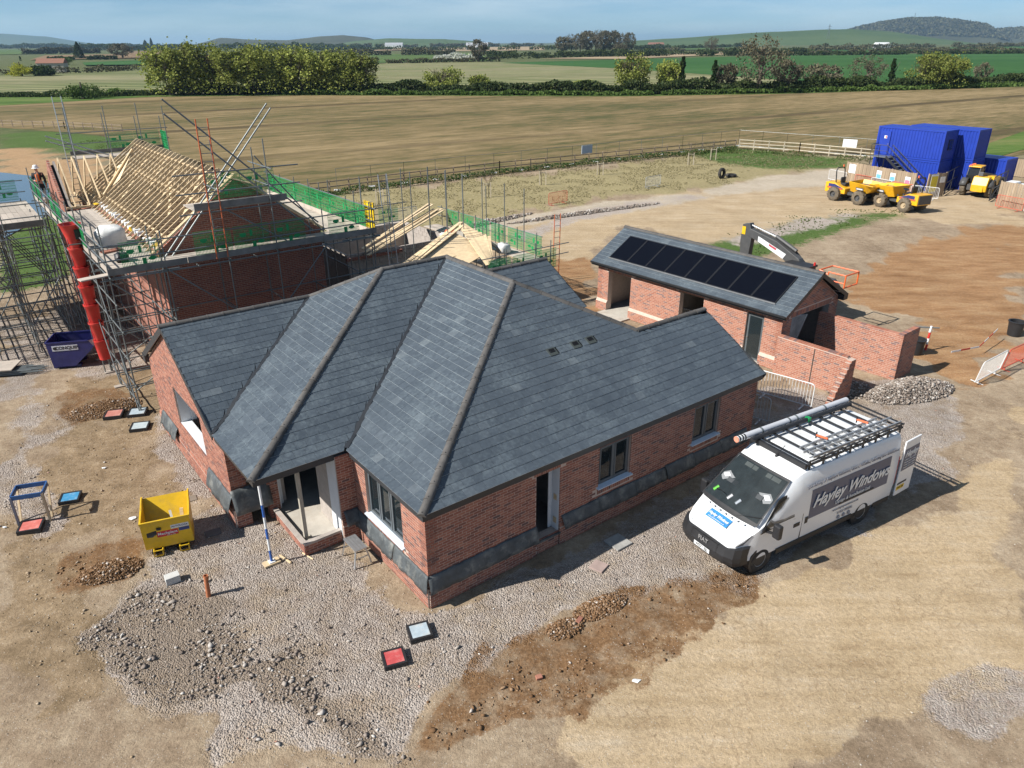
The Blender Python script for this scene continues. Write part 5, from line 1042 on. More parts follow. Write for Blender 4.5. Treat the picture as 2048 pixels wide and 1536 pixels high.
# rubbish chute
def chute():
    T=sthing('rubbish_chute','tall red plastic rubbish chute hanging on the scaffold','chute',-2.95,20.3)
    n=7; z=.62; H=.86
    for k in range(n):
        m=MB(); z0=z+k*.76; dx=-.01*k
        r0,r1=.205,.27
        if k==n-1:
            # hopper: flared, open towards the platform
            prof=[(r0,z0),(.25,z0+.5),(.36,z0+.95),(.40,z0+1.0),(.37,z0+1.0),(.23,z0+.5)]; m.lathe(prof,16,(dx,0,0)); o=m.obj('chute_hopper',M['red'],T,smooth=True); b=MB(); b.box(dx+.05,-.33,z0+.45,dx+.33,-.30,z0+.82); b.obj('hopper_flap',M['black'],o)
        else:
            prof=[(r0,z0),(r1,z0+H-.08),(r1+.02,z0+H-.06),(r1+.02,z0+H),(r1-.02,z0+H),(r0-.012,z0+.01)]; m.lathe(prof,16,(dx,0,0)); m.obj('chute_segment',M['red'],T,smooth=True)
    for s in (-1,1):
        m=MB(); m.path([(s*.28,-.08,1.4),(s*.27,-.1,3.2),(s*.28,-.1,6.2)],.012,5); m.obj('chute_chain',M['steel'],T)
    tub(T,'chute_bracket',(-.3,-.3,5.45),(.4,-.3,5.45)); tub(T,'chute_bracket',(0,-.25,1.45),(.7,-.1,1.55))
    for x in (-.12,.1): tub(T,'chute_leg',(x,0,0),(x,0,.64))
chute()
# bulk bag and litter on the lift
def bag(u,v,z,s,name,mat,label,cat,seed):
    r=random.Random(seed); m=MB(); N,Mh=10,5; vs=[]
    for j in range(Mh+1):
        f=j/Mh
        for i in range(N):
            t=2*math.pi*i/N; c=(abs(math.cos(t))**.5*math.copysign(1,math.cos(t)),abs(math.sin(t))**.5*math.copysign(1,math.sin(t))); k=(1+.12*math.sin(math.pi*f))*(1-.35*max(0,f-.8)*5*r.uniform(.3,.8))
            vs.append((c[0]*s*.5*k+r.uniform(-.03,.03),c[1]*s*.5*k+r.uniform(-.03,.03),f*s*.75+(r.uniform(-.05,.05) if j else 0)))
    fs=[(j*N+i,j*N+(i+1)%N,(j+1)*N+(i+1)%N,(j+1)*N+i) for j in range(Mh) for i in range(N)]+[tuple(range(Mh*N,(Mh+1)*N))]
    m.add(vs,fs); o=m.obj(name,M[mat],smooth=True); o.location=S(u,v,z); o.rotation_euler=(0,0,TH); shade(o.data,80); return tag(o,label,cat)
M['bagwhite']=pm('woven_bag',(.66,.66,.64),.8,var=.12,scale=6,bump=.4,bscale=12)
bag(-1.75,20.1,PZ+.02,.95,'bulk_bag','bagwhite','white woven bulk bag on the scaffold lift behind the chute','bag',3)
bag(-2.0,17.2,PZ+.02,.4,'tool_bag','black','small black tool bag on the corner of the scaffold lift','bag',4)
for i,(u,v,a,lb) in enumerate(((-2.3,18.7,.3,'stack of bricks lying beside the white bulk bag'),)):
    T=sthing('brick_stack',lb,'bricks',u,v,PZ+.02,a)
    for k in range(9): m=MB(); x=(k%3)*.24; m.box(x,(k//3)*.11,0,x+.215,(k//3)*.11+.1,.065); o=m.obj('brick',M['brick_o'],T)
m=MB(); m.box(0,0,0,.05,.9,1.15); m.box(.051,.05,.06,.056,.4,1.1); T=sthing('safety_gate','yellow safety gate at the end of the right hand lift','gate',7.35,15.6,PZ+.05)
for z in (0,.55,1.1): m=MB(); m.box(0,0,z,.05,.8,z+.06); m.obj('gate_bar',M['yellow'],T)
for y in (0,.74): m=MB(); m.box(0.003,y,.061,.047,y+.06,1.099); m.obj('gate_post',M['yellow'],T)
for z in (.08,.64): m=MB(); m.box(.015,.065,z,.03,.735,z+.42); m.obj('gate_panel',pm('gate_yellow',(.85,.62,.02),.5),T)
# ================================================================ HALF BUILT PLOT BEHIND THE BUNGALOW
def build_plot():
    T=sthing('block_walled_plot','low half built plot of concrete block walls behind the bungalow ridge','house',0,0)
    for (a,b) in (((8.9,21.9),(15.2,21.9)),((15.2,21.9),(15.2,27.0)),((15.2,27.0),(8.9,27.0)),((8.9,27.0),(8.9,21.9))):
        w=Wall(a,b,0,1.96,T=.1); m=MB(); w.slab(m); m.obj('lower_wall',M['block'],T)
        for row in range(3):
            t=-.22*(row%2)
            while t<w.L:
                x0,x1=max(t,0),min(t+.44,w.L)
                if x1-x0>.08: m=MB(); w.box(m,x0+.004,x1-.004,-.1,random.uniform(-.003,.004),1.965+row*.225,1.965+row*.225+.215); m.obj('block',M['block'],T)
                t+=.45
    m=MB(); w=Wall((8.8,21.75),(14.0,21.75),0,1); w.box(m,0,3.2,-.1,0,2.35,2.5); m.obj('outer_brick_course',M['bx'],T)
    return T
build_plot()
def plot_scaffold():
    T=sthing('plot_scaffold','scaffold of tall bare standards round the low block plot','scaffold',0,0)
    for u,z in ((9.0,6.75),(10.4,6.7),(11.2,6.9),(11.7,6.7),(12.7,6.85),(13.75,6.6),(14.75,6.3)): tub(T,'standard',(u,20.,0),(u,20.,z))
    for v,z in ((16.5,5.9),(18.1,5.95),(19.7,5.6),(20.05,5.95),(21.9,5.95),(23.6,5.9),(25.4,5.9)): tub(T,'standard',(16.,v,0),(16.,v,z)); tub(T,'standard',(16.9,v+.1,0),(16.9,v+.1,3.6))
    for u in (9.2,11.0,13.0,15.): tub(T,'standard',(u,28.4,0),(u,28.4,3.8))
    for z in (1.2,2.35,2.95,3.45):
        tub(T,'ledger',(16.95,16.2,z),(16.95,26.,z)); tub(T,'ledger',(8.6,28.4,z),(16.2,28.4,z)); tub(T,'ledger',(8.6,20.,z),(15.2,20.,z)) if z<2.5 else None
    for z in (2.6,3.1): tub(T,'guard_rail',(12.5,15.6,z),(18.2,15.6,z))
    for u in (14.2,16.0,17.0): tub(T,'standard',(u,15.6,0),(u,15.6,3.4))
    for k in range(6): guard(T,(16.9,16.2+k*1.5,2.5),(0,1))
    for k in range(3): guard(T,(13.2+k*1.45,15.65,2.0),(1,0))
    for k in range(4): guard(T,(9.4+k*1.6,28.35,2.4),(1,0))
    deck(T,15.9,16.8,16.,26.,2.4,'v'); deck(T,9.,15.4,27.6,28.3,2.4,'u')
    for u in (9.5,11.4,13.4): tub(T,'brace',(u,20.05,.2),(u+1.6,20.05,2.3))
    m=MB(); m.bar((8.4,19.2,.6),(7.4,16.8,2.6),.3,.06); m.obj('leaning_board',M['board'],T)
plot_scaffold()
ladder(None,'access_ladder',S(17.6,16.1,1.2),S(18.0,16.5,4.4),label='short orange ladder at the right end of the plot scaffold',wdir=(UX,UY,0),group='scaffold ladders')
# timber and trusses lying on the block walls
T=sthing('timber_bundle','bundle of long sawn timbers propped on the block walls','timber',0,0)
for k in range(9):
    p=Vector((9.6+k%3*.12,21.0+k*.1,2.72+k//3*.1)); q=Vector((16.6+random.uniform(-.4,.5),25.0+k*.12,3.35+(k//3)*.12+random.uniform(-.1,.15))); m=MB(); m.bar(p,q,.14,.05); m.obj('timber_length',M['timber'],T)
T=sthing('truss_stack','fanned stack of new roof trusses lying behind the bungalow ridge','trusses',0,0)
for k in range(8):
    f=k/7; ax=Vector((14.9+.22*k*.3,20.7-.30*k,3.62-.05*k)); m=MB(); m.bar((9.6+.3*k,17.6+.1*k,2.7),ax,.16,.05) if k<2 else None; m.bar(ax,(13.6+.34*k*.35,16.3+.12*k,2.55),.16,.045); 
    m.obj('roof_truss',M['timber'],T)
for a,b in (((10.2,18.4,2.75),(15.2,20.9,3.62)),((12.0,17.9,2.75),(13.6,18.4,2.72)),((15.2,20.9,3.6),(15.7,17.9,2.6))): m=MB(); m.bar(a,b,.22,.06); m.obj('truss_chord',M['timber'],T)
m=MB(); m.add([(10.9,18.2,2.7),(14.2,20.2,3.35),(14.9,17.9,2.7),(12.9,17.0,2.55)],[(0,1,2,3)]); o=m.obj('board_sheet',M['timber'],T); s=o.modifiers.new('s','SOLIDIFY'); s.thickness=.04
bag(15.0,21.7,2.7,.5,'rubble_bag','orange','small orange rubble bag on the block wall','bag',9)
bag(14.4,21.2,2.7,.55,'plastic_sheeting','bagwhite','crumpled white plastic sheeting on the block wall corner','sheeting',12)
bag(15.9,18.1,2.45,.6,'plastic_sheeting','bagwhite','crumpled white plastic sheeting beside the fanned trusses','sheeting',13)
# ================================================================ VAN
def build_van():
    hx,hy=-.857,-.516; rz=math.atan2(hy,hx)
    ra=Vector((9.73,17.34,0))-Vector((.516,-.857,0))*.93
    T=thing('panel_van','white high roofed panel van with a loaded roof rack and an open rear door','van',ra,rz)
    WP=pm('van_white',(.80,.81,.82),.22,var=.015,scale=2,spec=.6,dirt=(.55,.52,.47),dscale=1.3,dfac=.12)
    NV=pm('van_panel_navy',(.075,.095,.165),.35,var=.04); LT=pm('van_lettering',(.80,.82,.83),.4,var=.02); GT=pm('van_small_lettering',(.22,.24,.30),.4,var=.02)
    # body: cross sections lofted along x (rear axle at 0, front axle at 4.035)
    # profile per station: x, z_bottom, half width low, half width belt, half width roof, z_belt, z_roof
    H=2.52
    st=[(-1.33,.42,.97,1.00,.86,1.25,H-.10),(-1.28,.36,.995,1.015,.90,1.25,H-.04),(-.6,.34,1.0,1.02,.92,1.25,H),(1.2,.34,1.0,1.02,.92,1.25,H+.0),(2.4,.34,1.0,1.02,.92,1.25,H),(2.75,.34,1.0,1.02,.91,1.25,H-.03),(3.05,.34,1.0,1.02,.88,1.26,H-.14),(3.35,.34,1.0,1.02,.84,1.27,H-.38),(3.72,.34,1.0,1.015,.84,1.27,1.95),(4.15,.34,1.0,1.0,.86,1.20,1.52),(4.32,.36,.99,.97,.84,1.14,1.38),(4.62,.38,.965,.90,.76,1.02,1.22),(4.82,.40,.90,.82,.66,.92,1.06),(4.93,.44,.78,.68,.5,.82,.90)]
    vs=[];N=15
    def sec(x,zb,wl,wb,wr,zm,zr):
        P=[]
        r=.16 if zr-zm>.5 else min(.12,(zr-zm)*.4)
        half=[(0,zb),(wl*.9,zb),(wl,zb+.12),(wb,zm*.72),(wb*.998,zm),(wb*.985,zm+(zr-zm)*.45),(wr+(wb-wr)*.35,zr-r),(wr*.97,zr-r*.28),(wr*.80,zr),(0,zr+(.02 if zr>2.3 else .015))]
        return half
    secs=[sec(*s) for s in st]; n=len(secs[0])
    for s,h in zip(st,secs):
        for y,z in h: vs.append((s[0],y,z))
        for y,z in h: vs.append((s[0],-y,z))
    fs=[]; K=2*n
    for i in range(len(st)-1):
        for j in range(n-1):
            a=i*K+j; fs.append((a,a+1,a+1+K,a+K)); b=i*K+n+j; fs.append((b+1,b,b+K,b+1+K))
    for i,rev in ((0,0),(len(st)-1,1)):
        l=[i*K+j for j in range(n)]+[i*K+n+j for j in range(n-1,-1,-1)]; fs.append(tuple(l if rev else l[::-1]))
    # windscreen, wheel arches left out of the shell
    me=bpy.data.meshes.new('body'); 
    bm=bmesh.new(); bv=[bm.verts.new(p) for p in vs]
    for f in fs:
        try: bm.faces.new([bv[i] for i in f])
        except Exception: pass
    bmesh.ops.remove_doubles(bm,verts=bm.verts,dist=.0005); bmesh.ops.recalc_face_normals(bm,faces=bm.faces); bm.to_mesh(me); bm.free()
    body=mkobj('body',me,WP,T); shade(me,28)
    # cut the wheel arches
    for x in (0,4.035):
        for s in (-1,1):
            c=MB(); c.tube((x,s*.60,.36),(x,s*1.3,.36),.415,24); co=c.obj('cut',None); co.parent=T; co.hide_render=True; 
            md=body.modifiers.new('arch','BOOLEAN'); md.object=co; md.operation='DIFFERENCE'; md.solver='EXACT'
    bpy.context.view_layer.update(); dg=bpy.context.evaluated_depsgraph_get(); nm=bpy.data.meshes.new_from_object(body.evaluated_get(dg)); body.modifiers.clear(); body.data=nm
    for o in [o for o in T.children if o.name.startswith('cut')]: bpy.data.objects.remove(o)
    nm.materials.clear(); nm.materials.append(WP); shade(nm,28)
    def plate(name,pts,mat,parent=None,th=.006,smooth=False):
        m=MB(); m.add(pts,[tuple(range(len(pts)))]); o=m.obj(name,mat,parent or T); s=o.modifiers.new('s','SOLIDIFY'); s.thickness=th; s.offset=0; return o
    Y=1.027
    def ys(z): # side half width at height z for the cargo part
        return 1.0+.02*min(1,max(0,(z-.46)/.45)) if z<1.25 else 1.02-.015*(z-1.25)/.57 if z<1.82 else 1.005-.04*(z-1.82)/.5
    # arches inside, sills
    m=MB()
    for x in (0,4.035):
        for s in (-1,1): m.tube((x,s*.62,.36),(x,s*.99,.36),.41,20)
    m.obj('wheel_well',M['black'],T)
    for s in (-1,1):
        m=MB(); m.bar((.48,s*1.012,.42),(3.5,s*1.012,.42),.03,.15); m.obj('side_rubbing_strip',M['black'],T)
        m=MB(); m.bar((-1.2,s*1.0,.42),(-.5,s*1.0,.42),.03,.14); m.obj('side_rubbing_strip',M['black'],T)
        # wheels
        for x in (0,4.035):
            w=MB(); w.lathe([(.20,-.10),(.30,-.11),(.345,-.08),(.355,0),(.345,.08),(.30,.11),(.20,.10)],28,(x,s*.90,.355),'y'); o=w.obj('wheel',M['rubber'],T,smooth=True)
            w=MB(); w.lathe([(.0,.03),(.07,.035),(.09,.0),(.15,.02),(.19,.09),(.215,.10)] if s>0 else [(.0,-.03),(.07,-.035),(.09,0),(.15,-.02),(.19,-.09),(.215,-.10)],20,(x,s*.90,.355),'y'); w.obj('rim',pm('van_rim',(.30,.30,.30),.45,metal=.3),o,smooth=True)
        # cab side window, door seams, handles, mirror
        q=[(3.05,1.0),(3.02,1.30)]
        def sp(x,z,o=.004):
            w=ys(z)
            if z>1.27: w=1.02-(1.02-.80)*((z-1.27)/1.25)**1.6
            return (x,s*(w+o),z)
        plate('side_window',[sp(2.98,1.30),sp(3.98,1.30,.0),sp(4.02,1.36,.0),sp(3.58,1.86,-.006),sp(3.42,1.93,-.006),sp(3.02,1.95,-.004)],M['carglass'])
        plate('window_surround',[sp(2.92,1.22,-.004),sp(4.12,1.22,-.012),sp(4.15,1.30,-.012),sp(3.60,1.95,-.016),sp(3.4,2.0,-.016),sp(2.94,2.01,-.014)],M['black'])
        plate('quarter_window',[sp(3.95,1.22,.002),sp(4.2,1.2,-.004),sp(4.0,1.42,.002)],M['black'])
        m=MB(); m.box(2.72,s*1.022,.95,2.95,s*1.032,1.06); m.obj('door_handle',M['black'],T); m=MB(); m.box(2.42,s*1.022,.93,2.52,s*1.034,1.12); m.obj('door_handle',M['black'],T)
        for x in (2.62,): m=MB(); m.box(x,s*1.005,.5,x+.012,s*1.0225,1.27); m.obj('door_seam',M['black'],T)
        m=MB(); m.bar((3.98,s*1.0,1.22),(3.90,s*1.24,1.25),.06,.05); o=m.obj('mirror_arm',M['black'],T); m=MB(); m.box(3.80,s*1.14,1.12,3.95,s*1.36,1.52); m.obj('wing_mirror',M['black'],o,bevel=.04)
        # headlamp
        plate('headlight',[(4.63,s*.87,1.03),(4.78,s*.80,.98),(4.87,s*.66,.92),(4.86,s*.50,.965),(4.74,s*.62,1.075),(4.45,s*.915,1.16)],pm('headlamp',(.55,.58,.62),.1,metal=.5,var=.4,scale=14),th=.04)
        plate('headlight_surround',[(4.66,s*.90,.99),(4.81,s*.82,.93),(4.89,s*.68,.875),(4.885,s*.45,.93),(4.74,s*.58,1.10),(4.40,s*.945,1.20)],M['black'],th=.03)
    # side print on the visible side (left, y>0)
    s=1
    def sd(x,z,o=.004): return (x,ys(z)+o,z)
    plate('side_panel_print',[sd(-.92,1.02),sd(2.40,1.02),sd(2.40,1.90),sd(-.92,1.90)],NV,th=.003)
    RS=Matrix(((-1,0,0),(0,0,1),(0,1,0)))  # text facing +y, reading towards -x
    text('side_lettering','Hayley Windows',LT,T,Vector((.72,1.036,1.50)),RS,.50,.38,.004,.010,.92); text('side_lettering','Design & Installation Ltd',LT,T,Vector((.62,1.035,1.17)),RS,.165,0,.004,.0,.9)
    text('side_lettering','Specialising in bespoke windows, doors, roofline, cladding and extensions',GT,T,Vector((.74,1.022,2.06)),RS,.150,0,.004,.001,.86)
    text('side_lettering','www.hayleywindows.co.uk',GT,T,Vector((.85,1.035,.92)),RS,.10,0,.003); text('side_lettering','01905 000000',GT,T,Vector((.85,1.035,.76)),RS,.11,0,.003)
    for k in range(3): m=MB(); m.tube((.62+k*.22,1.018,.60),(.62+k*.22,1.03,.60),.06,14); m.obj('side_icon',GT,T)
    m=MB(); m.bar((-.3,1.03,1.075),(1.15,1.03,1.075),.02,.045); m.obj('door_track',M['black'],T)
    # windscreen
    def ws(y,f):  # f 0 bottom, 1 top
        a=Vector((4.24,0,1.47)); b=Vector((3.18,0,2.30)); p=a.lerp(b,f); w=.90-.08*f; return (p.x+.07*(1-(y*y))+.015,y*w,p.z+.035*(1-y*y)+.012)
    m=MB(); nn=10; mm=6; m.add([ws(-1+2*i/nn,j/mm) for j in range(mm+1) for i in range(nn+1)],[(j*(nn+1)+i,j*(nn+1)+i+1,(j+1)*(nn+1)+i+1,(j+1)*(nn+1)+i) for j in range(mm) for i in range(nn)])
    m.obj('windscreen',M['carglass'],T,smooth=True)
    m=MB()
    def ws2(y,f,d): p=Vector(ws(y,f)); return p-Vector((.62,0,.78))*d
    for f0,f1,y0,y1 in ((-.06,.0,-1.03,1.03),(1.,1.05,-1.03,1.03),(-.06,1.05,-1.04,-.99),(-.06,1.05,.99,1.04)):
        for i in range(8):
            a=y0+(y1-y0)*i/8; b=y0+(y1-y0)*(i+1)/8; 
            for jj in range(5): g0=f0+(f1-f0)*jj/5; g1=f0+(f1-f0)*(jj+1)/5; m.quad(ws2(a,g0,.003),ws2(b,g0,.003),ws2(b,g1,.003),ws2(a,g1,.003))
    m.obj('windscreen_surround',M['black'],T)
    # dark sheet just behind the glass, cab shade put into its colour
    m=MB()
    for j in range(5):
        for i in range(8): m.quad(*[ws2(-.98+1.96*(i+a)/8,(j+b)/5,.012) for a,b in ((0,0),(1,0),(1,1),(0,1))])
    m.obj('dark_cab_fill',pm('cab_shade',(.035,.045,.048),.5,var=.6,scale=3),T)
    for y in (-.45,.5): m=MB(); p=Vector(ws2(y,.42,.010)); m.bar(p,p+Vector((-.10,0,.08)),.34,.02); m.obj('seat_back',pm('seat_cloth%d'%(y*10),(.055,.06,.065),.8),T)
    m=MB(); p=Vector(ws2(-.48,.17,.004)); m.lathe([(.15,-.008),(.17,0),(.15,.008)],20,(0,0,0)); o=m.obj('steering_wheel',M['black'],T); o.location=p; o.rotation_euler=(0,R(-50),0)
    for y,c in ((-.78,(.15,.5,.08)),(-.2,(.5,.5,.52)),(.12,(.35,.38,.42))): m=MB(); p=Vector(ws2(y,.12,.006)); m.bar(p,p+Vector((-.12,.06,.10)),.10,.02); m.obj('dashboard_item',pm('dash%f'%y,c,.5),T)
    for a,b in (((-.55),(-.05)),((.3),(.8))): m=MB(); m.quad(*[ws2(y,f,.008) for y,f in ((a,.88),(b,.88),(b,.97),(a,.97))]); m.obj('sun_visor',pm('visor',(.20,.22,.21),.7),T)
    # scuttle with slots
    m=MB(); m.add([(4.30,-.86,1.40),(4.30,.86,1.40),(4.22,.90,1.475),(4.42,0,1.50),(4.22,-.90,1.475)],[(0,1,2,3,4)]); 
    m=MB()
    for i in range(10): 
        y0=-.86+1.72*i/10; y1=-.86+1.72*(i+1)/10; x=lambda y:4.33+.10*(1-(y/.86)**2); m.quad((x(y0),y0,1.405+.012*(1-(y0/.86)**2)),(x(y1),y1,1.405+.012*(1-(y1/.86)**2)),(x(y1)-.12,y1,1.50),(x(y0)-.12,y0,1.50))
    m.obj('scuttle',M['black'],T)
    for k in range(7): y=-.62+k*.2; m=MB(); xx=4.385+.085*(1-(y/.86)**2); m.box(xx-.02,y,1.385,xx+.035,y+.1,1.40); m.obj('bonnet_slot',M['white'],T)
    for y0 in (-.2,.35): m=MB(); m.bar((4.36,y0,1.46),(4.12,y0+.55,1.60),.02,.02); m.obj('wiper',M['black'],T)
    # bumper, grille, plate
    m=MB()
    bs=[(4.50,1.0,.44,.90),(4.72,.975,.42,.92),(4.90,.88,.40,.90),(5.0,.66,.40,.86),(5.04,.35,.40,.86),(5.05,0,.40,.86)]
    pts=[]
    for sg in (1,-1):
        prev=None
        for x,y,z0,z1 in (bs):
            cur=[(x,sg*y,z0),(x+.05,sg*y*1.01,z0+.12),(x+.06,sg*y*1.01,z0+.26),(x-.0,sg*y,z1),(x-.18,sg*y*.9,z1+.02)]
            if prev: 
                for i in range(4): m.quad(prev[i],cur[i],cur[i+1],prev[i+1])
            prev=cur
    m.obj('front_bumper',M['black'],T,smooth=True)
    m=MB()
    for k in range(6): z=.66+k*.043; m.bar((5.075-.012*k,-.46,z),(5.075-.012*k,.46,z),.03,.018)
    m.obj('grille',pm('grille_black',(.012,.012,.013),.35),T)
    RF=Matrix(((0,0,1),(1,0,0),(0,1,0)))
    plate('front_plate',[(5.118,-.27,.50),(5.118,.27,.50),(5.118,.27,.61),(5.118,-.27,.61)],M['white'],th=.008); text('plate_lettering','WE71 EJL',M['black'],T,Vector((5.124,0,.555)),RF,.105,0,.002,.002)
    text('grille_badge','FIAT',M['alu'],T,Vector((5.10,0,.78)),RF,.17,0,.004,.004)
    # bonnet sign
    m=MB(); a,b=Vector((4.74,0,1.165)),Vector((4.50,0,1.285))
    for i in range(8):
        y0,y1=-.36+.72*i/8,-.36+.72*(i+1)/8; g=lambda y:.035*(1-(y/.8)**2); m.quad((a.x,y0,a.z+g(y0)+.006),(a.x,y1,a.z+g(y1)+.006),(b.x,y1,b.z+g(y1)+.01),(b.x,y0,b.z+g(y0)+.01))
    m.obj('bonnet_sign',pm('sign_blue',(.04,.22,.52),.4),T)
    d=(b-a).normalized(); RB=Matrix((Vector((0,1,0)),d,Vector((0,1,0)).cross(d))).transposed(); c=(a+b)/2
    text('bonnet_lettering','Hayley Windows',LT,T,c+d*.03+Vector((.028,0,.050)),RB,.125,.35,.003,.002,.75); text('bonnet_lettering','www.hayleywindows.co.uk',LT,T,c-d*.075+Vector((.028,0,.050)),RB,.05,0,.003)
    m=MB(); m.tube((2.75,0,H-.02),(2.72,0,H+.05),.035,8); m.bar((2.73,0,H+.04),(2.45,0.0,H+.22),.012,.012); m.obj('roof_aerial',M['black'],T)
    # rear: one door shut, one swung wide open to the left
    m=MB(); m.quad((-1.335,-.9,.5),(-1.335,.0,.5),(-1.335,.0,2.3),(-1.335,-.85,2.3)); m.obj('rear_door',WP,T)
    m=MB(); m.quad((-1.336,.02,.5),(-1.336,.95,.5),(-1.336,.88,2.3),(-1.336,.02,2.3)); m.obj('load_space_shade',M['dark'],T)  # dark quad on the closed tail, shade of the load space as colour
    D=bpy.data.objects.new('open_door',None)
    m=MB(); m.box(-.80,0,0,0,.05,1.78); D=m.obj('rear_door',WP,T,bevel=.02); D.location=(-1.36,1.03,.46); D.rotation_euler=(0,0,R(4)); D['label']='rear door swung open, carrying the navy sign and yellow plate'
    def dp(name,x0,x1,z0,z1,mat): m=MB(); m.box(x0,.052,z0,x1,.056,z1); m.obj(name,mat,D)
    dp('door_print',-.79,-.03,.82,1.52,NV); dp('rear_plate',-.42,-.02,.18,.31,pm('plate_yellow',(.75,.50,.02),.5)); dp('plate_recess',-.5,-.02,.36,.42,M['black'])
    text('door_lettering','Hayley',LT,D,Vector((-.41,.06,1.34)),RS,.27,.38,.003,.006,.9)
    for k in range(4): text('door_lettering','Windows doors roofline',LT,D,Vector((-.41,.06,1.16-k*.085)),RS,.06,0,.002)
    text('plate_lettering','WE71 EJL',M['black'],D,Vector((-.22,.058,.245)),RS,.08,0,.002)
    m=MB(); m.box(-1.35,.955,.85,-1.325,1.0,1.75); m.obj('tail_light',M['red'],T); m=MB(); m.box(-1.42,-.9,.36,-1.30,.9,.52); m.obj('rear_bumper',M['black'],T)
    return T
VAN=build_van()
def van_roof_load():
    # rack
    rz=VAN.rotation_euler[2]; loc=VAN.location
    K=thing('roof_rack','black steel roof rack with cross bars on the white van','roof rack',loc,rz)
    z=2.62; x0,x1=-1.35,2.62; y=.86
    for s in (-1,1):
        m=MB(); m.bar((x0,s*y,z),(x1,s*y,z),.045,.045); m.obj('side_rail',M['black'],K); m=MB(); m.bar((x0,s*(y+.02),z+.12),(x1,s*(y+.02),z+.12),.03,.03); m.obj('upper_rail',M['black'],K)
        for k in range(8): x=x0+.1+k*(x1-x0-.2)/7; m=MB(); m.bar((x,s*y,z-.14),(x,s*y,z+.12),.04,.04); m.obj('rack_foot',M['black'],K)
    for k in range(9): x=x0+.12+k*(x1-x0-.24)/8; m=MB(); m.bar((x,-y,z+.03),(x,y,z+.03),.045,.04); m.obj('cross_bar',M['black'],K)
    m=MB(); m.bar((x1+.02,-y,z-.03),(x1+.02,y,z-.03),.09,.13); m.obj('wind_deflector',M['black'],K)
    m=MB(); m.bar((x0-.02,-y,z+.08),(x0-.02,y,z+.08),.04,.04); m.obj('rear_roller',M['black'],K)
    # ribs pressed into the roof
    for k in range(9):
        m=MB(); x=x0+.35+k*.42; m.box(x,-.72,2.522,x+.30,.72,2.548); m.obj('roof_rib',pm('roof_rib%d'%k,(.72,.73,.73),.35),VAN)
    # pipe on the far side
    P=thing('pipe_carrier','long grey pipe carrier tube with an orange end cap on the roof rack','pipe carrier',loc,rz)
    m=MB(); m.tube((2.95,-.93,z+.10),(-1.3,-.93,z+.10),.092,20); m.obj('tube_body',pm('grey_pipe',(.52,.53,.56),.4,var=.06),P,smooth=True)
    m=MB(); m.tube((2.96,-.93,z+.10),(3.24,-.93,z+.10),.084,20); m.obj('tube_end',M['white'],P,smooth=True)
    for a,b,mt in ((2.96,3.01,'black'),(3.05,3.10,'black'),(3.16,3.21,'black')): m=MB(); m.tube((a,-.93,z+.10),(b,-.93,z+.10),.088,20); m.obj('end_band',M[mt],P,smooth=True)
    m=MB(); m.tube((3.24,-.93,z+.10),(3.26,-.93,z+.10),.086,20); m.obj('end_cap',pm('cap_orange',(.75,.30,.20),.5),P)
    for x in (2.3,1.2,.9,-.3): m=MB(); m.tube((x,-.93,z+.10),(x+.06,-.93,z+.10),.098,20); m.obj('tube_clip',M['steel'],P,smooth=True)
    P=thing('pipe_carrier','dark second tube strapped beside the grey pipe carrier','pipe carrier',loc,rz)
    m=MB(); m.tube((2.9,-.72,z+.09),(-1.2,-.72,z+.09),.06,14); m.obj('tube_body',M['black'],P,smooth=True); m=MB(); m.box(.6,-.79,z+.03,.7,-.65,z+.155); m.obj('green_strap',M['green'],P)
    # ladders on the near side
    for i,(y0,xa,xb,lb) in enumerate(((.42,2.2,-1.0,'aluminium ladder lying on the van roof rack, inner one'),(.66,2.35,-1.3,'aluminium ladder lying on the van roof rack, nearest the sign side'))):
        Lr=thing('roof_ladder',lb,'ladder',loc,rz,'ladders on the van'); zz=z+.075+i*.05
        for dy in (0,.30): m=MB(); m.bar((xa,y0-.15+dy,zz+.03),(xb,y0-.15+dy,zz+.03),.03,.075); m.obj('ladder_rail',M['alu'],Lr)
        n=12
        for k in range(n): x=xa+(xb-xa)*(k+.5)/n; m=MB(); m.bar((x,y0-.15,zz+.03),(x,y0+.15,zz+.03),.03,.03); m.obj('rung',M['alu'],Lr)
    for x,lb in ((1.35,'orange ladder clamp near the front of the van roof'),(-.35,'orange ladder clamp near the back of the van roof')):
        C=thing('ladder_clamp',lb,'clamp',loc,rz,'ladder clamps'); m=MB(); m.bar((x,.1,z+.17),(x-.05,.42,z+.19),.05,.05); m.obj('clamp_arm',M['orange'],C,bevel=.01); m=MB(); m.tube((x,.1,z+.08),(x,.1,z+.26),.02,8); m.obj('clamp_screw',M['black'],C)
van_roof_load()
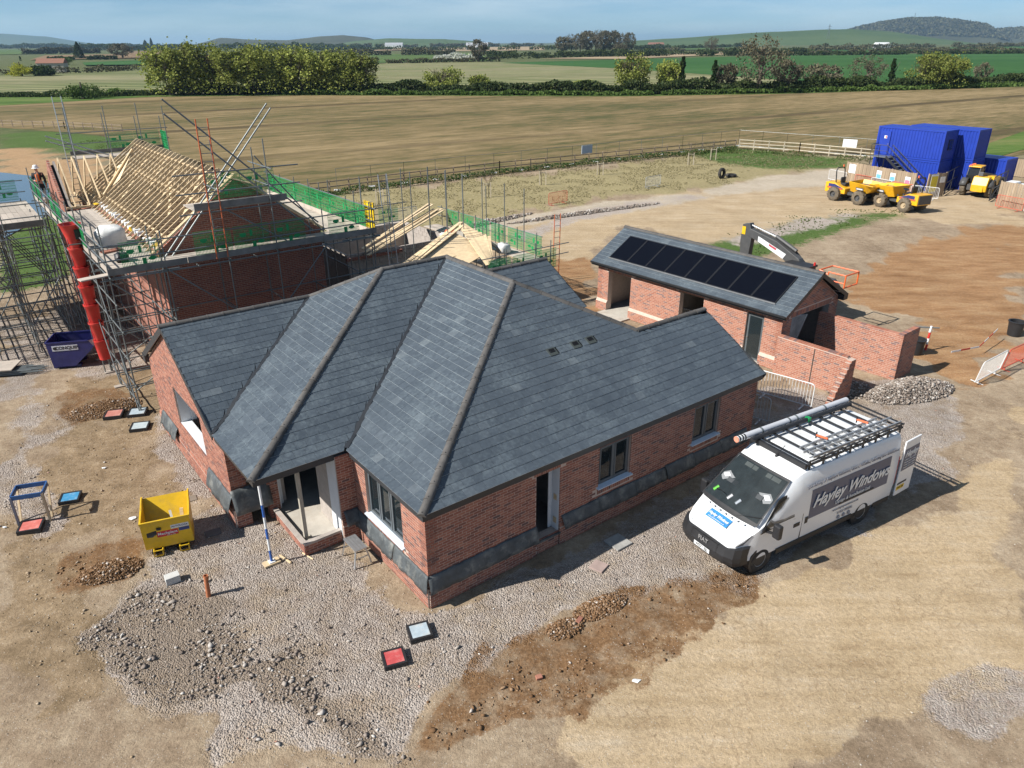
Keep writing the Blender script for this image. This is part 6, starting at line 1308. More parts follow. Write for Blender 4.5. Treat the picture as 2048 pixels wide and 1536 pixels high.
# ================================================================ SMALL THINGS AROUND THE BUNGALOW
def yellow_skip():
    T=thing('tipping_skip','yellow tipping skip with a red printed sign standing on the gravel','skip',(-9.72,15.95,.0),R(22))
    # local: x right along the printed face, y away
    w,d=1.18,1.15; zb,zt=.16,1.02
    def pan(name,pts,mat='yellow',th=.018): m=MB(); m.add(pts,[tuple(range(len(pts)))]); o=m.obj(name,M[mat],T); s=o.modifiers.new('s','SOLIDIFY'); s.thickness=th; s.offset=0; return o
    pan('front_panel',[(0,0,zb),(w,0,zb),(w,-.08,zt),(0,-.08,zt)])
    for x in (0,w): pan('side_panel',[(x,.01,zb),(x,.62,zb),(x,1.28,zt-.02),(x,1.2,zt+.06),(x,-.09,zt)])
    pan('back_slope',[(0.01,.60,zb),(w-.01,.60,zb),(w-.01,1.26,zt-.02),(.01,1.26,zt-.02)]); pan('base_panel',[(0.01,0.01,zb+.003),(w-.01,.01,zb+.003),(w-.01,.6,zb+.003),(.01,.6,zb+.003)])
    m=MB(); m.bar((-.02,-.09,zt+.01),(w+.02,-.09,zt+.01),.05,.05); m.obj('top_rim',M['yellow'],T)
    for x in (.18,.82):
        m=MB()
        for a,b in (((x,-.05,.0),(x+.22,-.05,.0)),((x,-.05,.16),(x+.22,-.05,.16)),((x,-.05,0),(x,-.05,.16)),((x+.22,-.05,0),(x+.22,-.05,.16))):
            m.bar((a[0],.4,a[2]+.02),(b[0],.4,b[2]+.02),.02,.02); m.bar((a[0],a[1]-.12,a[2]+.02),(b[0],b[1]-.12,b[2]+.02),.025,.025)
        m.box(x-.012,-.17,.01,x+.012,.6,.17); m.box(x+.208,-.17,.01,x+.232,.6,.17); m.obj('fork_pocket',M['yellow'],T)
    for x in (.3,.92): m=MB(); m.box(x-.2,-.02,.0,x+.1,.62,.012); m.obj('skid',M['black'],T)
    def onf(x,z,o=.012): return (x,-.08*(z-zb)/(zt-zb)-o,z)
    def pl(name,x0,x1,z0,z1,mat,o=.012): m=MB(); m.add([onf(x0,z0,o),onf(x1,z0,o),onf(x1,z1,o),onf(x0,z1,o)],[(0,1,2,3)]); return m.obj(name,mat,T)
    pl('sign_red',.34,.86,.50,.68,pm('sign_red',(.55,.02,.035),.5)); pl('sign_white',.70,1.14,.70,.82,M['white']); pl('sign_blue',.88,1.14,.585,.69,pm('sign_navy',(.03,.06,.22),.5))
    sl=math.atan2(.08,zt-zb); RX=Matrix.Rotation(math.pi/2+sl,3,'X')
    text('sign_lettering','Mechplant',M['white'],T,Vector(onf(.60,.60,.016)),RX,.115,0,.002,.002); text('sign_lettering','hire & sales',M['white'],T,Vector(onf(.68,.525,.016)),RX,.045,0,.002); text('sign_lettering','AUTOLOCK',pm('letter_navy',(.02,.03,.12),.5),T,Vector(onf(.92,.76,.016)),RX,.075,0,.002,.001)
    m=MB(); m.add([onf(.10,.70,.01),onf(.34,.74,.01),onf(.34,.62,.04),onf(.28,.60,.04),onf(.24,.56,.04),onf(.10,.56,.02)],[(0,1,2,3,4,5)]); o=m.obj('latch_hole',M['black'],T); m=MB(); m.box(.36,-.115,.76,.47,-.07,.82); m.obj('latch_plate',M['black'],T)
    for x in (0,w):
        for k in range(1): m=MB(); m.bar((x,-.1,zt+.0),(x,1.25,zt+.03),.045,.03); m.obj('side_rim',M['yellow'],T)
    O=sthing('timber_offcut','timber offcut standing inside the yellow skip','timber',0,0); O.location=T.location; O.rotation_euler=T.rotation_euler
    m=MB(); m.bar((.95,.35,.2),(.98,.62,.86),.09,.09); m.obj('offcut',M['timber'],O); m=MB(); m.bar((.72,.55,.3),(.66,.85,.72),.06,.03); m.obj('offcut',M['white'],O)
yellow_skip()
def blue_skip():
    T=thing('tipping_skip','navy blue tipping skip with a white sign below the red chute','skip',(-19.15,28.35,0),R(13))
    w,d=1.55,1.25; zt=1.05
    prof=[(0,.0),(.85,.0),(1.55,.62),(1.68,.78),(1.55,1.05),(-.08,1.05)]
    def pan(name,pts,th=.02): m=MB(); m.add(pts,[tuple(range(len(pts)))]); o=m.obj(name,M['navy'],T); s=o.modifiers.new('s','SOLIDIFY'); s.thickness=th; s.offset=0; return o
    for y in (0,d): pan('side_panel',[(x,y,z+.1) for x,z in prof])
    pan('end_panel',[(0,0.01,.1),(0,d-.01,.1),(-.08,d-.01,1.15),(-.08,.01,1.15)]); pan('sloping_base',[(.85,.01,.1),(.85,d-.01,.1),(1.68,d-.01,.88),(1.68,.01,.88)]); pan('base_panel',[(0,.01,.105),(.85,.01,.105),(.85,d-.01,.105),(0,d-.01,.105)])
    m=MB()
    for a,b in (((-.09,0,1.16),(1.52,0,1.16)),((-.09,d,1.16),(1.52,d,1.16)),((-.09,0,1.16),(-.09,d,1.16))): m.bar(a,b,.05,.05)
    m.obj('top_rim',M['navy'],T)
    m=MB(); m.add([(1.53,.0,1.16),(1.70,.02,.90),(1.74,.42,1.10)],[(0,1,2)]); m.add([(1.53,d,1.16),(1.74,d-.42,1.10),(1.70,d-.02,.90)],[(0,1,2)]); o=m.obj('corner_gusset',pm('gusset_pale',(.55,.58,.68),.4),T); s=o.modifiers.new('s','SOLIDIFY'); s.thickness=.015
    for y in (.25,d-.25): m=MB(); m.box(-.05,y-.12,0,1.0,y+.12,.1); m.obj('fork_pocket',M['navy'],T)
    m=MB(); m.box(.12,-.022,.80,1.10,-.014,1.03); m.obj('sign_plate',pm('sign_pale',(.62,.64,.68),.5),T); RX=Matrix.Rotation(math.pi/2,3,'X')
    text('sign_lettering','CONQUIP',M['black'],T,Vector((.67,-.026,.915)),RX,.19,0,.002,.006); m=MB(); m.tube((.23,-.03,.915),(.23,-.02,.915),.07,14); m.obj('sign_logo',M['black'],T)
blue_skip()
def cover(x,y,rz,s,fill,label,h=.16,group='inspection chamber covers'):
    T=thing('chamber_cover',label,'cover',(x,y,gz(x,y)-.03),rz,group)
    m=MB(); m.box(-s/2,-s/2,0,s/2,s/2,h*.7); m.obj('frame_base',M['black'],T,bevel=.01); m=MB(); t=.05
    for a in ((-s/2,-s/2,s/2,-s/2+t),(-s/2,s/2-t,s/2,s/2),(-s/2,-s/2+t,-s/2+t,s/2-t),(s/2-t,-s/2+t,s/2,s/2-t)): m.box(a[0],a[1],h*.7,a[2],a[3],h)
    m.obj('frame_rim',M['black'],T); m=MB(); m.box(-s/2+t,-s/2+t,h*.7,s/2-t,s/2-t,h-.012); m.obj('lid',fill,T)
CB=pm('cover_pale_blue',(.42,.50,.55),.5,var=.2,scale=5,dirt=(.5,.44,.36),dfac=.9,dscale=4); CR=pm('cover_red',(.52,.085,.085),.5,var=.2,scale=5,dirt=(.55,.45,.4),dfac=.6,dscale=4); CBB=pm('cover_blue',(.06,.28,.50),.5,var=.2,dirt=(.5,.48,.44),dfac=.6,dscale=5)
cover(-2.15,13.02,R(20),.52,CB,'pale blue chamber cover beside the corner of the bungalow'); cover(-2.62,12.22,R(20),.50,CR,'red chamber cover nearest the camera in front of the bungalow')
cover(-14.55,24.05,R(14),.62,pm('cover_pink',(.50,.20,.16),.6,var=.2,dirt=(.5,.42,.35),dfac=.5,dscale=4),'dusty red chamber cover left of the scaffold foot'); cover(-13.75,24.2,R(14),.62,CB,'pale blue chamber cover under the scaffold foot'); cover(-13.2,23.15,R(14),.60,pm('cover_grey',(.46,.53,.55),.6,var=.15),'grey chamber cover nearest the left gable of the bungalow')
cover(-13.2,18.6,R(18),.55,CBB,'bright blue chamber cover behind the blue trestle frame')
def trestle():
    T=thing('trestle_frame','blue painted timber trestle frame standing in the mud','trestle',(-13.95,17.3,0),R(18))
    for x in (0,.78):
        for y in (0,.62):
            if (x,y)==(.78,.62) or (x,y)==(0,.62): 
                pass
            m=MB(); m.bar((x,y,0),(x,y*.98,.92),.06,.06); m.obj('leg',pm('leg_mix%d%d'%(x*10,y*10),(.16,.17,.22) if x<.1 else (.34,.28,.2),.7),T) if y==0 else None
    for a,b in (((0,0,.9),(.78,0,.9)),((0,.62,.9),(.78,.62,.9)),((0,.03,.9),(0,.6,.9)),((.78,.03,.9),(.78,.6,.9))): m=MB(); m.bar(a,b,.035,.13); m.obj('rail',pm('trestle_blue',(.03,.10,.27),.6,var=.2),T)
    for x in (0,.78): m=MB(); m.bar((x,.62,.85),(x,.2,.0),.05,.05); m.obj('strut',M['timber'],T)
trestle()
cover(-13.55,17.2,R(18),.6,pm('cover_salmon',(.60,.16,.13),.6,var=.2,dirt=(.6,.5,.45),dfac=.5,dscale=5),'salmon red chamber cover between the trestle legs')
m=MB(); m.lathe([(.055,0),(.055,.60),(.062,.60),(.062,.66),(.045,.66),(.045,.02)],18); o=m.obj('drain_pipe',M['clay'],smooth=True); o.location=(-7.5,14.33,-.05); o.rotation_euler=(R(-3),R(2),0); tag(o,'upright orange drain pipe stub standing in the gravel','pipe')
m=MB(); m.tube((0,0,.09),(.02,0,.10),.056,14); m.obj('pipe_mouth',M['dark'],None).parent=o; 
for nm in [x for x in bpy.data.objects if x.name.startswith('pipe_mouth')]: nm.location=(0,0,.515); nm.rotation_euler=(0,R(90),0)
# striped steel prop carrying the porch corner
def prop():
    T=sthing('steel_prop','blue and white striped steel prop under the porch roof corner','prop',-2.26,4.1)
    zs=[.08,.42,.78,1.1,1.45,1.82,2.55]; 
    for k in range(6): m=MB(); m.tube((0,0,zs[k]),(.0,0,zs[k+1]),.034,12); m.obj('prop_section',M['white'] if k in(1,3,5) else pm('prop_blue%d'%k,(.03,.12,.42),.45),T,smooth=True)
    m=MB(); m.box(-.22,-.12,.0,.2,.12,.05); m.obj('sole_plate',M['timber'],T); m=MB(); m.box(-.08,-.08,.05,.08,.08,.075); m.obj('base_plate',M['white'],T)
prop()
def hopup():
    T=sthing('hop_up_bench','grey aluminium hop up bench by the bay window','bench',-.42,2.9,0,R(-90))
    m=MB()
    for k in range(4): m=MB(); m.bar((-.35,-.13+k*.088,.50),(.35,-.13+k*.088,.50),.08,.03); m.obj('slat',M['alu'],T)
    for x in (-.3,.3):
        for y in (-.14,.14): m=MB(); m.bar((x,y,.49),(x*1.2,y*1.7,0),.035,.03); m.obj('leg',M['alu'],T)
        m=MB(); m.bar((x*1.1,-.19,.24),(x*1.1,.19,.24),.025,.025); m.obj('brace',M['alu'],T)
hopup()
# loose odds and ends: slabs, blocks, offcuts
def flat(name,label,cat,x,y,rz,sx,sy,h,mat,tilt=0.,group=None):
    m=MB(); m.box(-sx/2,-sy/2,0,sx/2,sy/2,h); o=m.obj(name,mat,bevel=.006); o.location=(x,y,gz(x,y)+.004); o.rotation_euler=(tilt,0,rz); return tag(o,label,cat,group)
SLB=pm('slab_grey',(.34,.33,.31),.9,var=.2,bump=.3); DKT=pm('offcut_dark',(.09,.10,.105),.6,var=.2)
p=S(5.5,-.85); flat('paving_slab','square grey paving slab in the shadow below the first window','slab',p.x,p.y,TH,.55,.55,.05,SLB)
p=S(4.4,-1.25); flat('paving_slab','small pinkish paving slab in the shadow outside the doorway','slab',p.x,p.y,TH+.3,.38,.38,.05,pm('slab_pink',(.36,.27,.24),.9,var=.15))
flat('slate_offcut','dark slate lying flat on the gravel right of the yellow skip','slate',-8.35,16.95,R(30),.42,.30,.02,DKT,.06); flat('slate_offcut','long brown board lying on the stones by the left gable','board',-9.75,18.55,R(28),.62,.28,.02,pm('board_brown',(.22,.18,.14),.85),.05)
flat('concrete_block','pale grey concrete block in front of the yellow skip','block',-8.62,14.92,R(35),.34,.24,.2,pm('block_pale',(.56,.55,.52),.9,var=.1,bump=.2)); flat('timber_offcut','short pale timber offcut at the foot of the striped prop','timber',-6.0,15.75,R(-40),.5,.05,.04,M['timber']); flat('timber_offcut','thin timber lath lying right of the striped prop','timber',-5.45,15.9,R(-38),.45,.03,.03,M['timber'])
flat('steel_offcut','small blue grey metal sheet behind the yellow skip','sheet',-9.3,17.55,R(10),.28,.14,.03,pm('offcut_blue',(.42,.48,.55),.5)); flat('brick_rubble','broken red brick lying in the dug brown soil','brick',1.55,13.45,R(60),.215,.10,.07,M['brick_o'],.3); flat('brick_rubble','half brick lying in the middle of the brown patch','brick',.55,11.75,R(20),.14,.10,.07,M['brick_o'],.2)
for i,(x,y,lb) in enumerate(((2.62,11.62,'crumpled white plastic on the tan haul road'),(-10.9,17.6,'scrap of white plastic in the mud behind the yellow skip'),(-14.3,17.2,'scrap of white plastic left of the trestle'),(-13.1,20.4,'white paper scrap on the mud path'))):
    m=MB(); V,F=icos(1,np.array([.09]),(1,1,.4)); m.add(V[0].tolist(),F.tolist()); o=m.obj('plastic_scrap',M['white']); o.location=(x,y,gz(x,y)+.03); tag(o,lb,'litter')
# ================================================================ PEDESTRIAN BARRIERS
BARM={}
def barrier(x,y,rz,mat,label,L=2.2,h=1.05,lean=0.,group='pedestrian barriers'):
    T=thing('pedestrian_barrier',label,'barrier',(x,y,gz(x,y)),rz,group); T.rotation_euler=(lean,0,rz)
    if mat not in BARM:
        A=MB(); r=.02; c=.12; z0,z1=.16,h
        A.path([(0,0,z0),(0,0,z1-c),(.035,0,z1-.035),(c,0,z1),(L-c,0,z1),(L-.035,0,z1-.035),(L,0,z1-c),(L,0,z0),(0,0,z0)],r,8); B=MB(); n=19
        for k in range(1,n): B.tube((L*k/n,0,z0),(L*k/n,0,z1),.009,6)
        C=MB(); C.bar((0,-.28,.03),(0,.28,.03),.05,.02); C.tube((0,0,.03),(0,0,z0),.02,6)
        a,b,c_=A.mesh('barrier_frame'),B.mesh('barrier_infill'),C.mesh('barrier_foot')
        for q in (a,b,c_): q.materials.append(M[mat]); shade(q)
        BARM[mat]=(a,b,c_)
    a,b,c_=BARM[mat]
    for nm,me,lx in (('frame',a,0),('infill_bars',b,0),('foot',c_,.35),('foot',c_,L-.35)):
        o=bpy.data.objects.new(nm,me); COL.objects.link(o); o.parent=T; o.location=(lx,0,0)
        if nm=='infill_bars': o['kind']='stuff'
M['barwhite']=pm('barrier_white',(.72,.72,.71),.5,var=.06); M['barred']=pm('barrier_red',(.60,.10,.06),.5,var=.1); M['bargalv']=pm('barrier_galv',(.50,.52,.54),.45,metal=.3,var=.12)
def bar2(p,q,mat,label,**k): barrier(p[0],p[1],math.atan2(q[1]-p[1],q[0]-p[0]),mat,label,L=2.2,**k)
bar2((9.35,25.75),(10.75,24.55),'barwhite','white barrier standing along the garden wall'); bar2((7.35,24.55),(9.05,23.2),'bargalv','galvanised barrier in the shade at the bungalow corner')
bar2((18.25,26.45),(20.0,27.75),'barwhite','white barrier at the right edge below the black tub',lean=R(8)); bar2((20.05,27.72),(21.8,28.9),'barred','orange red barrier at the right edge of the site',lean=R(8))
bar2((3.1,61.9),(4.75,63.4),'barred','rusty orange barrier alone on the dry grass verge'); bar2((12.4,69.6),(14.1,71.1),'bargalv','grey barrier alone on the dry grass beside the curving road'); bar2((-9.0,55.6),(-7.3,56.9),'bargalv','grey barrier behind the bare scaffold standards')
bar2((7.6,33.6),(6.6,35.4),'barred','red barrier in front of the garage doorway'); bar2((8.7,31.9),(7.7,33.5),'barwhite','white barrier between the bungalow and the garage')
# tubes stacked on the ground at the left edge
T=thing('tube_stack','stack of scaffold tubes lying on the ground at the left edge','tubes',(-21.6,27.4,0),R(12))
for k in range(22): tub(T,'tube',(-3.4+random.uniform(-.3,.3),(k%8)*.11,.05+(k//8)*.07),(1.9+random.uniform(-.4,.4),(k%8)*.11+.1,.05+(k//8)*.07))
for k in range(5): m=MB(); m.bar((-3.2,.1+k*.2,.3),(1.2,.05+k*.22,.3),.22,.04); m.obj('board',M['board'],T)
# baton and tub by the far garden wall
def baton():
    T=thing('site_post','red and white site post standing beside the black tub','post',(18.2,30.1,0),0)
    for k in range(4): m=MB(); m.tube((0,0,k*.28),(.02,.0,(k+1)*.28),.05,8); m.obj('post_band',M['red'] if k%2==0 else M['white'],T)
    m=MB(); m.tube((-.55,.1,1.05),(.35,-.05,1.05),.03,6); m.obj('cross_bar',M['steel'],T)
baton()
for x,y,lb in ((17.55,29.75,'black plastic tub behind the tall garden wall'),(23.2,31.9,'black waste tub at the right edge of the picture')):
    m=MB(); m.lathe([(.02,0),(.28,0),(.34,.62),(.37,.64),(.37,.68),(.30,.68),(.26,.06),(.02,.06)],16); o=m.obj('plastic_tub',M['black'],smooth=True); o.location=(x,y,0); tag(o,lb,'tub')
# marker tape strung across the brown ground on the right
def tape(pts,label):
    T=thing('marker_tape',label,'tape',(0,0,0))
    k=0
    for (a,b) in zip(pts[:-1],pts[1:]):
        a,b=Vector(a),Vector(b); n=max(1,int((b-a).length/.55))
        for i in range(n): m=MB(); m.bar(a.lerp(b,i/n),a.lerp(b,(i+1)/n),.012,.07); m.obj('tape_band',M['red'] if k%2 else M['white'],T); k+=1
tape([(21.9,31.2,.55),(20.2,29.6,.35),(18.6,28.9,.4)],'red and white marker tape strung behind the right hand barriers'); tape([(-.8,39.5,.35),(1.6,36.7,.35),(3.2,34.8,.4)],'red and white marker tape beyond the bungalow ridge')
# insulation board leaning in the garage
G=thing('insulation_board','large translucent wrapped board leaning in the open garage end','board',(4.018,36.122,0),TG)
m=MB(); m.bar((GL-.75,1.75,.05),(GL-.30,2.0,2.0),2.3,.08,(0,1,0)); 
m=MB(); m.add([(GL-.62,.62,.25),(GL-.9,2.55,.25),(GL-.72,2.95,1.7),(GL-.45,.75,2.1)],[(0,1,2,3)]); o=m.obj('board_face',pm('wrap_grey',(.36,.41,.44),.25,var=.25,scale=2.5),G); s=o.modifiers.new('s','SOLIDIFY'); s.thickness=.08
m=MB(); m.path([(GL-.9,2.55,.25),(GL-.72,2.95,1.7),(GL-.45,.75,2.1)],.025,6); m.obj('board_edge',M['alu'],G)
# ================================================================ PLANT AND SITE COMPOUND
def big_wheel(parent,x,y,r,w,rimmat,name='wheel'):
    m=MB(); m.lathe([(r*.45,-w/2),(r*.85,-w/2),(r*.97,-w*.38),(r,0),(r*.97,w*.38),(r*.85,w/2),(r*.45,w/2)],20,(x,y,r),'y'); o=m.obj(name,M['mudtyre'],parent,smooth=True)
    m=MB()
    for k in range(14):
        t=2*math.pi*k/14
        for s in (-1,1):
            a=Vector((x+math.cos(t)*r*.99,y+s*.03,r+math.sin(t)*r*.99)); b=Vector((x+math.cos(t+.2)*r*.97,y+s*w*.46,r+math.sin(t+.2)*r*.97)); m.bar(a,b,.06,.05)
    m.obj('tread',M['mudtyre'],o)
    sg=1 if y>0 else -1
    m=MB(); m.lathe([(0,sg*w*.35),(r*.16,sg*w*.35),(r*.2,sg*w*.2),(r*.42,sg*w*.25),(r*.47,sg*w*.5)],16,(x,y,r),'y'); m.obj('rim',rimmat,o,smooth=True)
def dumper(x,y,rz,label,rim):
    T=thing('site_dumper',label,'dumper',(x,y,0),rz,'site dumpers'); T.scale=(1.02,1.02,1.02)
    for wx in (-1.15,1.15):
        for s in (-1,1): big_wheel(T,wx,s*.82,.56,.44,rim)
    m=MB(); m.box(-1.9,-.42,.55,1.3,.42,.78); m.obj('chassis',M['grey'],T)
    m=MB(); m.prism([(-2.15,.62),(-.25,.62),(-.25,1.05),(-.8,1.18),(-1.25,1.42),(-2.15,1.42)],1.5,'y',-.75); m.obj('engine_cover',M['plant'],T,bevel=.04)
    for s in (-1,1):
        m=MB(); m.add([(-.45,s*.758,.98),(-.45,s*.758,1.06),(-1.25,s*.758,1.32),(-1.85,s*.758,1.32),(-1.85,s*.758,1.06)],[(0,1,2,3,4)]); m.obj('side_decal',pm('decal_navy',(.03,.04,.16),.5),T)
        m=MB(); m.bar((-1.95,s*.76,1.02),(-.5,s*.76,1.0),.015,.12); m.obj('mudguard_trim',M['orangepaint'],T)
    m=MB(); m.prism([(-2.19,.7),(-2.10,.7),(-2.10,1.35),(-2.19,1.35)],1.3,'y',-.65); m.obj('rear_grille',M['grey'],T)
    # skip
    sec=lambda x,w0,w1,z0,z1:[(x,-w0,z0),(x,w0,z0),(x,w1,z1),(x,-w1,z1)]
    P=[sec(.15,.55,.95,.95,1.75),sec(.9,.62,1.05,.85,1.72),sec(1.75,.62,1.08,1.0,1.66),sec(2.35,.60,1.05,1.55,1.62)]
    m=MB(); 
    for a,b in zip(P[:-1],P[1:]):
        for i,j in ((0,1),(1,2),(3,0)): m.quad(a[i],a[j],b[j],b[i])
    m.quad(*P[0][::-1]); o=m.obj('skip_bucket',M['plant'],T); s=o.modifiers.new('s','SOLIDIFY'); s.thickness=.05; s.offset=0
    m=MB(); m.quad((.25,-.8,1.45),(.25,.8,1.45),(2.0,.9,1.45),(2.0,-.9,1.45)); m.obj('skip_load',pm('skip_mud',(.22,.15,.09),.9,var=.3),o)
    m=MB(); 
    for s in (-1,1): m.box(.95,s*.92-.012,1.22,1.5,s*.92+.012,1.40)
    for s in (-1,1): m=MB(); m.add([(.85,s*.91,1.18),(1.55,s*.92,1.18),(1.55,s*1.0,1.40),(.85,s*.985,1.40)],[(0,1,2,3)]); q=m.obj('maker_decal',pm('decal_dark',(.05,.05,.08),.5),o); q.location=(0,s*.035,-.02); m=MB(); m.add([(.92,s*.925,1.23),(1.48,s*.935,1.23),(1.48,s*.985,1.35),(.92,s*.97,1.35)],[(0,1,2,3)]); q=m.obj('maker_lettering',M['white'],o); q.location=(0,s*.045,-.02)
    # seat, wheel, roll bar
    m=MB(); m.box(-1.1,-.28,1.2,-.6,.28,1.42); m.box(-1.15,-.28,1.42,-1.02,.28,1.85); m.obj('seat',M['black'],T,bevel=.04)
    m=MB(); m.path([(-.25,0,1.0),(-.32,0,1.55)],.04); m.tube((-.33,0,1.55),(-.34,0,1.58),.22,14); m.obj('steering_column',M['black'],T)
    m=MB(); m.path([(-1.3,-.55,1.2),(-1.45,-.55,2.35),(-1.45,-.42,2.58),(-1.45,.42,2.58),(-1.45,.55,2.35),(-1.3,.55,1.2)],.045,8); m.obj('roll_bar',M['black'],T,smooth=True)
    m=MB(); m.tube((-1.45,.3,2.6),(-1.45,.3,2.78),.06,8); m.obj('beacon',M['orange'],T)
    m=MB(); m.bar((-.1,-.3,.9),(.35,-.3,1.3),.08,.08); m.bar((-.1,.3,.9),(.35,.3,1.3),.08,.08); m.obj('tipping_ram',M['grey'],T)
dumper(28.85,63.35,R(-58),'yellow site dumper with its skip to the right, nearest the hoarding',M['grey']); dumper(31.45,60.35,R(113),'yellow site dumper with its skip to the left and roll bar on the right',pm('rim_tan',(.42,.32,.2),.8))
def telehandler():
    T=thing('telehandler','yellow telescopic handler parked by the black gate','telehandler',(*S(66.4,15.3)[:2],0),TH+math.pi+R(8))
    for x in (-1.4,1.1):
        for s in (-1,1): big_wheel(T,x,s*1.0,.66,.46,M['plant'])
    m=MB(); m.box(-2.0,-.6,.6,1.9,.6,1.05); m.obj('chassis',M['grey'],T)
    m=MB(); m.prism([(.95,.55),(2.1,.55),(2.15,1.1),(1.85,1.75),(1.1,1.75),(.9,1.2)],1.2,'y',-.25); m.obj('rear_frame',M['plant'],T,bevel=.05)
    m=MB(); m.prism([(-1.6,.9),(.8,.9),(.95,1.5),(.6,1.72),(-.9,1.6),(-1.7,1.35)],.75,'y',.42); m.obj('engine_pod',M['plant'],T,bevel=.06)
    for x in (-1.4,1.1):
        for s in (-1,1): m=MB(); m.add([(x+.80*math.cos(t),s*1.0+d,.66+.80*math.sin(t)) for d in (-.26,.26) for t in [R(20+k*28) for k in range(6)]],[(k,k+1,k+7,k+6) for k in range(5)]); o=m.obj('mudguard',M['grey'],T,smooth=True); q=o.modifiers.new('s','SOLIDIFY'); q.thickness=.04
    # cab
    m=MB(); m.prism([(-.55,1.0),(1.0,1.0),(1.1,1.7),(.85,2.35),(-.35,2.35),(-.75,1.6)],.9,'y',-1.0); m.obj('cab_glass',M['carglass'],T)
    m=MB(); m.prism([(-.5,1.2),(.95,1.2),(1.0,1.7),(.8,2.2),(-.3,2.2),(-.65,1.6)],.8,'y',-.95); m.obj('dark_cab_fill',M['cloth_black'],T)
    for y in (-1.0,-.1):
        m=MB(); m.path([(-.55,y,1.0),(-.75,y,1.6),(-.35,y,2.36),(.85,y,2.36),(1.1,y,1.7),(1.0,y,1.0)],.045,6); m.obj('cab_frame',M['black'],T)
    m=MB(); m.box(-.42,-1.05,2.36,.95,-.05,2.46); m.obj('cab_roof',M['plant'],T,bevel=.03)
    for x in (-.3,.2,.8): m=MB(); m.box(x,-1.0,2.46,x+.15,-.8,2.55); m.obj('work_lamp',M['orange'],T)
    m=MB(); m.bar((1.6,.2,1.95),(-3.2,.2,1.2),.32,.36); m.obj('boom',M['grey'],T,bevel=.03); m=MB(); m.bar((-2.6,.2,1.28),(-4.0,.2,.95),.24,.28); m.obj('boom_inner',M['plant'],T); m=MB(); m.box(-4.2,-.5,.3,-4.05,.9,1.1); m.obj('carriage',M['black'],T)
    m=MB(); m.box(2.12,-.1,.55,2.2,.7,1.0); m.obj('rear_plate',M['plant'],T)
telehandler()
CNTM={}
def container(u,v,z,label,rot=0.,door=False,win=False,group='blue site cabins'):
    T=sthing('site_cabin',label,'cabin',u,v,z,rot,group)   # local: x = depth (+u), y = length (+v), face towards -x
    L,W_,H=6.06,2.44,2.59
    if 'c' not in CNTM:
        def corr(n,length,h):
            m=MB(); st=length/n; pts=[]
            for k in range(n): x=k*st; pts+=[(x,0),(x+st*.3,0),(x+st*.42,.036),(x+st*.78,.036),(x+st*.9,0)]
            pts.append((length,0)); m.add([(p[0],p[1],0) for p in pts]+[(p[0],p[1],h) for p in pts],[(i,i+1,len(pts)+i+1,len(pts)+i) for i in range(len(pts)-1)]); return m.mesh('corrugated_panel')
        a=corr(22,L-.2,H-.3); b=corr(9,W_-.2,H-.3); a.materials.append(M['cblue']); b.materials.append(M['cblue']); CNTM['c']=(a,b)
    a,b=CNTM['c']
    for nm,me,loc,rz in (('side_panel',a,(.03,L-.1,.16),-90),('side_panel',a,(W_-.03,.1,.16),90),('end_panel',b,(.1,.03,.16),0),('end_panel',b,(W_-.1,L-.03,.16),180)):
        o=bpy.data.objects.new(nm,me); COL.objects.link(o); o.parent=T; o.location=loc; o.rotation_euler=(0,0,R(rz))
    for x in (0,W_-.12):
        for y in (0,L-.12): m=MB(); m.box(x,y,0,x+.12,y+.12,H); m.obj('corner_post',M['cblue'],T)
    for z0,nm in ((.0,'bottom_rail'),(H-.14,'top_rail')):
        for q in ((.005,.12,.115,L-.12),(W_-.115,.12,W_-.005,L-.12),(.12,.005,W_-.12,.115),(.12,L-.115,W_-.12,L-.005)): m=MB(); m.box(q[0],q[1],z0+.002,q[2],q[3],z0+.138); m.obj(nm,M['cblue'],T)
    m=MB(); m.box(.03,.03,H-.05,W_-.03,L-.03,H-.012); m.obj('roof_sheet',M['cblue'],T)
    if door:
        m=MB(); m.box(-.03,L-1.25,.16,.02,L-.3,2.2); m.obj('door',M['cblue'],T); m=MB(); m.box(-.045,L-.95,1.55,-.031,L-.7,1.8); m.obj('door_notice',M['white'],T); m=MB(); m.box(-.052,L-.92,1.58,-.046,L-.83,1.77); m.obj('notice_panel',M['red'],T); m=MB(); m.box(-.05,L-1.2,1.05,-.03,L-1.1,1.1); m.obj('door_handle',M['chrome'],T)
    if win:
        m=MB(); m.box(.95,-.02,.9,1.75,.03,1.8); m.obj('window_frame',M['black'],T); m=MB(); m.box(1.02,-.026,.97,1.68,-.021,1.73); m.obj('window_pane',M['carglass'],T)
    return T
container(64.4,18.3,0,'lower blue site cabin behind the hoarding, under the one with the stair'); container(64.4,18.3,2.62,'upper blue site cabin at the head of the black stair',door=True,win=True)
container(67.4,16.8,0,'lower blue site cabin of the right hand stack'); container(67.4,16.8,2.62,'upper blue site cabin of the right hand stack'); container(70.6,15.2,0,'single blue site cabin standing low at the far right of the stacks')
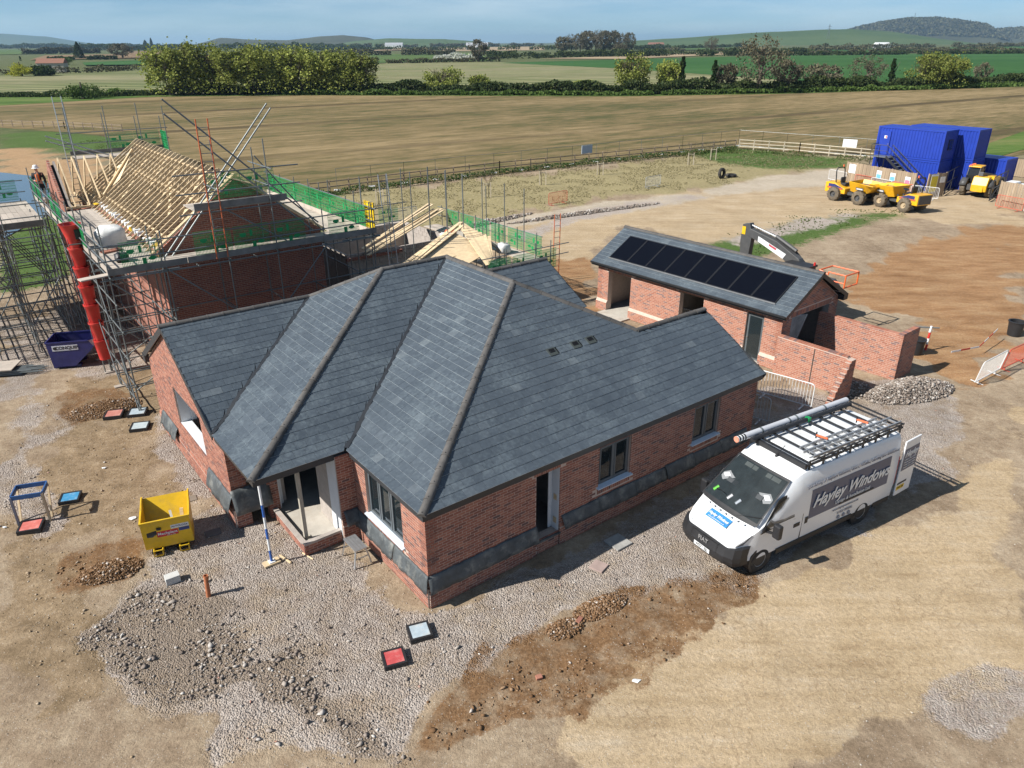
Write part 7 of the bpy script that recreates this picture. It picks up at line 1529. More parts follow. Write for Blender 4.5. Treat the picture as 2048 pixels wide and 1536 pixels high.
def stair():
    T=sthing('steel_stair','black steel stair rising to the upper blue cabin','stairs',63.2,18.9)
    for x in (0,.9): m=MB(); m.bar((x,.2,.1),(x,3.7,2.7),.06,.2); m.obj('stringer',M['black'],T)
    for k in range(11): m=MB(); f=(k+.5)/11; m.box(.03,.2+3.5*f-.12,.1+2.6*f+.05,.87,.2+3.5*f+.12,.1+2.6*f+.08); m.obj('tread',M['steel'],T)
    m=MB(); m.box(0,3.7,2.62,1.2,5.2,2.68); m.obj('landing',M['steel'],T)
    for x in (0,.9):
        m=MB(); m.path([(x,.2,1.1),(x,3.7,3.7)],.03); m.path([(x,.2,.6),(x,3.7,3.2)],.02)
        for k in range(5): f=k/4; m.tube((x,.2+3.5*f,.1+2.6*f),(x,.2+3.5*f,1.1+2.6*f),.02,6)
        m.obj('handrail',M['black'],T)
    m=MB(); m.path([(0,3.7,3.7),(0,5.2,3.7),(1.2,5.2,3.7)],.03); m.path([(0,3.7,3.2),(0,5.2,3.2),(1.2,5.2,3.2)],.02)
    for x,y in ((0,4.4),(0,5.2),(.6,5.2)): m.tube((x,y,2.6),(x,y,3.7),.02,6)
    m.obj('landing_rail',M['black'],T)
    for x,y in ((0,3.8),(0,5.1),(1.1,5.1)): tub(T,'landing_post',(x,y,0),(x,y,2.62),'black',1.6)
stair()
M['hoard']=pm('hoarding_ply',(.33,.25,.17),.85,var=.25,scale=2,stretch=(1,1,.15),rnd=.12)
def hoarding(a,b,label,h=2.0,group='timber hoardings',panel=1.22):
    a,b=Vector((*a,0)),Vector((*b,0)); T=thing('timber_hoarding',label,'hoarding',a,math.atan2((b-a).y,(b-a).x),group); L=(b-a).length; n=max(1,round(L/panel)); st=L/n
    for k in range(n):
        for j in range(6): m=MB(); x=k*st+j*st/6; m.box(x+.008,-.012+.006*(j%2),.05,x+st/6-.008,.012+.006*(j%2),h+random.uniform(-.02,.02)); m.obj('board',M['hoard'],T)
    for k in range(n+1): m=MB(); m.box(k*st-.04,.02,0,k*st+.04,.1,h+.05); m.obj('post',M['hoard'],T)
    return T
H1=hoarding((31.9,72.3),(34.9,65.2),'brown timber hoarding behind the two dumpers, hung with notices'); H2=hoarding((35.8,64.7),(37.75,65.55),'short brown timber hoarding with the yellow and white notice'); H3=hoarding((39.8,61.2),(41.4,57.9),'brown timber hoarding at the right edge behind the red barrier')
H4=hoarding((47.5,80.2),(52.5,71.8),'weathered timber fence at the back of the compound',1.7)
def notice(H,x,z,w,h,c,label,c2=None):
    T=thing('safety_notice',label,'sign',(0,0,0),group='site notices'); T.location=H.location; T.rotation_euler=H.rotation_euler
    m=MB(); m.box(x,-.05,z,x+w,-.035,z+h); m.obj('notice_board',M['white'],T)
    if c: m=MB(); m.box(x+.04,-.056,z+.04,x+w-.04,-.0505,z+h*(.55 if c2 else .9)); m.obj('notice_panel',pm('notice',c,.5),T)
notice(H1,.35,1.05,.8,.8,None,'white notice at the left end of the hoarding'); notice(H1,3.6,1.0,.55,.7,(.15,.42,.65),'white and blue notice in the middle of the hoarding',1); notice(H1,5.1,1.0,.55,.7,(.15,.42,.65),'white and blue notice right of the middle of the hoarding',1); notice(H1,6.7,1.0,.55,.6,(.7,.2,.3),'white and pink notice at the right end of the hoarding',1)
notice(H2,.2,.45,.85,1.5,(.75,.6,.05),'tall yellow and white notice on the short hoarding'); notice(H2,1.35,1.2,.6,.5,None,'white notice on the short hoarding beside the gate')
for a,b,mt,lb in (((32.3,71.0),(33.2,69.0),'barred','red barrier against the left of the hoarding'),((33.0,69.2),(33.9,67.2),'barwhite','white barrier against the middle of the hoarding'),((33.9,67.1),(34.8,65.1),'barred','red barrier against the right of the hoarding'),((34.6,65.0),(36.2,63.6),'barwhite','white barrier beside the yellow and white notice'),((31.0,73.9),(31.8,71.9),'barwhite','white barrier at the left end of the hoarding'),((39.4,60.6),(40.3,58.6),'barred','red barrier in front of the right hand hoarding'),((40.4,58.5),(41.2,56.5),'barwhite','white barrier cut by the right edge beside the hoarding')): bar2(a,b,mt,lb)
def gate(a,b,label):
    a,b=Vector((*a,0)),Vector((*b,0)); T=thing('steel_gate',label,'gate',a,math.atan2((b-a).y,(b-a).x),'black compound gates'); L=(b-a).length
    for p,q in (((0,0,.1),(0,0,2.1)),((L,0,.1),(L,0,2.1)),((0,0,2.05),(L,0,2.05)),((0,0,.15),(L,0,.15)),((0,0,1.1),(L,0,1.1)),((L/2,0,.15),(L/2,0,2.05)),((0,0,.15),(L/2,0,1.1))): m=MB(); m.bar(p,q,.06,.06); m.obj('gate_bar',M['black'],T)
gate((37.85,65.6),(41.0,69.4),'open black steel gate beside the short hoarding'); gate((40.2,62.8),(43.4,66.2),'open black steel gate right of the telescopic handler')
# parked white vehicle and stores in the compound
T=thing('stored_panels','stack of white panels lying behind the right hand hoarding','panels',(44.6,66.0,0),TH)
for k in range(5): m=MB(); m.box(0,k*.9-2,.0,2.2,k*.9-1.2,.7+.15*(k%2)); m.obj('panel_pack',M['white'],T,bevel=.03)
# tyres by the road
for x,y,rx,lb in ((20.9,75.2,85,'worn tyre standing on edge beside the curving road'),(22.1,76.1,0,'worn tyre lying flat beside the curving road')):
    m=MB(); m.lathe([(.30,-.13),(.46,-.14),(.54,-.07),(.54,.07),(.46,.14),(.30,.13)],20); o=m.obj('old_tyre',M['rubber'],smooth=True); o.location=(x,y,.5 if rx else .16); o.rotation_euler=(R(rx),0,R(40)); tag(o,lb,'tyre','old tyres')
# ---------------------------------------------------------------- excavator behind the garage
def excavator():
    T=sthing('excavator','dark grey excavator parked behind the garage, boom above the ridge','excavator',25.2,6.2)
    def plate(name,pts,x0,w,mat,parent=T): m=MB(); m.prism(pts,w,'x',x0); return m.obj(name,mat,parent,bevel=.02)
    plate('stick',[(3.55,.5),(3.75,.45),(4.0,3.2),(3.95,4.05),(3.55,4.15),(3.35,3.6)],-.2,.32,M['grey'])
    b=plate('boom',[(3.7,3.55),(3.5,3.9),(1.9,3.55),(.6,2.95),(-.2,1.6),(.3,1.4),(1.0,2.55),(2.1,3.1)],-.22,.36,M['grey'])
    m=MB(); m.add([(-.235,2.95,3.62),(-.235,1.3,3.05),(-.235,1.45,2.80),(-.235,2.95,3.36)],[(0,1,2,3)]); m.obj('boom_panel',M['white'],b); m=MB(); m.add([(-.242,2.3,3.37),(-.242,1.85,3.22),(-.242,1.88,3.12),(-.242,2.3,3.27)],[(0,1,2,3)]); m.obj('boom_mark',pm('mark_red',(.5,.08,.1),.5),b)
    m=MB(); m.add([(-.21,3.75,3.55),(-.21,3.75,3.95),(-.21,3.95,3.95),(-.21,3.95,3.55)],[(0,1,2,3)]); m.obj('stick_decal',M['yellow'],T)
    m=MB(); m.tube((0,3.6,4.05),(0,2.0,3.7),.05,8); m.obj('stick_ram',M['chrome'],T); m=MB(); m.tube((0,2.1,3.75),(0,.9,3.25),.09,8); m.obj('ram_cylinder',M['grey'],T)
    for k in range(3): m=MB(); m.path([(.1+.05*k,3.3,3.9),(.1+.05*k,2.4,3.75),(.1+.05*k,1.2,3.3),(.1+.05*k,.3,2.6)],.025,6); m.obj('hose',M['black'],T)
    plate('upper_body',[(-.9,1.0),(1.6,1.0),(1.6,1.8),(.9,2.0),(-.6,2.0),(-.9,1.7)],-.1,1.4,M['grey']); plate('cab',[(-.4,1.2),(1.2,1.2),(1.3,1.9),(.9,2.75),(-.3,2.78)],-1.2,1.05,M['grey'])
    m=MB(); m.box(-1.25,-.35,2.78,-.1,.95,2.86); m.obj('cab_roof',M['black'],T); m=MB(); m.tube((-.3,-.3,2.8),(-.3,-.3,3.0),.05,8); m.obj('beacon',M['red'],T)
    m=MB(); z0,z1=2.15,2.72
    m.path([(-.3,-.6,z0),(-.3,-.6,z1),(-.3,-1.05,z1-.12),(-.3,-1.05,z1),(-.3,-1.9,z1),(-.3,-1.9,z0),(.8,-1.9,z0),(.8,-1.9,z1),(-.3,-1.9,z1)],.035,6); m.path([(-.3,-1.05,z0+.2),(-.3,-1.9,z0+.2)],.03,6); m.path([(.8,-1.9,z1),(.8,-.6,z1),(-.3,-.6,z1)],.035,6); m.obj('guard_rail',pm('rail_orange',(.80,.14,.03),.45),T)
    for x in (-.9,.9):
        m=MB(); pts=[(y_+1.3,z_) for y_,z_ in [(-1.9,.25),(-1.75,.0),(1.6,.0),(1.8,.25),(1.8,.55),(1.6,.85),(-1.75,.85),(-1.9,.55)]]; m.prism(pts,.5,'x',x-.25); m.obj('track',M['black'],T)
excavator()
# ---------------------------------------------------------------- fences
M['oldwood']=pm('fence_wood',(.30,.23,.17),.9,var=.25,scale=3,rnd=.15); M['palewood']=pm('fence_pale',(.52,.45,.34),.85,var=.15,scale=3,rnd=.1)
def rail_fence(pts,label,h,rails,step,mat,group=None):
    T=thing('post_and_rail_fence',label,'fence',(0,0,0),group=group)
    for (a,b) in zip(pts[:-1],pts[1:]):
        a,b=Vector((*a,0)),Vector((*b,0)); L=(b-a).length; n=max(1,round(L/step))
        for k in range(n+1): p=a.lerp(b,k/n); m=MB(); m.box(p.x-.05,p.y-.05,0,p.x+.05,p.y+.05,h+.05); m.obj('post',mat,T)
        for k in range(n):
            p,q=a.lerp(b,k/n),a.lerp(b,(k+1)/n)
            for z in rails: m=MB(); m.bar((p.x,p.y,z),(q.x,q.y,z),.04,.09); m.obj('rail',mat,T)
rail_fence([(-17.9,66.8),(-1.2,79.2),(28.4,97.3)],'long brown post and rail fence along the edge of the stubble field',1.15,(1.05,.6),1.9,M['oldwood'],'post and rail fences')
rail_fence([(28.8,97.2),(35.,93.2),(41.5,86.8)],'pale post and rail fence running towards the blue cabins',1.2,(1.15,.75,.35),1.9,M['palewood'],'post and rail fences')
rail_fence([(-92,131.),(-71.6,124.9),(-60,120)],'brown post and rail fence at the far left beyond the pond',1.1,(1.,.55),2.2,M['oldwood'],'post and rail fences')
T=thing('mesh_fence','line of thin steel mesh fence panels on white feet behind the pale fence','fence',(0,0,0))
def heras(a,b):
    a,b=Vector((*a,0)),Vector((*b,0)); n=max(1,round((b-a).length/3.4))
    for k in range(n):
        p,q=a.lerp(b,k/n),a.lerp(b,(k+1)/n)
        for c in (p,q): tub(T,'panel_post',c,c+Vector((0,0,2)),'steel',.8)
        tub(T,'panel_rail',p+Vector((0,0,2)),q+Vector((0,0,2)),'steel',.7); tub(T,'panel_rail',p+Vector((0,0,.15)),q+Vector((0,0,.15)),'steel',.7)
        m=MB(); m.box(p.x-.3,p.y-.12,0,p.x+.3,p.y+.12,.14); m.obj('panel_foot',M['white'],T)
heras((-16,69.2),(29.5,100.)); heras((29.5,100.),(44,88))
for x,y,lb,mt in ((8.6,87.0,'pale blue sheet tied to the mesh fence','blue'),(40.2,91.4,'white sign board on the mesh fence left of the blue cabins','white')):
    m=MB(); m.box(-.8,-.03,.9,.8,.03,1.8); o=m.obj('fence_sign',M[mt] if mt!='blue' else pm('sheet_blue',(.40,.47,.55),.6)); o.location=(x,y,0); o.rotation_euler=(0,0,TH if mt=='blue' else R(-40)); tag(o,lb,'sign')
# pond at the left edge
m,nt,b=newmat('pond_water'); b.inputs['Base Color'].default_value=(.10,.15,.18,1); b.inputs['Roughness'].default_value=.08; N=nt.nodes.new; g=N('ShaderNodeNewGeometry'); nz=N('ShaderNodeTexNoise'); nz.inputs['Scale'].default_value=1.5; nt.links.new(g.outputs['Position'],nz.inputs[0]); bp=N('ShaderNodeBump'); bp.inputs['Strength'].default_value=.05; nt.links.new(nz.outputs['Fac'],bp.inputs['Height']); nt.links.new(bp.outputs[0],b.inputs['Normal'])
sheet('pond',[(-75,86),(-58,82.5),(-49.8,78.4),(-43.5,72),(-40.1,65.4),(-37.0,59.2),(-35.5,51),(-60,55)],.05,m,'still grey blue pond behind the scaffold at the left edge')
# ---------------------------------------------------------------- scaffolder
def person():
    loc=S(-2.55,31.3,PZ+.02); T=thing('person','scaffold worker in white hard hat, orange vest, black shorts, on the lift','person',loc,R(-75)); 
    def skin(name,verts,edges,mat,root=0,parent=T,sub=2):
        me=bpy.data.meshes.new(name); me.from_pydata([v[:3] for v in verts],edges,[]); o=mkobj(name,me,mat,parent); sk=o.modifiers.new('skin','SKIN'); sk.use_smooth_shade=True; o.modifiers.new('sub','SUBSURF').levels=1; o.modifiers['sub'].render_levels=sub
        for i,v in enumerate(verts): r=v[3] if isinstance(v[3],tuple) else (v[3],v[3]); me.skin_vertices[0].data[i].radius=r; me.skin_vertices[0].data[i].use_root=(i==root)
        return o
    # x forward, y left; arms: right arm bent across the chest, left hanging
    B=[(0,0,.93,(.15,.10)),(0,0,1.15,(.14,.095)),(.01,0,1.38,(.17,.10)),(.015,0,1.47,(.08,.07)),(.02,0,1.53,.055),(.04,0,1.64,(.085,.10)),(.045,0,1.72,(.07,.085)),
       (0,.10,.86,.095),(.03,.12,.50,.062),(.0,.13,.12,.045),(.0,.13,.05,.045),(.17,.15,.04,.04),
       (0,-.10,.86,.095),(.06,-.12,.50,.062),(.01,-.14,.12,.045),(.01,-.14,.05,.045),(.18,-.16,.04,.04),
       (.0,.20,1.41,.065),(-.02,.26,1.14,.05),(.06,.29,.90,.04),(.09,.29,.82,.035),(.0,-.20,1.41,.065),(.02,-.27,1.14,.05),(.22,-.12,1.12,.04),(.28,-.06,1.12,.035)]
    E=[(0,1),(1,2),(2,3),(3,4),(4,5),(5,6),(0,7),(7,8),(8,9),(9,10),(10,11),(0,12),(12,13),(13,14),(14,15),(15,16),(2,17),(17,18),(18,19),(19,20),(2,21),(21,22),(22,23),(23,24)]
    skin('body',B,E,M['skin'])
    g=1.12
    skin('shirt',[(0,0,.98,(.165,.115)),(0,0,1.15,(.16,.115)),(.01,0,1.38,(.185,.118)),(.015,0,1.46,(.09,.08)),(.0,.20,1.41,.078),(-.02,.26,1.14,.064),(.05,.285,.95,.052),(.0,-.20,1.41,.078),(.02,-.27,1.14,.064),(.18,-.15,1.12,.052)],[(0,1),(1,2),(2,3),(2,4),(4,5),(5,6),(2,7),(7,8),(8,9)],M['cloth_black'])
    skin('vest',[(0,0,1.02,(.175,.128)),(0,0,1.2,(.172,.128)),(.01,0,1.38,(.18,.128)),(.01,.0,1.44,(.14,.10))],[(0,1),(1,2),(2,3)],M['hivis'])
    skin('shorts',[(0,0,1.0,(.16,.115)),(0,0,.92,(.165,.12)),(0,.10,.84,.115),(.02,.115,.60,.095),(0,-.10,.84,.115),(.035,-.115,.60,.095)],[(0,1),(1,2),(2,3),(1,4),(4,5)],M['cloth_black'])
    for y in (.135,-.15): m=MB(); m.box(-.09,y-.05,0,.22,y+.05,.10); m.obj('boot',pm('boot_tan',(.3,.2,.1),.8),T,bevel=.02)
    m=MB(); m.lathe([(.19,-.01),(.125,.0),(.122,.06),(.10,.11),(.05,.14),(.0,.145)],16,(.045,0,1.70)); m.obj('hard_hat',M['white'],T,smooth=True)
    m=MB(); m.add([(.13,-.09,1.70),(.24,-.05,1.685),(.24,.05,1.685),(.13,.09,1.70)],[(0,1,2,3)]); m.obj('hat_peak',M['white'],T)
    # face and hands
    m=MB(); m.tube((.115,0,1.62),(.14,0,1.605),.016,6); m.obj('nose',M['skin'],T)
    for y in (.035,-.035): m=MB(); m.tube((.112,y,1.65),(.12,y,1.65),.011,6); m.obj('eye',M['black'],T)
    m=MB(); m.bar((.115,-.03,1.575),(.115,.03,1.575),.01,.008); m.obj('mouth',pm('lips',(.4,.16,.13),.6),T)
    for s,base,dirv in ((1,Vector((.09,.29,.82)),Vector((.35,0,-1)).normalized()),(-1,Vector((.28,-.06,1.12)),Vector((.7,.7,0)).normalized())):
        side=dirv.cross(Vector((0,1,0) if s>0 else (0,0,1))).normalized(); vs=[(*base,.032),(*(base+dirv*.05),.034)]; es=[(0,1)]
        for k in range(4): f=base+dirv*.07+side*(k-1.5)*.022; ln=[.06,.072,.068,.05][k]; n=len(vs); vs+=[(*f,.0095),(*(f+dirv*ln*.6+Vector((0,0,-.008))),.009),(*(f+dirv*ln+Vector((0,0,-.025))),.008)]; es+=[(1,n),(n,n+1),(n+1,n+2)]
        t=base+dirv*.02-side*.045; n=len(vs); vs+=[(*t,.011),(*(t+dirv*.04-side*.02),.009)]; es+=[(0,n),(n,n+1)]
        skin('hand',vs,es,M['hivis'] if s<0 else M['skin'],sub=1)
person()
# ================================================================ VEGETATION
def leafmat(name,c1,c2,c3,trans=.35):
    m,nt,b=newmat(name); N=nt.nodes.new; Lk=nt.links.new
    g=N('ShaderNodeNewGeometry'); cr=N('ShaderNodeValToRGB'); el=cr.color_ramp.elements; el.new(.5)
    for i,(p,c) in enumerate(((0,c1),(.5,c2),(1,c3))): el[i].position=p; el[i].color=(*c,1)
    Lk(g.outputs['Random Per Island'],cr.inputs[0]); oi=N('ShaderNodeObjectInfo'); mr=N('ShaderNodeMapRange'); mr.inputs[3].default_value=.8; mr.inputs[4].default_value=1.2; Lk(oi.outputs['Random'],mr.inputs[0])
    hs=N('ShaderNodeHueSaturation'); Lk(mr.outputs[0],hs.inputs['Value']); Lk(cr.outputs[0],hs.inputs['Color']); Lk(hs.outputs[0],b.inputs['Base Color']); b.inputs['Roughness'].default_value=.7; b.inputs['Specular IOR Level'].default_value=.2
    t=N('ShaderNodeBsdfTranslucent'); Lk(hs.outputs[0],t.inputs[0]); mx=N('ShaderNodeMixShader'); mx.inputs[0].default_value=trans; out=[n for n in nt.nodes if n.type=='OUTPUT_MATERIAL'][0]; Lk(b.outputs[0],mx.inputs[1]); Lk(t.outputs[0],mx.inputs[2]); Lk(mx.outputs[0],out.inputs[0]); return m
LM={'willow':leafmat('leaf_willow',(.15,.185,.034),(.25,.285,.058),(.36,.38,.10)),'dark':leafmat('leaf_dark',(.018,.035,.010),(.035,.062,.016),(.06,.09,.025)),'hedge':leafmat('leaf_hedge',(.025,.042,.013),(.05,.078,.022),(.10,.12,.04)),
    'twig':leafmat('twig_haze',(.085,.075,.05),(.125,.11,.07),(.165,.155,.09),.2),'wood':leafmat('wood_canopy',(.065,.06,.035),(.105,.095,.052),(.13,.135,.06),.2),'yellow':leafmat('leaf_yellow',(.26,.28,.02),(.38,.38,.03),(.45,.46,.06)),'blossom':leafmat('blossom',(.45,.45,.42),(.6,.6,.56),(.3,.34,.2)),'whip':leafmat('whip_green',(.02,.05,.012),(.04,.085,.02),(.07,.11,.03)),'grass':leafmat('grass_tuft',(.07,.115,.025),(.11,.16,.04),(.22,.21,.09),.5),'bush':leafmat('leaf_bush',(.06,.11,.02),(.10,.165,.035),(.15,.21,.055))}
BARK=pm('bark',(.105,.085,.06),.95,var=.3,scale=3); IVY=LM['dark']
def cards(P,size,up=.3,asp=1.0,seed=0):
    r=np.random.default_rng(seed); n=len(P); d=r.normal(size=(n,3)); d[:,2]*=.7; d/=np.linalg.norm(d,axis=1)[:,None]; h=r.normal(size=(n,3)); h[:,2]+=up*3; a=np.cross(d,h); a/=np.linalg.norm(a,axis=1)[:,None]; b=np.cross(d,a)
    s=size*r.uniform(.6,1.4,(n,1)); V=np.stack([P-a*s*.5-b*s*asp*.5,P+a*s*.5-b*s*asp*.4,P+a*s*.4+b*s*asp*.5,P-a*s*.5+b*s*asp*.45],1).reshape(-1,3); return V,np.arange(4*n).reshape(-1,4)
def npmesh(name,V,F,mat):
    me=bpy.data.meshes.new(name); k=F.shape[1]; me.vertices.add(len(V)); me.vertices.foreach_set('co',V.astype(np.float32).ravel()); me.loops.add(F.size); me.loops.foreach_set('vertex_index',F.ravel().astype(np.int32)); me.polygons.add(len(F)); me.polygons.foreach_set('loop_start',np.arange(0,F.size,k,dtype=np.int32)); me.polygons.foreach_set('loop_total',np.full(len(F),k,np.int32)); me.update(); me.materials.append(mat); return me
def branches(seed,h,stems,spread,depth,r0,lean=.5,fine=True,ret=None):
    r=random.Random(seed); m=MB(); tips=[]
    def grow(p,d,L,rad,k):
        q=p+d*L; m.tube(p,q,rad,5 if k>1 else 3,rad*.65,caps=False); tips.append((q,k))
        if k==0: return
        for i in range(3 if k>1 else 2+r.randint(0,2)):
            e=Vector((r.uniform(-1,1),r.uniform(-1,1),r.uniform(-.15,.6))).normalized(); nd=(d*(1-spread)+e*spread+Vector((0,0,.12))).normalized(); grow(p+d*L*r.uniform(.55,1.),nd,L*r.uniform(.58,.8),rad*.55,k-1)
    for s in range(stems):
        a=r.uniform(0,6.28); d=Vector((math.cos(a)*lean*r.uniform(.2,1),math.sin(a)*lean*r.uniform(.2,1),1)).normalized(); grow(Vector((math.cos(a)*.3*stems**.5*.4,math.sin(a)*.3*stems**.5*.4,0)),d,h*.34,r0,depth)
    return m,tips
def crown_mesh(kind,seed):
    """unit crown: height 1, width 1, foot at z=0"""
    r=np.random.default_rng(seed)
    if kind in('willow','osier','willowb','ivywillow'):
        nc=38 if kind!='osier' else 30; C=[];
        for i in range(nc):
            a=r.uniform(0,2*np.pi); q=np.sqrt(r.uniform(0,1))*.40; z=r.uniform(.30 if kind!='osier' else .15,.93-(q*.45)); C.append((q*np.cos(a),q*np.sin(a),z,r.uniform(.06,.13)))
        P=[]
        for x,y,z,s in C:
            n=105; p=r.normal(size=(n,3))*np.array([s*.62,s*.62,s*.75]); p[:,2]+=np.abs(p[:,0])*-.3; P.append(p+np.array([x,y,z]))
        P=np.concatenate(P); lo=r.uniform(-.42,.42,(260,3)); lo[:,2]=r.uniform(.06,.3,260); P=np.concatenate([P,lo])
        return P,.018
    if kind in('bare','osierb'):
        nc=60; P=[]
        for i in range(nc):
            v=r.normal(size=3); v/=np.linalg.norm(v); q=r.uniform(.55,1)**.5; P.append(np.array([v[0]*.46*q,v[1]*.46*q,.60+v[2]*.38*q])+r.normal(size=(34,3))*.045)
        P=np.concatenate(P); return P[P[:,2]>.15],.014
    if kind=='ivypole':
        n=900; z=r.uniform(.02,.97,n); a=r.uniform(0,6.28,n); w=.42*(1-.55*z)*(.75+.35*np.sin(z*19+seed)); q=w*np.sqrt(r.uniform(.2,1,n)); return np.stack([q*np.cos(a),q*np.sin(a),z],1),.05
    if kind=='conifer':
        n=1300; z=r.uniform(.05,1,n); a=r.uniform(0,6.28,n); q=.5*(1-z)**.7*np.sqrt(r.uniform(.1,1,n)); return np.stack([q*np.cos(a),q*np.sin(a),z],1),.05
    # round bush
    nc=26; P=[]
    for i in range(nc):
        v=r.normal(size=3); v/=np.linalg.norm(v); v[2]=abs(v[2]); q=r.uniform(.3,1)**.5; P.append(np.array([v[0]*.40*q,v[1]*.40*q,.12+v[2]*.70*q])+r.normal(size=(80,3))*np.array([.07,.07,.08]))
    return np.concatenate(P),.035
KM={'willow':'willow','willowb':'willow','osier':'willow','ivywillow':'willow','bare':'twig','osierb':'twig','ivypole':'dark','bush':'bush','dark':'dark','yellow':'yellow','conifer':'dark'}
TREES=[('willow',-89,208,13.2,9.5),('willow',-84,208,12.3,8.4),('willow',-79,210,12.7,9.1),('willow',-73,209,12.7,9.3),('willow',-67,209,12.5,8.9),('willow',-61,211,11.7,8.9),('willow',-55,210,12.2,9.4),('willow',-49,210,11.1,8.2),('willow',-43,212,10.8,8.8),('willow',-39,211,9.9,7.3),('bush',-107,198,4.0,11.4),('osier',-18,214,6.7,12.4),('osier',-9,218,4.8,7.4),('osier',20,216,3.3,7.4),('ivywillow',32,209,9.9,10.7),('ivywillow',42,211,8.5,7.3),('ivypole',45,210,9.0,2.6),('ivypole',54,212,8.0,3.0),('bare',58,214,6.9,6.8),('bare',65,209,13.9,14.1),('bare',75,217,8.0,9.3),('osierb',86,221,6.6,11.3),('bare',101,227,8.8,10.8),('ivypole',112,235,7.8,2.8),('willowb',118,226,10.4,13.8),('willowb',125,228,9.4,12.3),('bare',147,249,6.3,5.9),('bush',-103,207,2.1,6.3),('dark',-35,209,2.8,5.0),('dark',78,215,2.9,6.2),('dark',92,221,2.8,7.3),('dark',130,236,4.5,9.1),('bare',-23,563,14.6,14.5),('bare',106,783,10.6,16.1),('bare',239,965,17.3,18.9),('bare',-363,755,13.1,25.0),('yellow',-207,339,6.0,11.3),('dark',-200,343,5.1,10.8),('bush',-291,526,5.4,16.3),('conifer',-394,738,14.1,11.3),('conifer',-962,2142,21.5,22.3),('conifer',-941,2131,26.2,12.6)]
for k,(x,y,h,w) in enumerate(((62,960,18,20),(72,965,21,20),(82,955,22,22),(92,970,24,22),(101,955,25,24),(111,965,25,24),(120,960,24,22),(129,955,22,20),(141,965,23,16))): TREES.append(('bare',x,y,h,w))
LAB=['willow tree at the left end of the row beyond the field','second willow from the left end of the row','third willow from the left end of the row','fourth willow from the left end of the row','fifth willow from the left end of the row','sixth willow from the left, over the ladder tops','seventh willow from the left end of the row','eighth willow from the left end of the row','ninth willow from the left end of the row','low willow at the right end of the row',
'rounded green bush alone on the grass verge at the left','broad pollard willow alone in the middle of the hedge','small pollard willow right of the broad one','lowest pollard willow in the middle of the hedge','ivy clad willow left of the two ivy poles','smaller ivy clad willow beside the first ivy pole','ivy covered trunk left of the gap in the hedge','ivy covered trunk just left of the great bare tree','small bare tree left of the great bare tree','great bare oak tree standing over the hedge','bare tree right of the great bare oak','grey twiggy thicket in the hedge right of the oak','dome shaped bare tree in the right of the hedge','thin ivy covered trunk right of the dome shaped tree','large yellow green willow at the right of the hedge','rightmost yellow green willow in the hedge','thin bare sapling at the far right of the hedge','low green bush near the rounded bush','dark bush at the foot of the willow row','dark holly bush right of the great bare oak','dark bush left of the dome shaped tree','dark ivy bush below the large right hand willow',
'lone bare tree in the middle distance, left of centre','bare tree at the right end of the distant tree clump','lone bare tree on the skyline right of the clump','lone spreading bare oak in the far left fields','bright yellow bush at the far left','dark bush beside the bright yellow one','green bush behind the yellow one','dark conifer in the far left village','dark conifer group on the left skyline','slim poplar on the left skyline']
for k in range(9): LAB.append(['first','second','third','fourth','fifth','sixth','seventh','eighth','ninth'][k]+' tree from the left in the distant clump')
CM={}
def plant_tree(i,kind,x,y,h,w):
    var=i%3; key=(kind,var)
    if key not in CM:
        P,s=crown_mesh(kind,11+var*7+hash(kind)%5 if 0 else 11+var*7); dist=200.
        V,F=cards(P*np.array([w,w,h]),max(.30,s*h),.4,1.1,var); V=V/np.array([w,w,h]); CM[key]=[npmesh(kind+'_crown',V,F,LM[KM[kind]]),None]
        st={'willow':(5,.45,3,.16),'willowb':(4,.5,3,.2),'osier':(6,.5,2,.15),'osierb':(7,.5,3,.12),'ivywillow':(3,.5,3,.2),'bare':(1,.62,5,.34),'ivypole':(1,.3,1,.2)}.get(kind)
        if st: m,_=branches(3+var,10.,st[0],.62 if kind=='bare' else .5,st[2],st[3],.12 if kind=='bare' else .45); me=m.mesh(kind+'_trunk')
        else: m=MB(); m.tube((0,0,0),(0,0,6),.15,6,.05); me=m.mesh(kind+'_trunk')
        co=np.empty(len(me.vertices)*3); me.vertices.foreach_get('co',co); co=co.reshape(-1,3); co[:,2]/=max(co[:,2].max(),1e-3)/.95; co[:,:2]/=max(np.abs(co[:,:2]).max(),1.5)/.46; me.vertices.foreach_set('co',co.ravel()); me.update(); me.materials.append(BARK); CM[key][1]=me
    nm={'willow':'willow_tree','willowb':'willow_tree','osier':'willow_tree','osierb':'thicket','ivywillow':'ivy_clad_tree','ivypole':'ivy_clad_tree','bare':'bare_tree','bush':'bush','dark':'bush','yellow':'bush','conifer':'conifer_tree'}[kind]
    T=thing(nm,LAB[i],'bush' if nm in('bush','thicket') else 'tree',(x,y,0),random.uniform(0,6.28),'trees in the distant clump' if i>=len(LAB)-9 else ('willows along the hedge' if kind=='willow' else None)); k_=1.4 if kind=='willow' else 1.0; T.scale=(w*k_,w*k_,h*(random.uniform(.86,1.12) if kind=='willow' else 1))
    for n_,me in (('crown',CM[key][0]),('trunk',CM[key][1])): o=bpy.data.objects.new(n_,me); COL.objects.link(o); o.parent=T
for i,t in enumerate(TREES): plant_tree(i,*t)
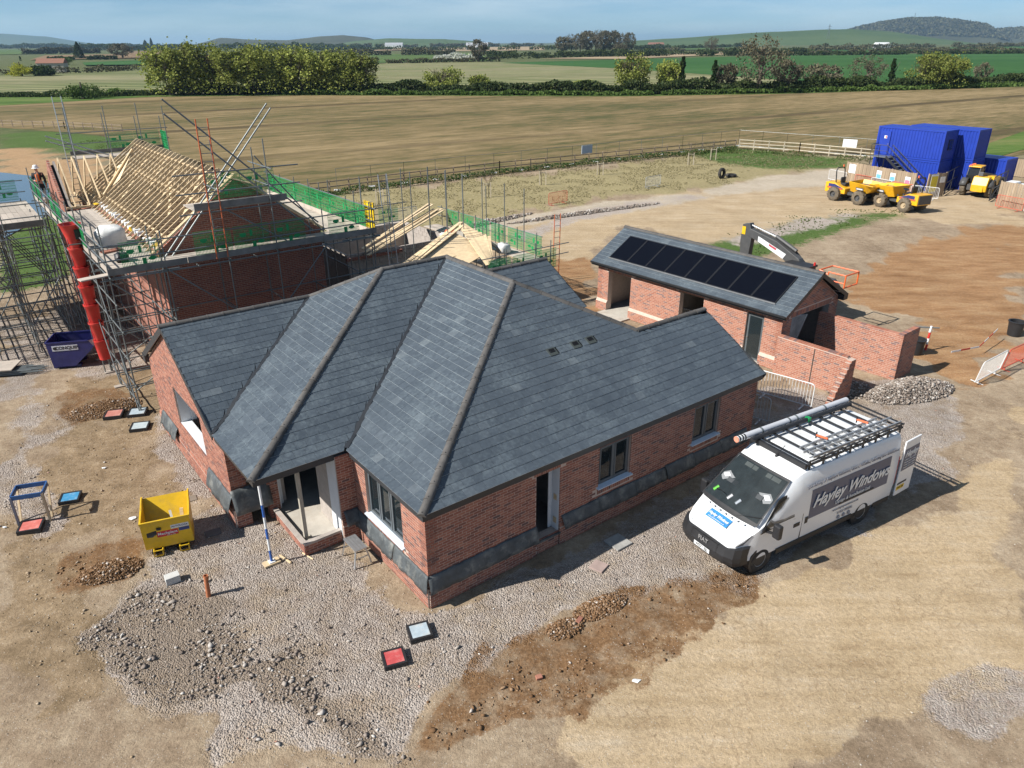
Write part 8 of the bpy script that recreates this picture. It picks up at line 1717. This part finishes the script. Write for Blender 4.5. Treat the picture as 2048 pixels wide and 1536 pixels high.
def hedge(name,pts,h,w,dens,mat,label,size=.35,seed=0,gap=.0,z0=0.):
    r=np.random.default_rng(seed); P=[]
    for a,b in zip(pts[:-1],pts[1:]):
        a,b=np.array(a),np.array(b); L=np.linalg.norm(b-a); n=int(L*dens); t=r.uniform(0,1,n); d=(b-a)/L; nn=np.array([-d[1],d[0]]); c=a+(b-a)*t[:,None]; s=(c[:,0]*d[0]+c[:,1]*d[1])
        hh=h*(.35+1.1*fbm(s/(h*2.2),s*0+seed,4,seed)); keep=fbm(s/(h*5),s*0+3,2,seed+5)>gap
        x=c+nn*(r.normal(size=n)*w*.4)[:,None]; z=z0+hh*r.uniform(0,1,n)**.7; P.append(np.stack([x[:,0],x[:,1],z],1)[keep])
    V,F=cards(np.concatenate(P),size,.3,1.,seed); o=mkobj(name,npmesh(name,V,F,mat),None); o['kind']='stuff'; o['label']=label; return o
hedge('hedgerow',[(-91.0,210.4),(-56.0,212.4),(-15.8,208.8),(29.0,204.1),(62.6,210.1),(107.8,222.7),(164.1,244.8)],3.0,3.6,150,LM['hedge'],'long dark mixed hedgerow beyond the stubble field',.42,1,.22)
hedge('hedgerow',[(-140,205.),(-108.9,203.8),(-90.2,210.4)],1.3,2.5,70,LM['hedge'],'low scrubby hedge at the left end of the field',.4,2,.4)
hedge('bramble_bank',[(-60.,209.4),(-15.8,205.2),(29.0,200.6),(62.6,206.6),(107.8,219.2),(164.1,241.0)],1.2,2.2,80,LM['bush'],'green brambles and nettles along the foot of the hedge',.4,3,.25)
FH=[[(-688.4,1049.5),(-606.2,1195.1)],[(-401.2,659.4),(-319.1,734.6)],[(-91.0,520.6),(-7.7,575.3)],[(-16.6,644.9),(106.9,754.9),(275.9,932.2)],[(312.3,843.1),(638.3,957.1)],[(249.8,748.9),(554.0,830.0)],[(450.3,1218.2),(1173.9,1765.0)],[(-1700.8,2601.6),(-1285.3,2976.2)],[(-440.1,2222.8),(108.8,2772.7)],[(166.6,1293.7),(560.7,1900.1)],[(-229.5,346.0),(-200.5,377.4),(-186.6,433.3)],[(-667.6,2161.0),(-318.3,1975.9)],[(-260,900),(-60,880)],[(-500,1500),(300,1450)],[(200,1100),(700,1150)],[(-900,1700),(-350,1600)]]
for i,p in enumerate(FH):
    d=math.hypot(*p[0]); s=d/738; L=sum(math.hypot(b[0]-a[0],b[1]-a[1]) for a,b in zip(p[:-1],p[1:]))
    hedge('field_hedge',p,max(2.6,s*2.6)*(1.2 if i%3 else 1.7),s*3,min(26,5000/L),LM['hedge' if i%2 else 'wood'],'distant field hedge line '+['far left below the blue hill','left of the willows','left of the middle pasture','behind the pale bare strip','behind the bright crop','along the top of the bright crop','below the wooded hill','on the left skyline','on the middle skyline','right of the tree clump','by the yellow bush','below the middle hill','in front of the pale field','across the middle distance','right of centre','left of centre'][i],s*.9,20+i,.25)
hedge('blossom_hedge',[(-62,668),(-23.3,612)],4.2,3,60,LM['blossom'],'white flowering blackthorn hedge in the middle distance',1.0,77,.2)
hedge('farm_trees',[(-250,560),(-180,440)],5,8,22,LM['wood'],'scrub and small trees round the left hand farm buildings',.8,78,.3); hedge('far_scrub',[(-20,700),(200,760),(330,900)],6,10,26,LM['hedge'],'dark scrub in front of the distant tree clump',1.1,79,.3)
hedge('whip_hedge',[(-17.6,65.9),(-1.0,78.3),(28.2,96.2)],.62,.5,90,LM['whip'],'newly planted dark green hedge whips along the brown fence',.10,5); hedge('whip_hedge',[(20,90.),(28.6,95.),(41,85.6)],.5,1.6,40,LM['grass'],'rough grass at the corner of the two fences',.12,6,.35)
# grass on the verge inside the fence and along the strip by the dumpers
def tufts(name,poly_keys,n,size,label,seed,mat='grass',box=None):
    X=rng.uniform(box[0],box[1],n*8); Y=rng.uniform(box[2],box[3],n*8); w=sum(wz(X,Y,k) for k in poly_keys); k=(w>.5)&(fbm(X*.5,Y*.5,3,seed)>.46); X,Y=X[k][:n],Y[k][:n]; P=np.stack([X,Y,gzv(X,Y)+size*.3],1); V,F=cards(P,size,1.,1.3,seed); o=mkobj(name,npmesh(name,V,F,LM[mat]),None); o['kind']='stuff'; o['label']=label
tufts('grass_tufts',['grass'],14000,.075,'green grass tufts along the strip beside the dumpers and the pond',4,box=(-60,60,30,110)); 
LM['straw']=leafmat('straw',(.22,.2,.09),(.34,.29,.16),(.44,.38,.23),.5); tufts('dry_grass',['drygrass'],16000,.07,'dry straw coloured grass inside the brown fence',9,'straw',(-20,40,45,100))
for i,(x,y) in enumerate(((9.1,77.6),(3.0,71.9),(-2.1,65.8),(23.2,87.8),(19.8,84.1),(-11.0,62.6))):
    T=thing('staked_sapling',['sapling nearest the middle of the brown fence','sapling left of the rusty barrier','sapling behind the bare scaffold standards','sapling at the fence corner','sapling left of the fence corner','sapling right of the green scaffold guards'][i]+', tied between stakes','sapling',(x,y,0),0,'staked saplings')
    for s in (-.3,.3): m=MB(); m.box(s-.04,-.04,0,s+.04,.04,1.3); m.obj('stake',M['palewood'],T)
    m=MB(); m.bar((-.3,0,1.15),(.3,0,1.15),.03,.08); m.obj('tie',M['palewood'],T); m,_=branches(60+i,3.6,1,.45,3,.035,.05); m.obj('stem',BARK,T)
# reeds, hills, woods, haze
def hill(name,prof,D,depth,mat,label,n=60):
    """prof: (x, z) crest line at distance D; slopes down to the plain in front and behind"""
    xs=np.linspace(prof[0][0],prof[-1][0],n); zs=np.interp(xs,[p[0] for p in prof],[p[1] for p in prof]); rows=9; V=[]
    for j in range(rows+1):
        f=j/rows; g=math.sin(math.pi*f); V.append(np.stack([xs*(1+(f-.5)*depth/D*.6),np.full(n,D+(f-.5)*depth)+fbm(xs/(depth*.3),xs*0+j,3,5)*depth*.05,zs*g**1.2*(1 if j!=rows//2 else 1)+(fbm(xs/(depth*.15),xs*0+j*.7,4,9)-.5)*zs.max()*.10*g-.5],1))
    V=np.concatenate(V); F=np.array([(j*n+i,j*n+i+1,(j+1)*n+i+1,(j+1)*n+i) for j in range(rows) for i in range(n-1)]); me=npmesh(name,V,F,mat)
    for p in me.polygons: p.use_smooth=True
    o=mkobj(name,me,None); o['label']=label; struct(o); return V.reshape(rows+1,n,3)
HG=field_mat('hill_green',(.05,.085,.03),(.075,.115,.04),(.10,.13,.05),0,.02,.1,patch=.004); HW=field_mat('hill_wood',(.045,.048,.028),(.065,.065,.036),(.085,.085,.045),0,.05,.1,patch=.01); HB=field_mat('hill_blue',(.045,.07,.035),(.065,.095,.045),(.09,.11,.055),0,.01,.05,patch=.003)
def crest(D,pts): return [((x-1024)/1476.7*D*1.0, max(0,(84.8+(x-1024)*.004-y)/1476.7*D+CAMH)) for x,y in pts]
hill('hill',crest(8200,[(-420,66),(-200,60),(0,61),(60,61),(110,64),(170,68),(220,76),(262,84),(300,92)]),8200,2600,HB,'long blue grey hill on the far left horizon',90)
hill('hill',crest(4200,[(430,92),(470,80),(500,73),(540,76),(620,78),(680,72),(720,70),(760,74),(800,84),(840,92)]),4200,1200,HW,'low wooded hills left of the middle of the horizon',80)
hill('hill',crest(3600,[(690,92),(740,80),(800,76),(900,78),(960,82),(1020,92)]),3600,900,HG,'green hill in the middle of the horizon')
hill('hill',crest(3200,[(1180,92),(1240,84),(1330,80),(1400,76),(1470,72),(1560,69),(1640,67),(1720,72),(1800,84),(1850,92)]),3200,900,HG,'green hill slope left of the wooded hill')
RW=hill('hill',crest(4800,[(1560,90),(1600,80),(1640,71),(1690,60),(1740,53),(1790,53),(1840,59),(1885,65),(1900,76),(1920,90)]),4800,700,HW,'wooded hill on the right horizon',70)
RW2=hill('hill',crest(5200,[(1840,90),(1880,73),(1950,69),(2050,68),(2200,69),(2400,74),(2500,90)]),5200,700,HW,'long low wooded ridge at the right edge of the horizon',70)
def canopy(name,G,size,n,label,seed,hh,jmax=5):
    r=np.random.default_rng(seed); j=r.integers(1,jmax+1,n); i=r.integers(1,G.shape[1]-2,n); t=r.uniform(0,1,(n,1)); s=r.uniform(0,1,(n,1)); P=G[j,i]*(1-t)*(1-s)+G[j,i+1]*t*(1-s)+G[j+1,i]*(1-t)*s+G[j+1,i+1]*t*s; P=P[P[:,2]>4]; P[:,2]+=r.uniform(0,hh,len(P)); V,F=cards(P,size,.2,.8,seed); o=mkobj(name,npmesh(name,V,F,LM['wood']),None); o['kind']='stuff'; o['label']=label
canopy('hill_wood',RW,10,16000,'brown leafless wood covering the right hand hill',41,14,5); canopy('hill_wood',RW2,10,12000,'brown wood along the right hand ridge',42,14,5)
for x,D,h,lb in ((1599,2900,46,'steel pylon standing left of the wooded hill'),(1749,4800,50,'steel mast rising from the top of the wooded hill')):
    T=thing('pylon',lb,'pylon',((x-1024)/1476.7*D,D,20 if x<1700 else 108),0)
    hh=h if x<1700 else 52
    for sx in (-1,1): m=MB(); m.bar((sx*4,0,0),(sx*.6,0,hh),.9,.9); m.obj('leg',M['steel'],T)
    for k in range(4): m=MB(); z=hh*(.2+.2*k); w=4-3.4*(.2+.2*k); m.bar((-w,0,z),(w,0,z+hh*.12),.6,.6); m.obj('lattice',M['steel'],T)
    if x<1700:
        for z in (.7,.85): m=MB(); m.bar((-7,0,hh*z),(7,0,hh*z),.7,.7); m.obj('cross_arm',M['steel'],T)
# distant buildings
def barn(x,y,w,d,h,rz,wall,roof,label):
    T=thing('distant_building',label,'building',(x,y,0),rz,'distant buildings'); m=MB(); m.box(-w/2,-d/2,0,w/2,d/2,h); m.obj('wall',wall,T); m=MB(); m.prism([(-d/2-.3,h),(d/2+.3,h),(0,h+d*.3)],w+.6,'x',-w/2-.3); m.obj('roof',roof,T)
    for k in range(3): m=MB(); xx=-w/2+w*(k+.5)/3; m.box(xx-.6,-d/2-.06,h*.35,xx+.6,-d/2-.01,h*.75); m.obj('window',M['dark'],T)
RT=pm('roof_terracotta',(.25,.12,.08),.9); RG=pm('roof_grey',(.35,.36,.38),.8)
barn(-225,395,12,7,4,.2,pm('wall_cream',(.5,.45,.38),.9),RT,'brown roofed farmhouse at the far left edge'); barn(-178,430,9,6,3,.1,RG,RG,'long grey shed at the far left'); barn(-172,470,10,7,4,-.2,pm('wall_brick',(.3,.16,.11),.9),RT,'red brick cottage left of the willows'); barn(-62,1500,40,18,7,0,M['white'],RG,'white farm shed on the middle skyline'); barn(640,1400,26,14,6,.2,M['white'],M['white'],'white polytunnel on the slope at the far right'); barn(340,1900,36,14,7,.2,RG,RT,'red roofed farm below the wooded hill'); barn(-330,2300,50,20,7,0,M['white'],RG,'pale farm buildings behind the willow tops')
hz=MB(); hz.box(-17500,-600,-2,17500,25000,190); m,nt,b=newmat('haze_air'); nt.nodes.remove(b); pv=nt.nodes.new('ShaderNodeVolumePrincipled'); pv.inputs['Color'].default_value=(.50,.76,1,1); pv.inputs['Density'].default_value=8e-5; pv.inputs['Anisotropy'].default_value=.2
nt.links.new(pv.outputs[0],[n for n in nt.nodes if n.type=='OUTPUT_MATERIAL'][0].inputs['Volume']); o=hz.obj('haze',m); o['kind']='stuff'; o['label']='thin bluish haze over the plain'
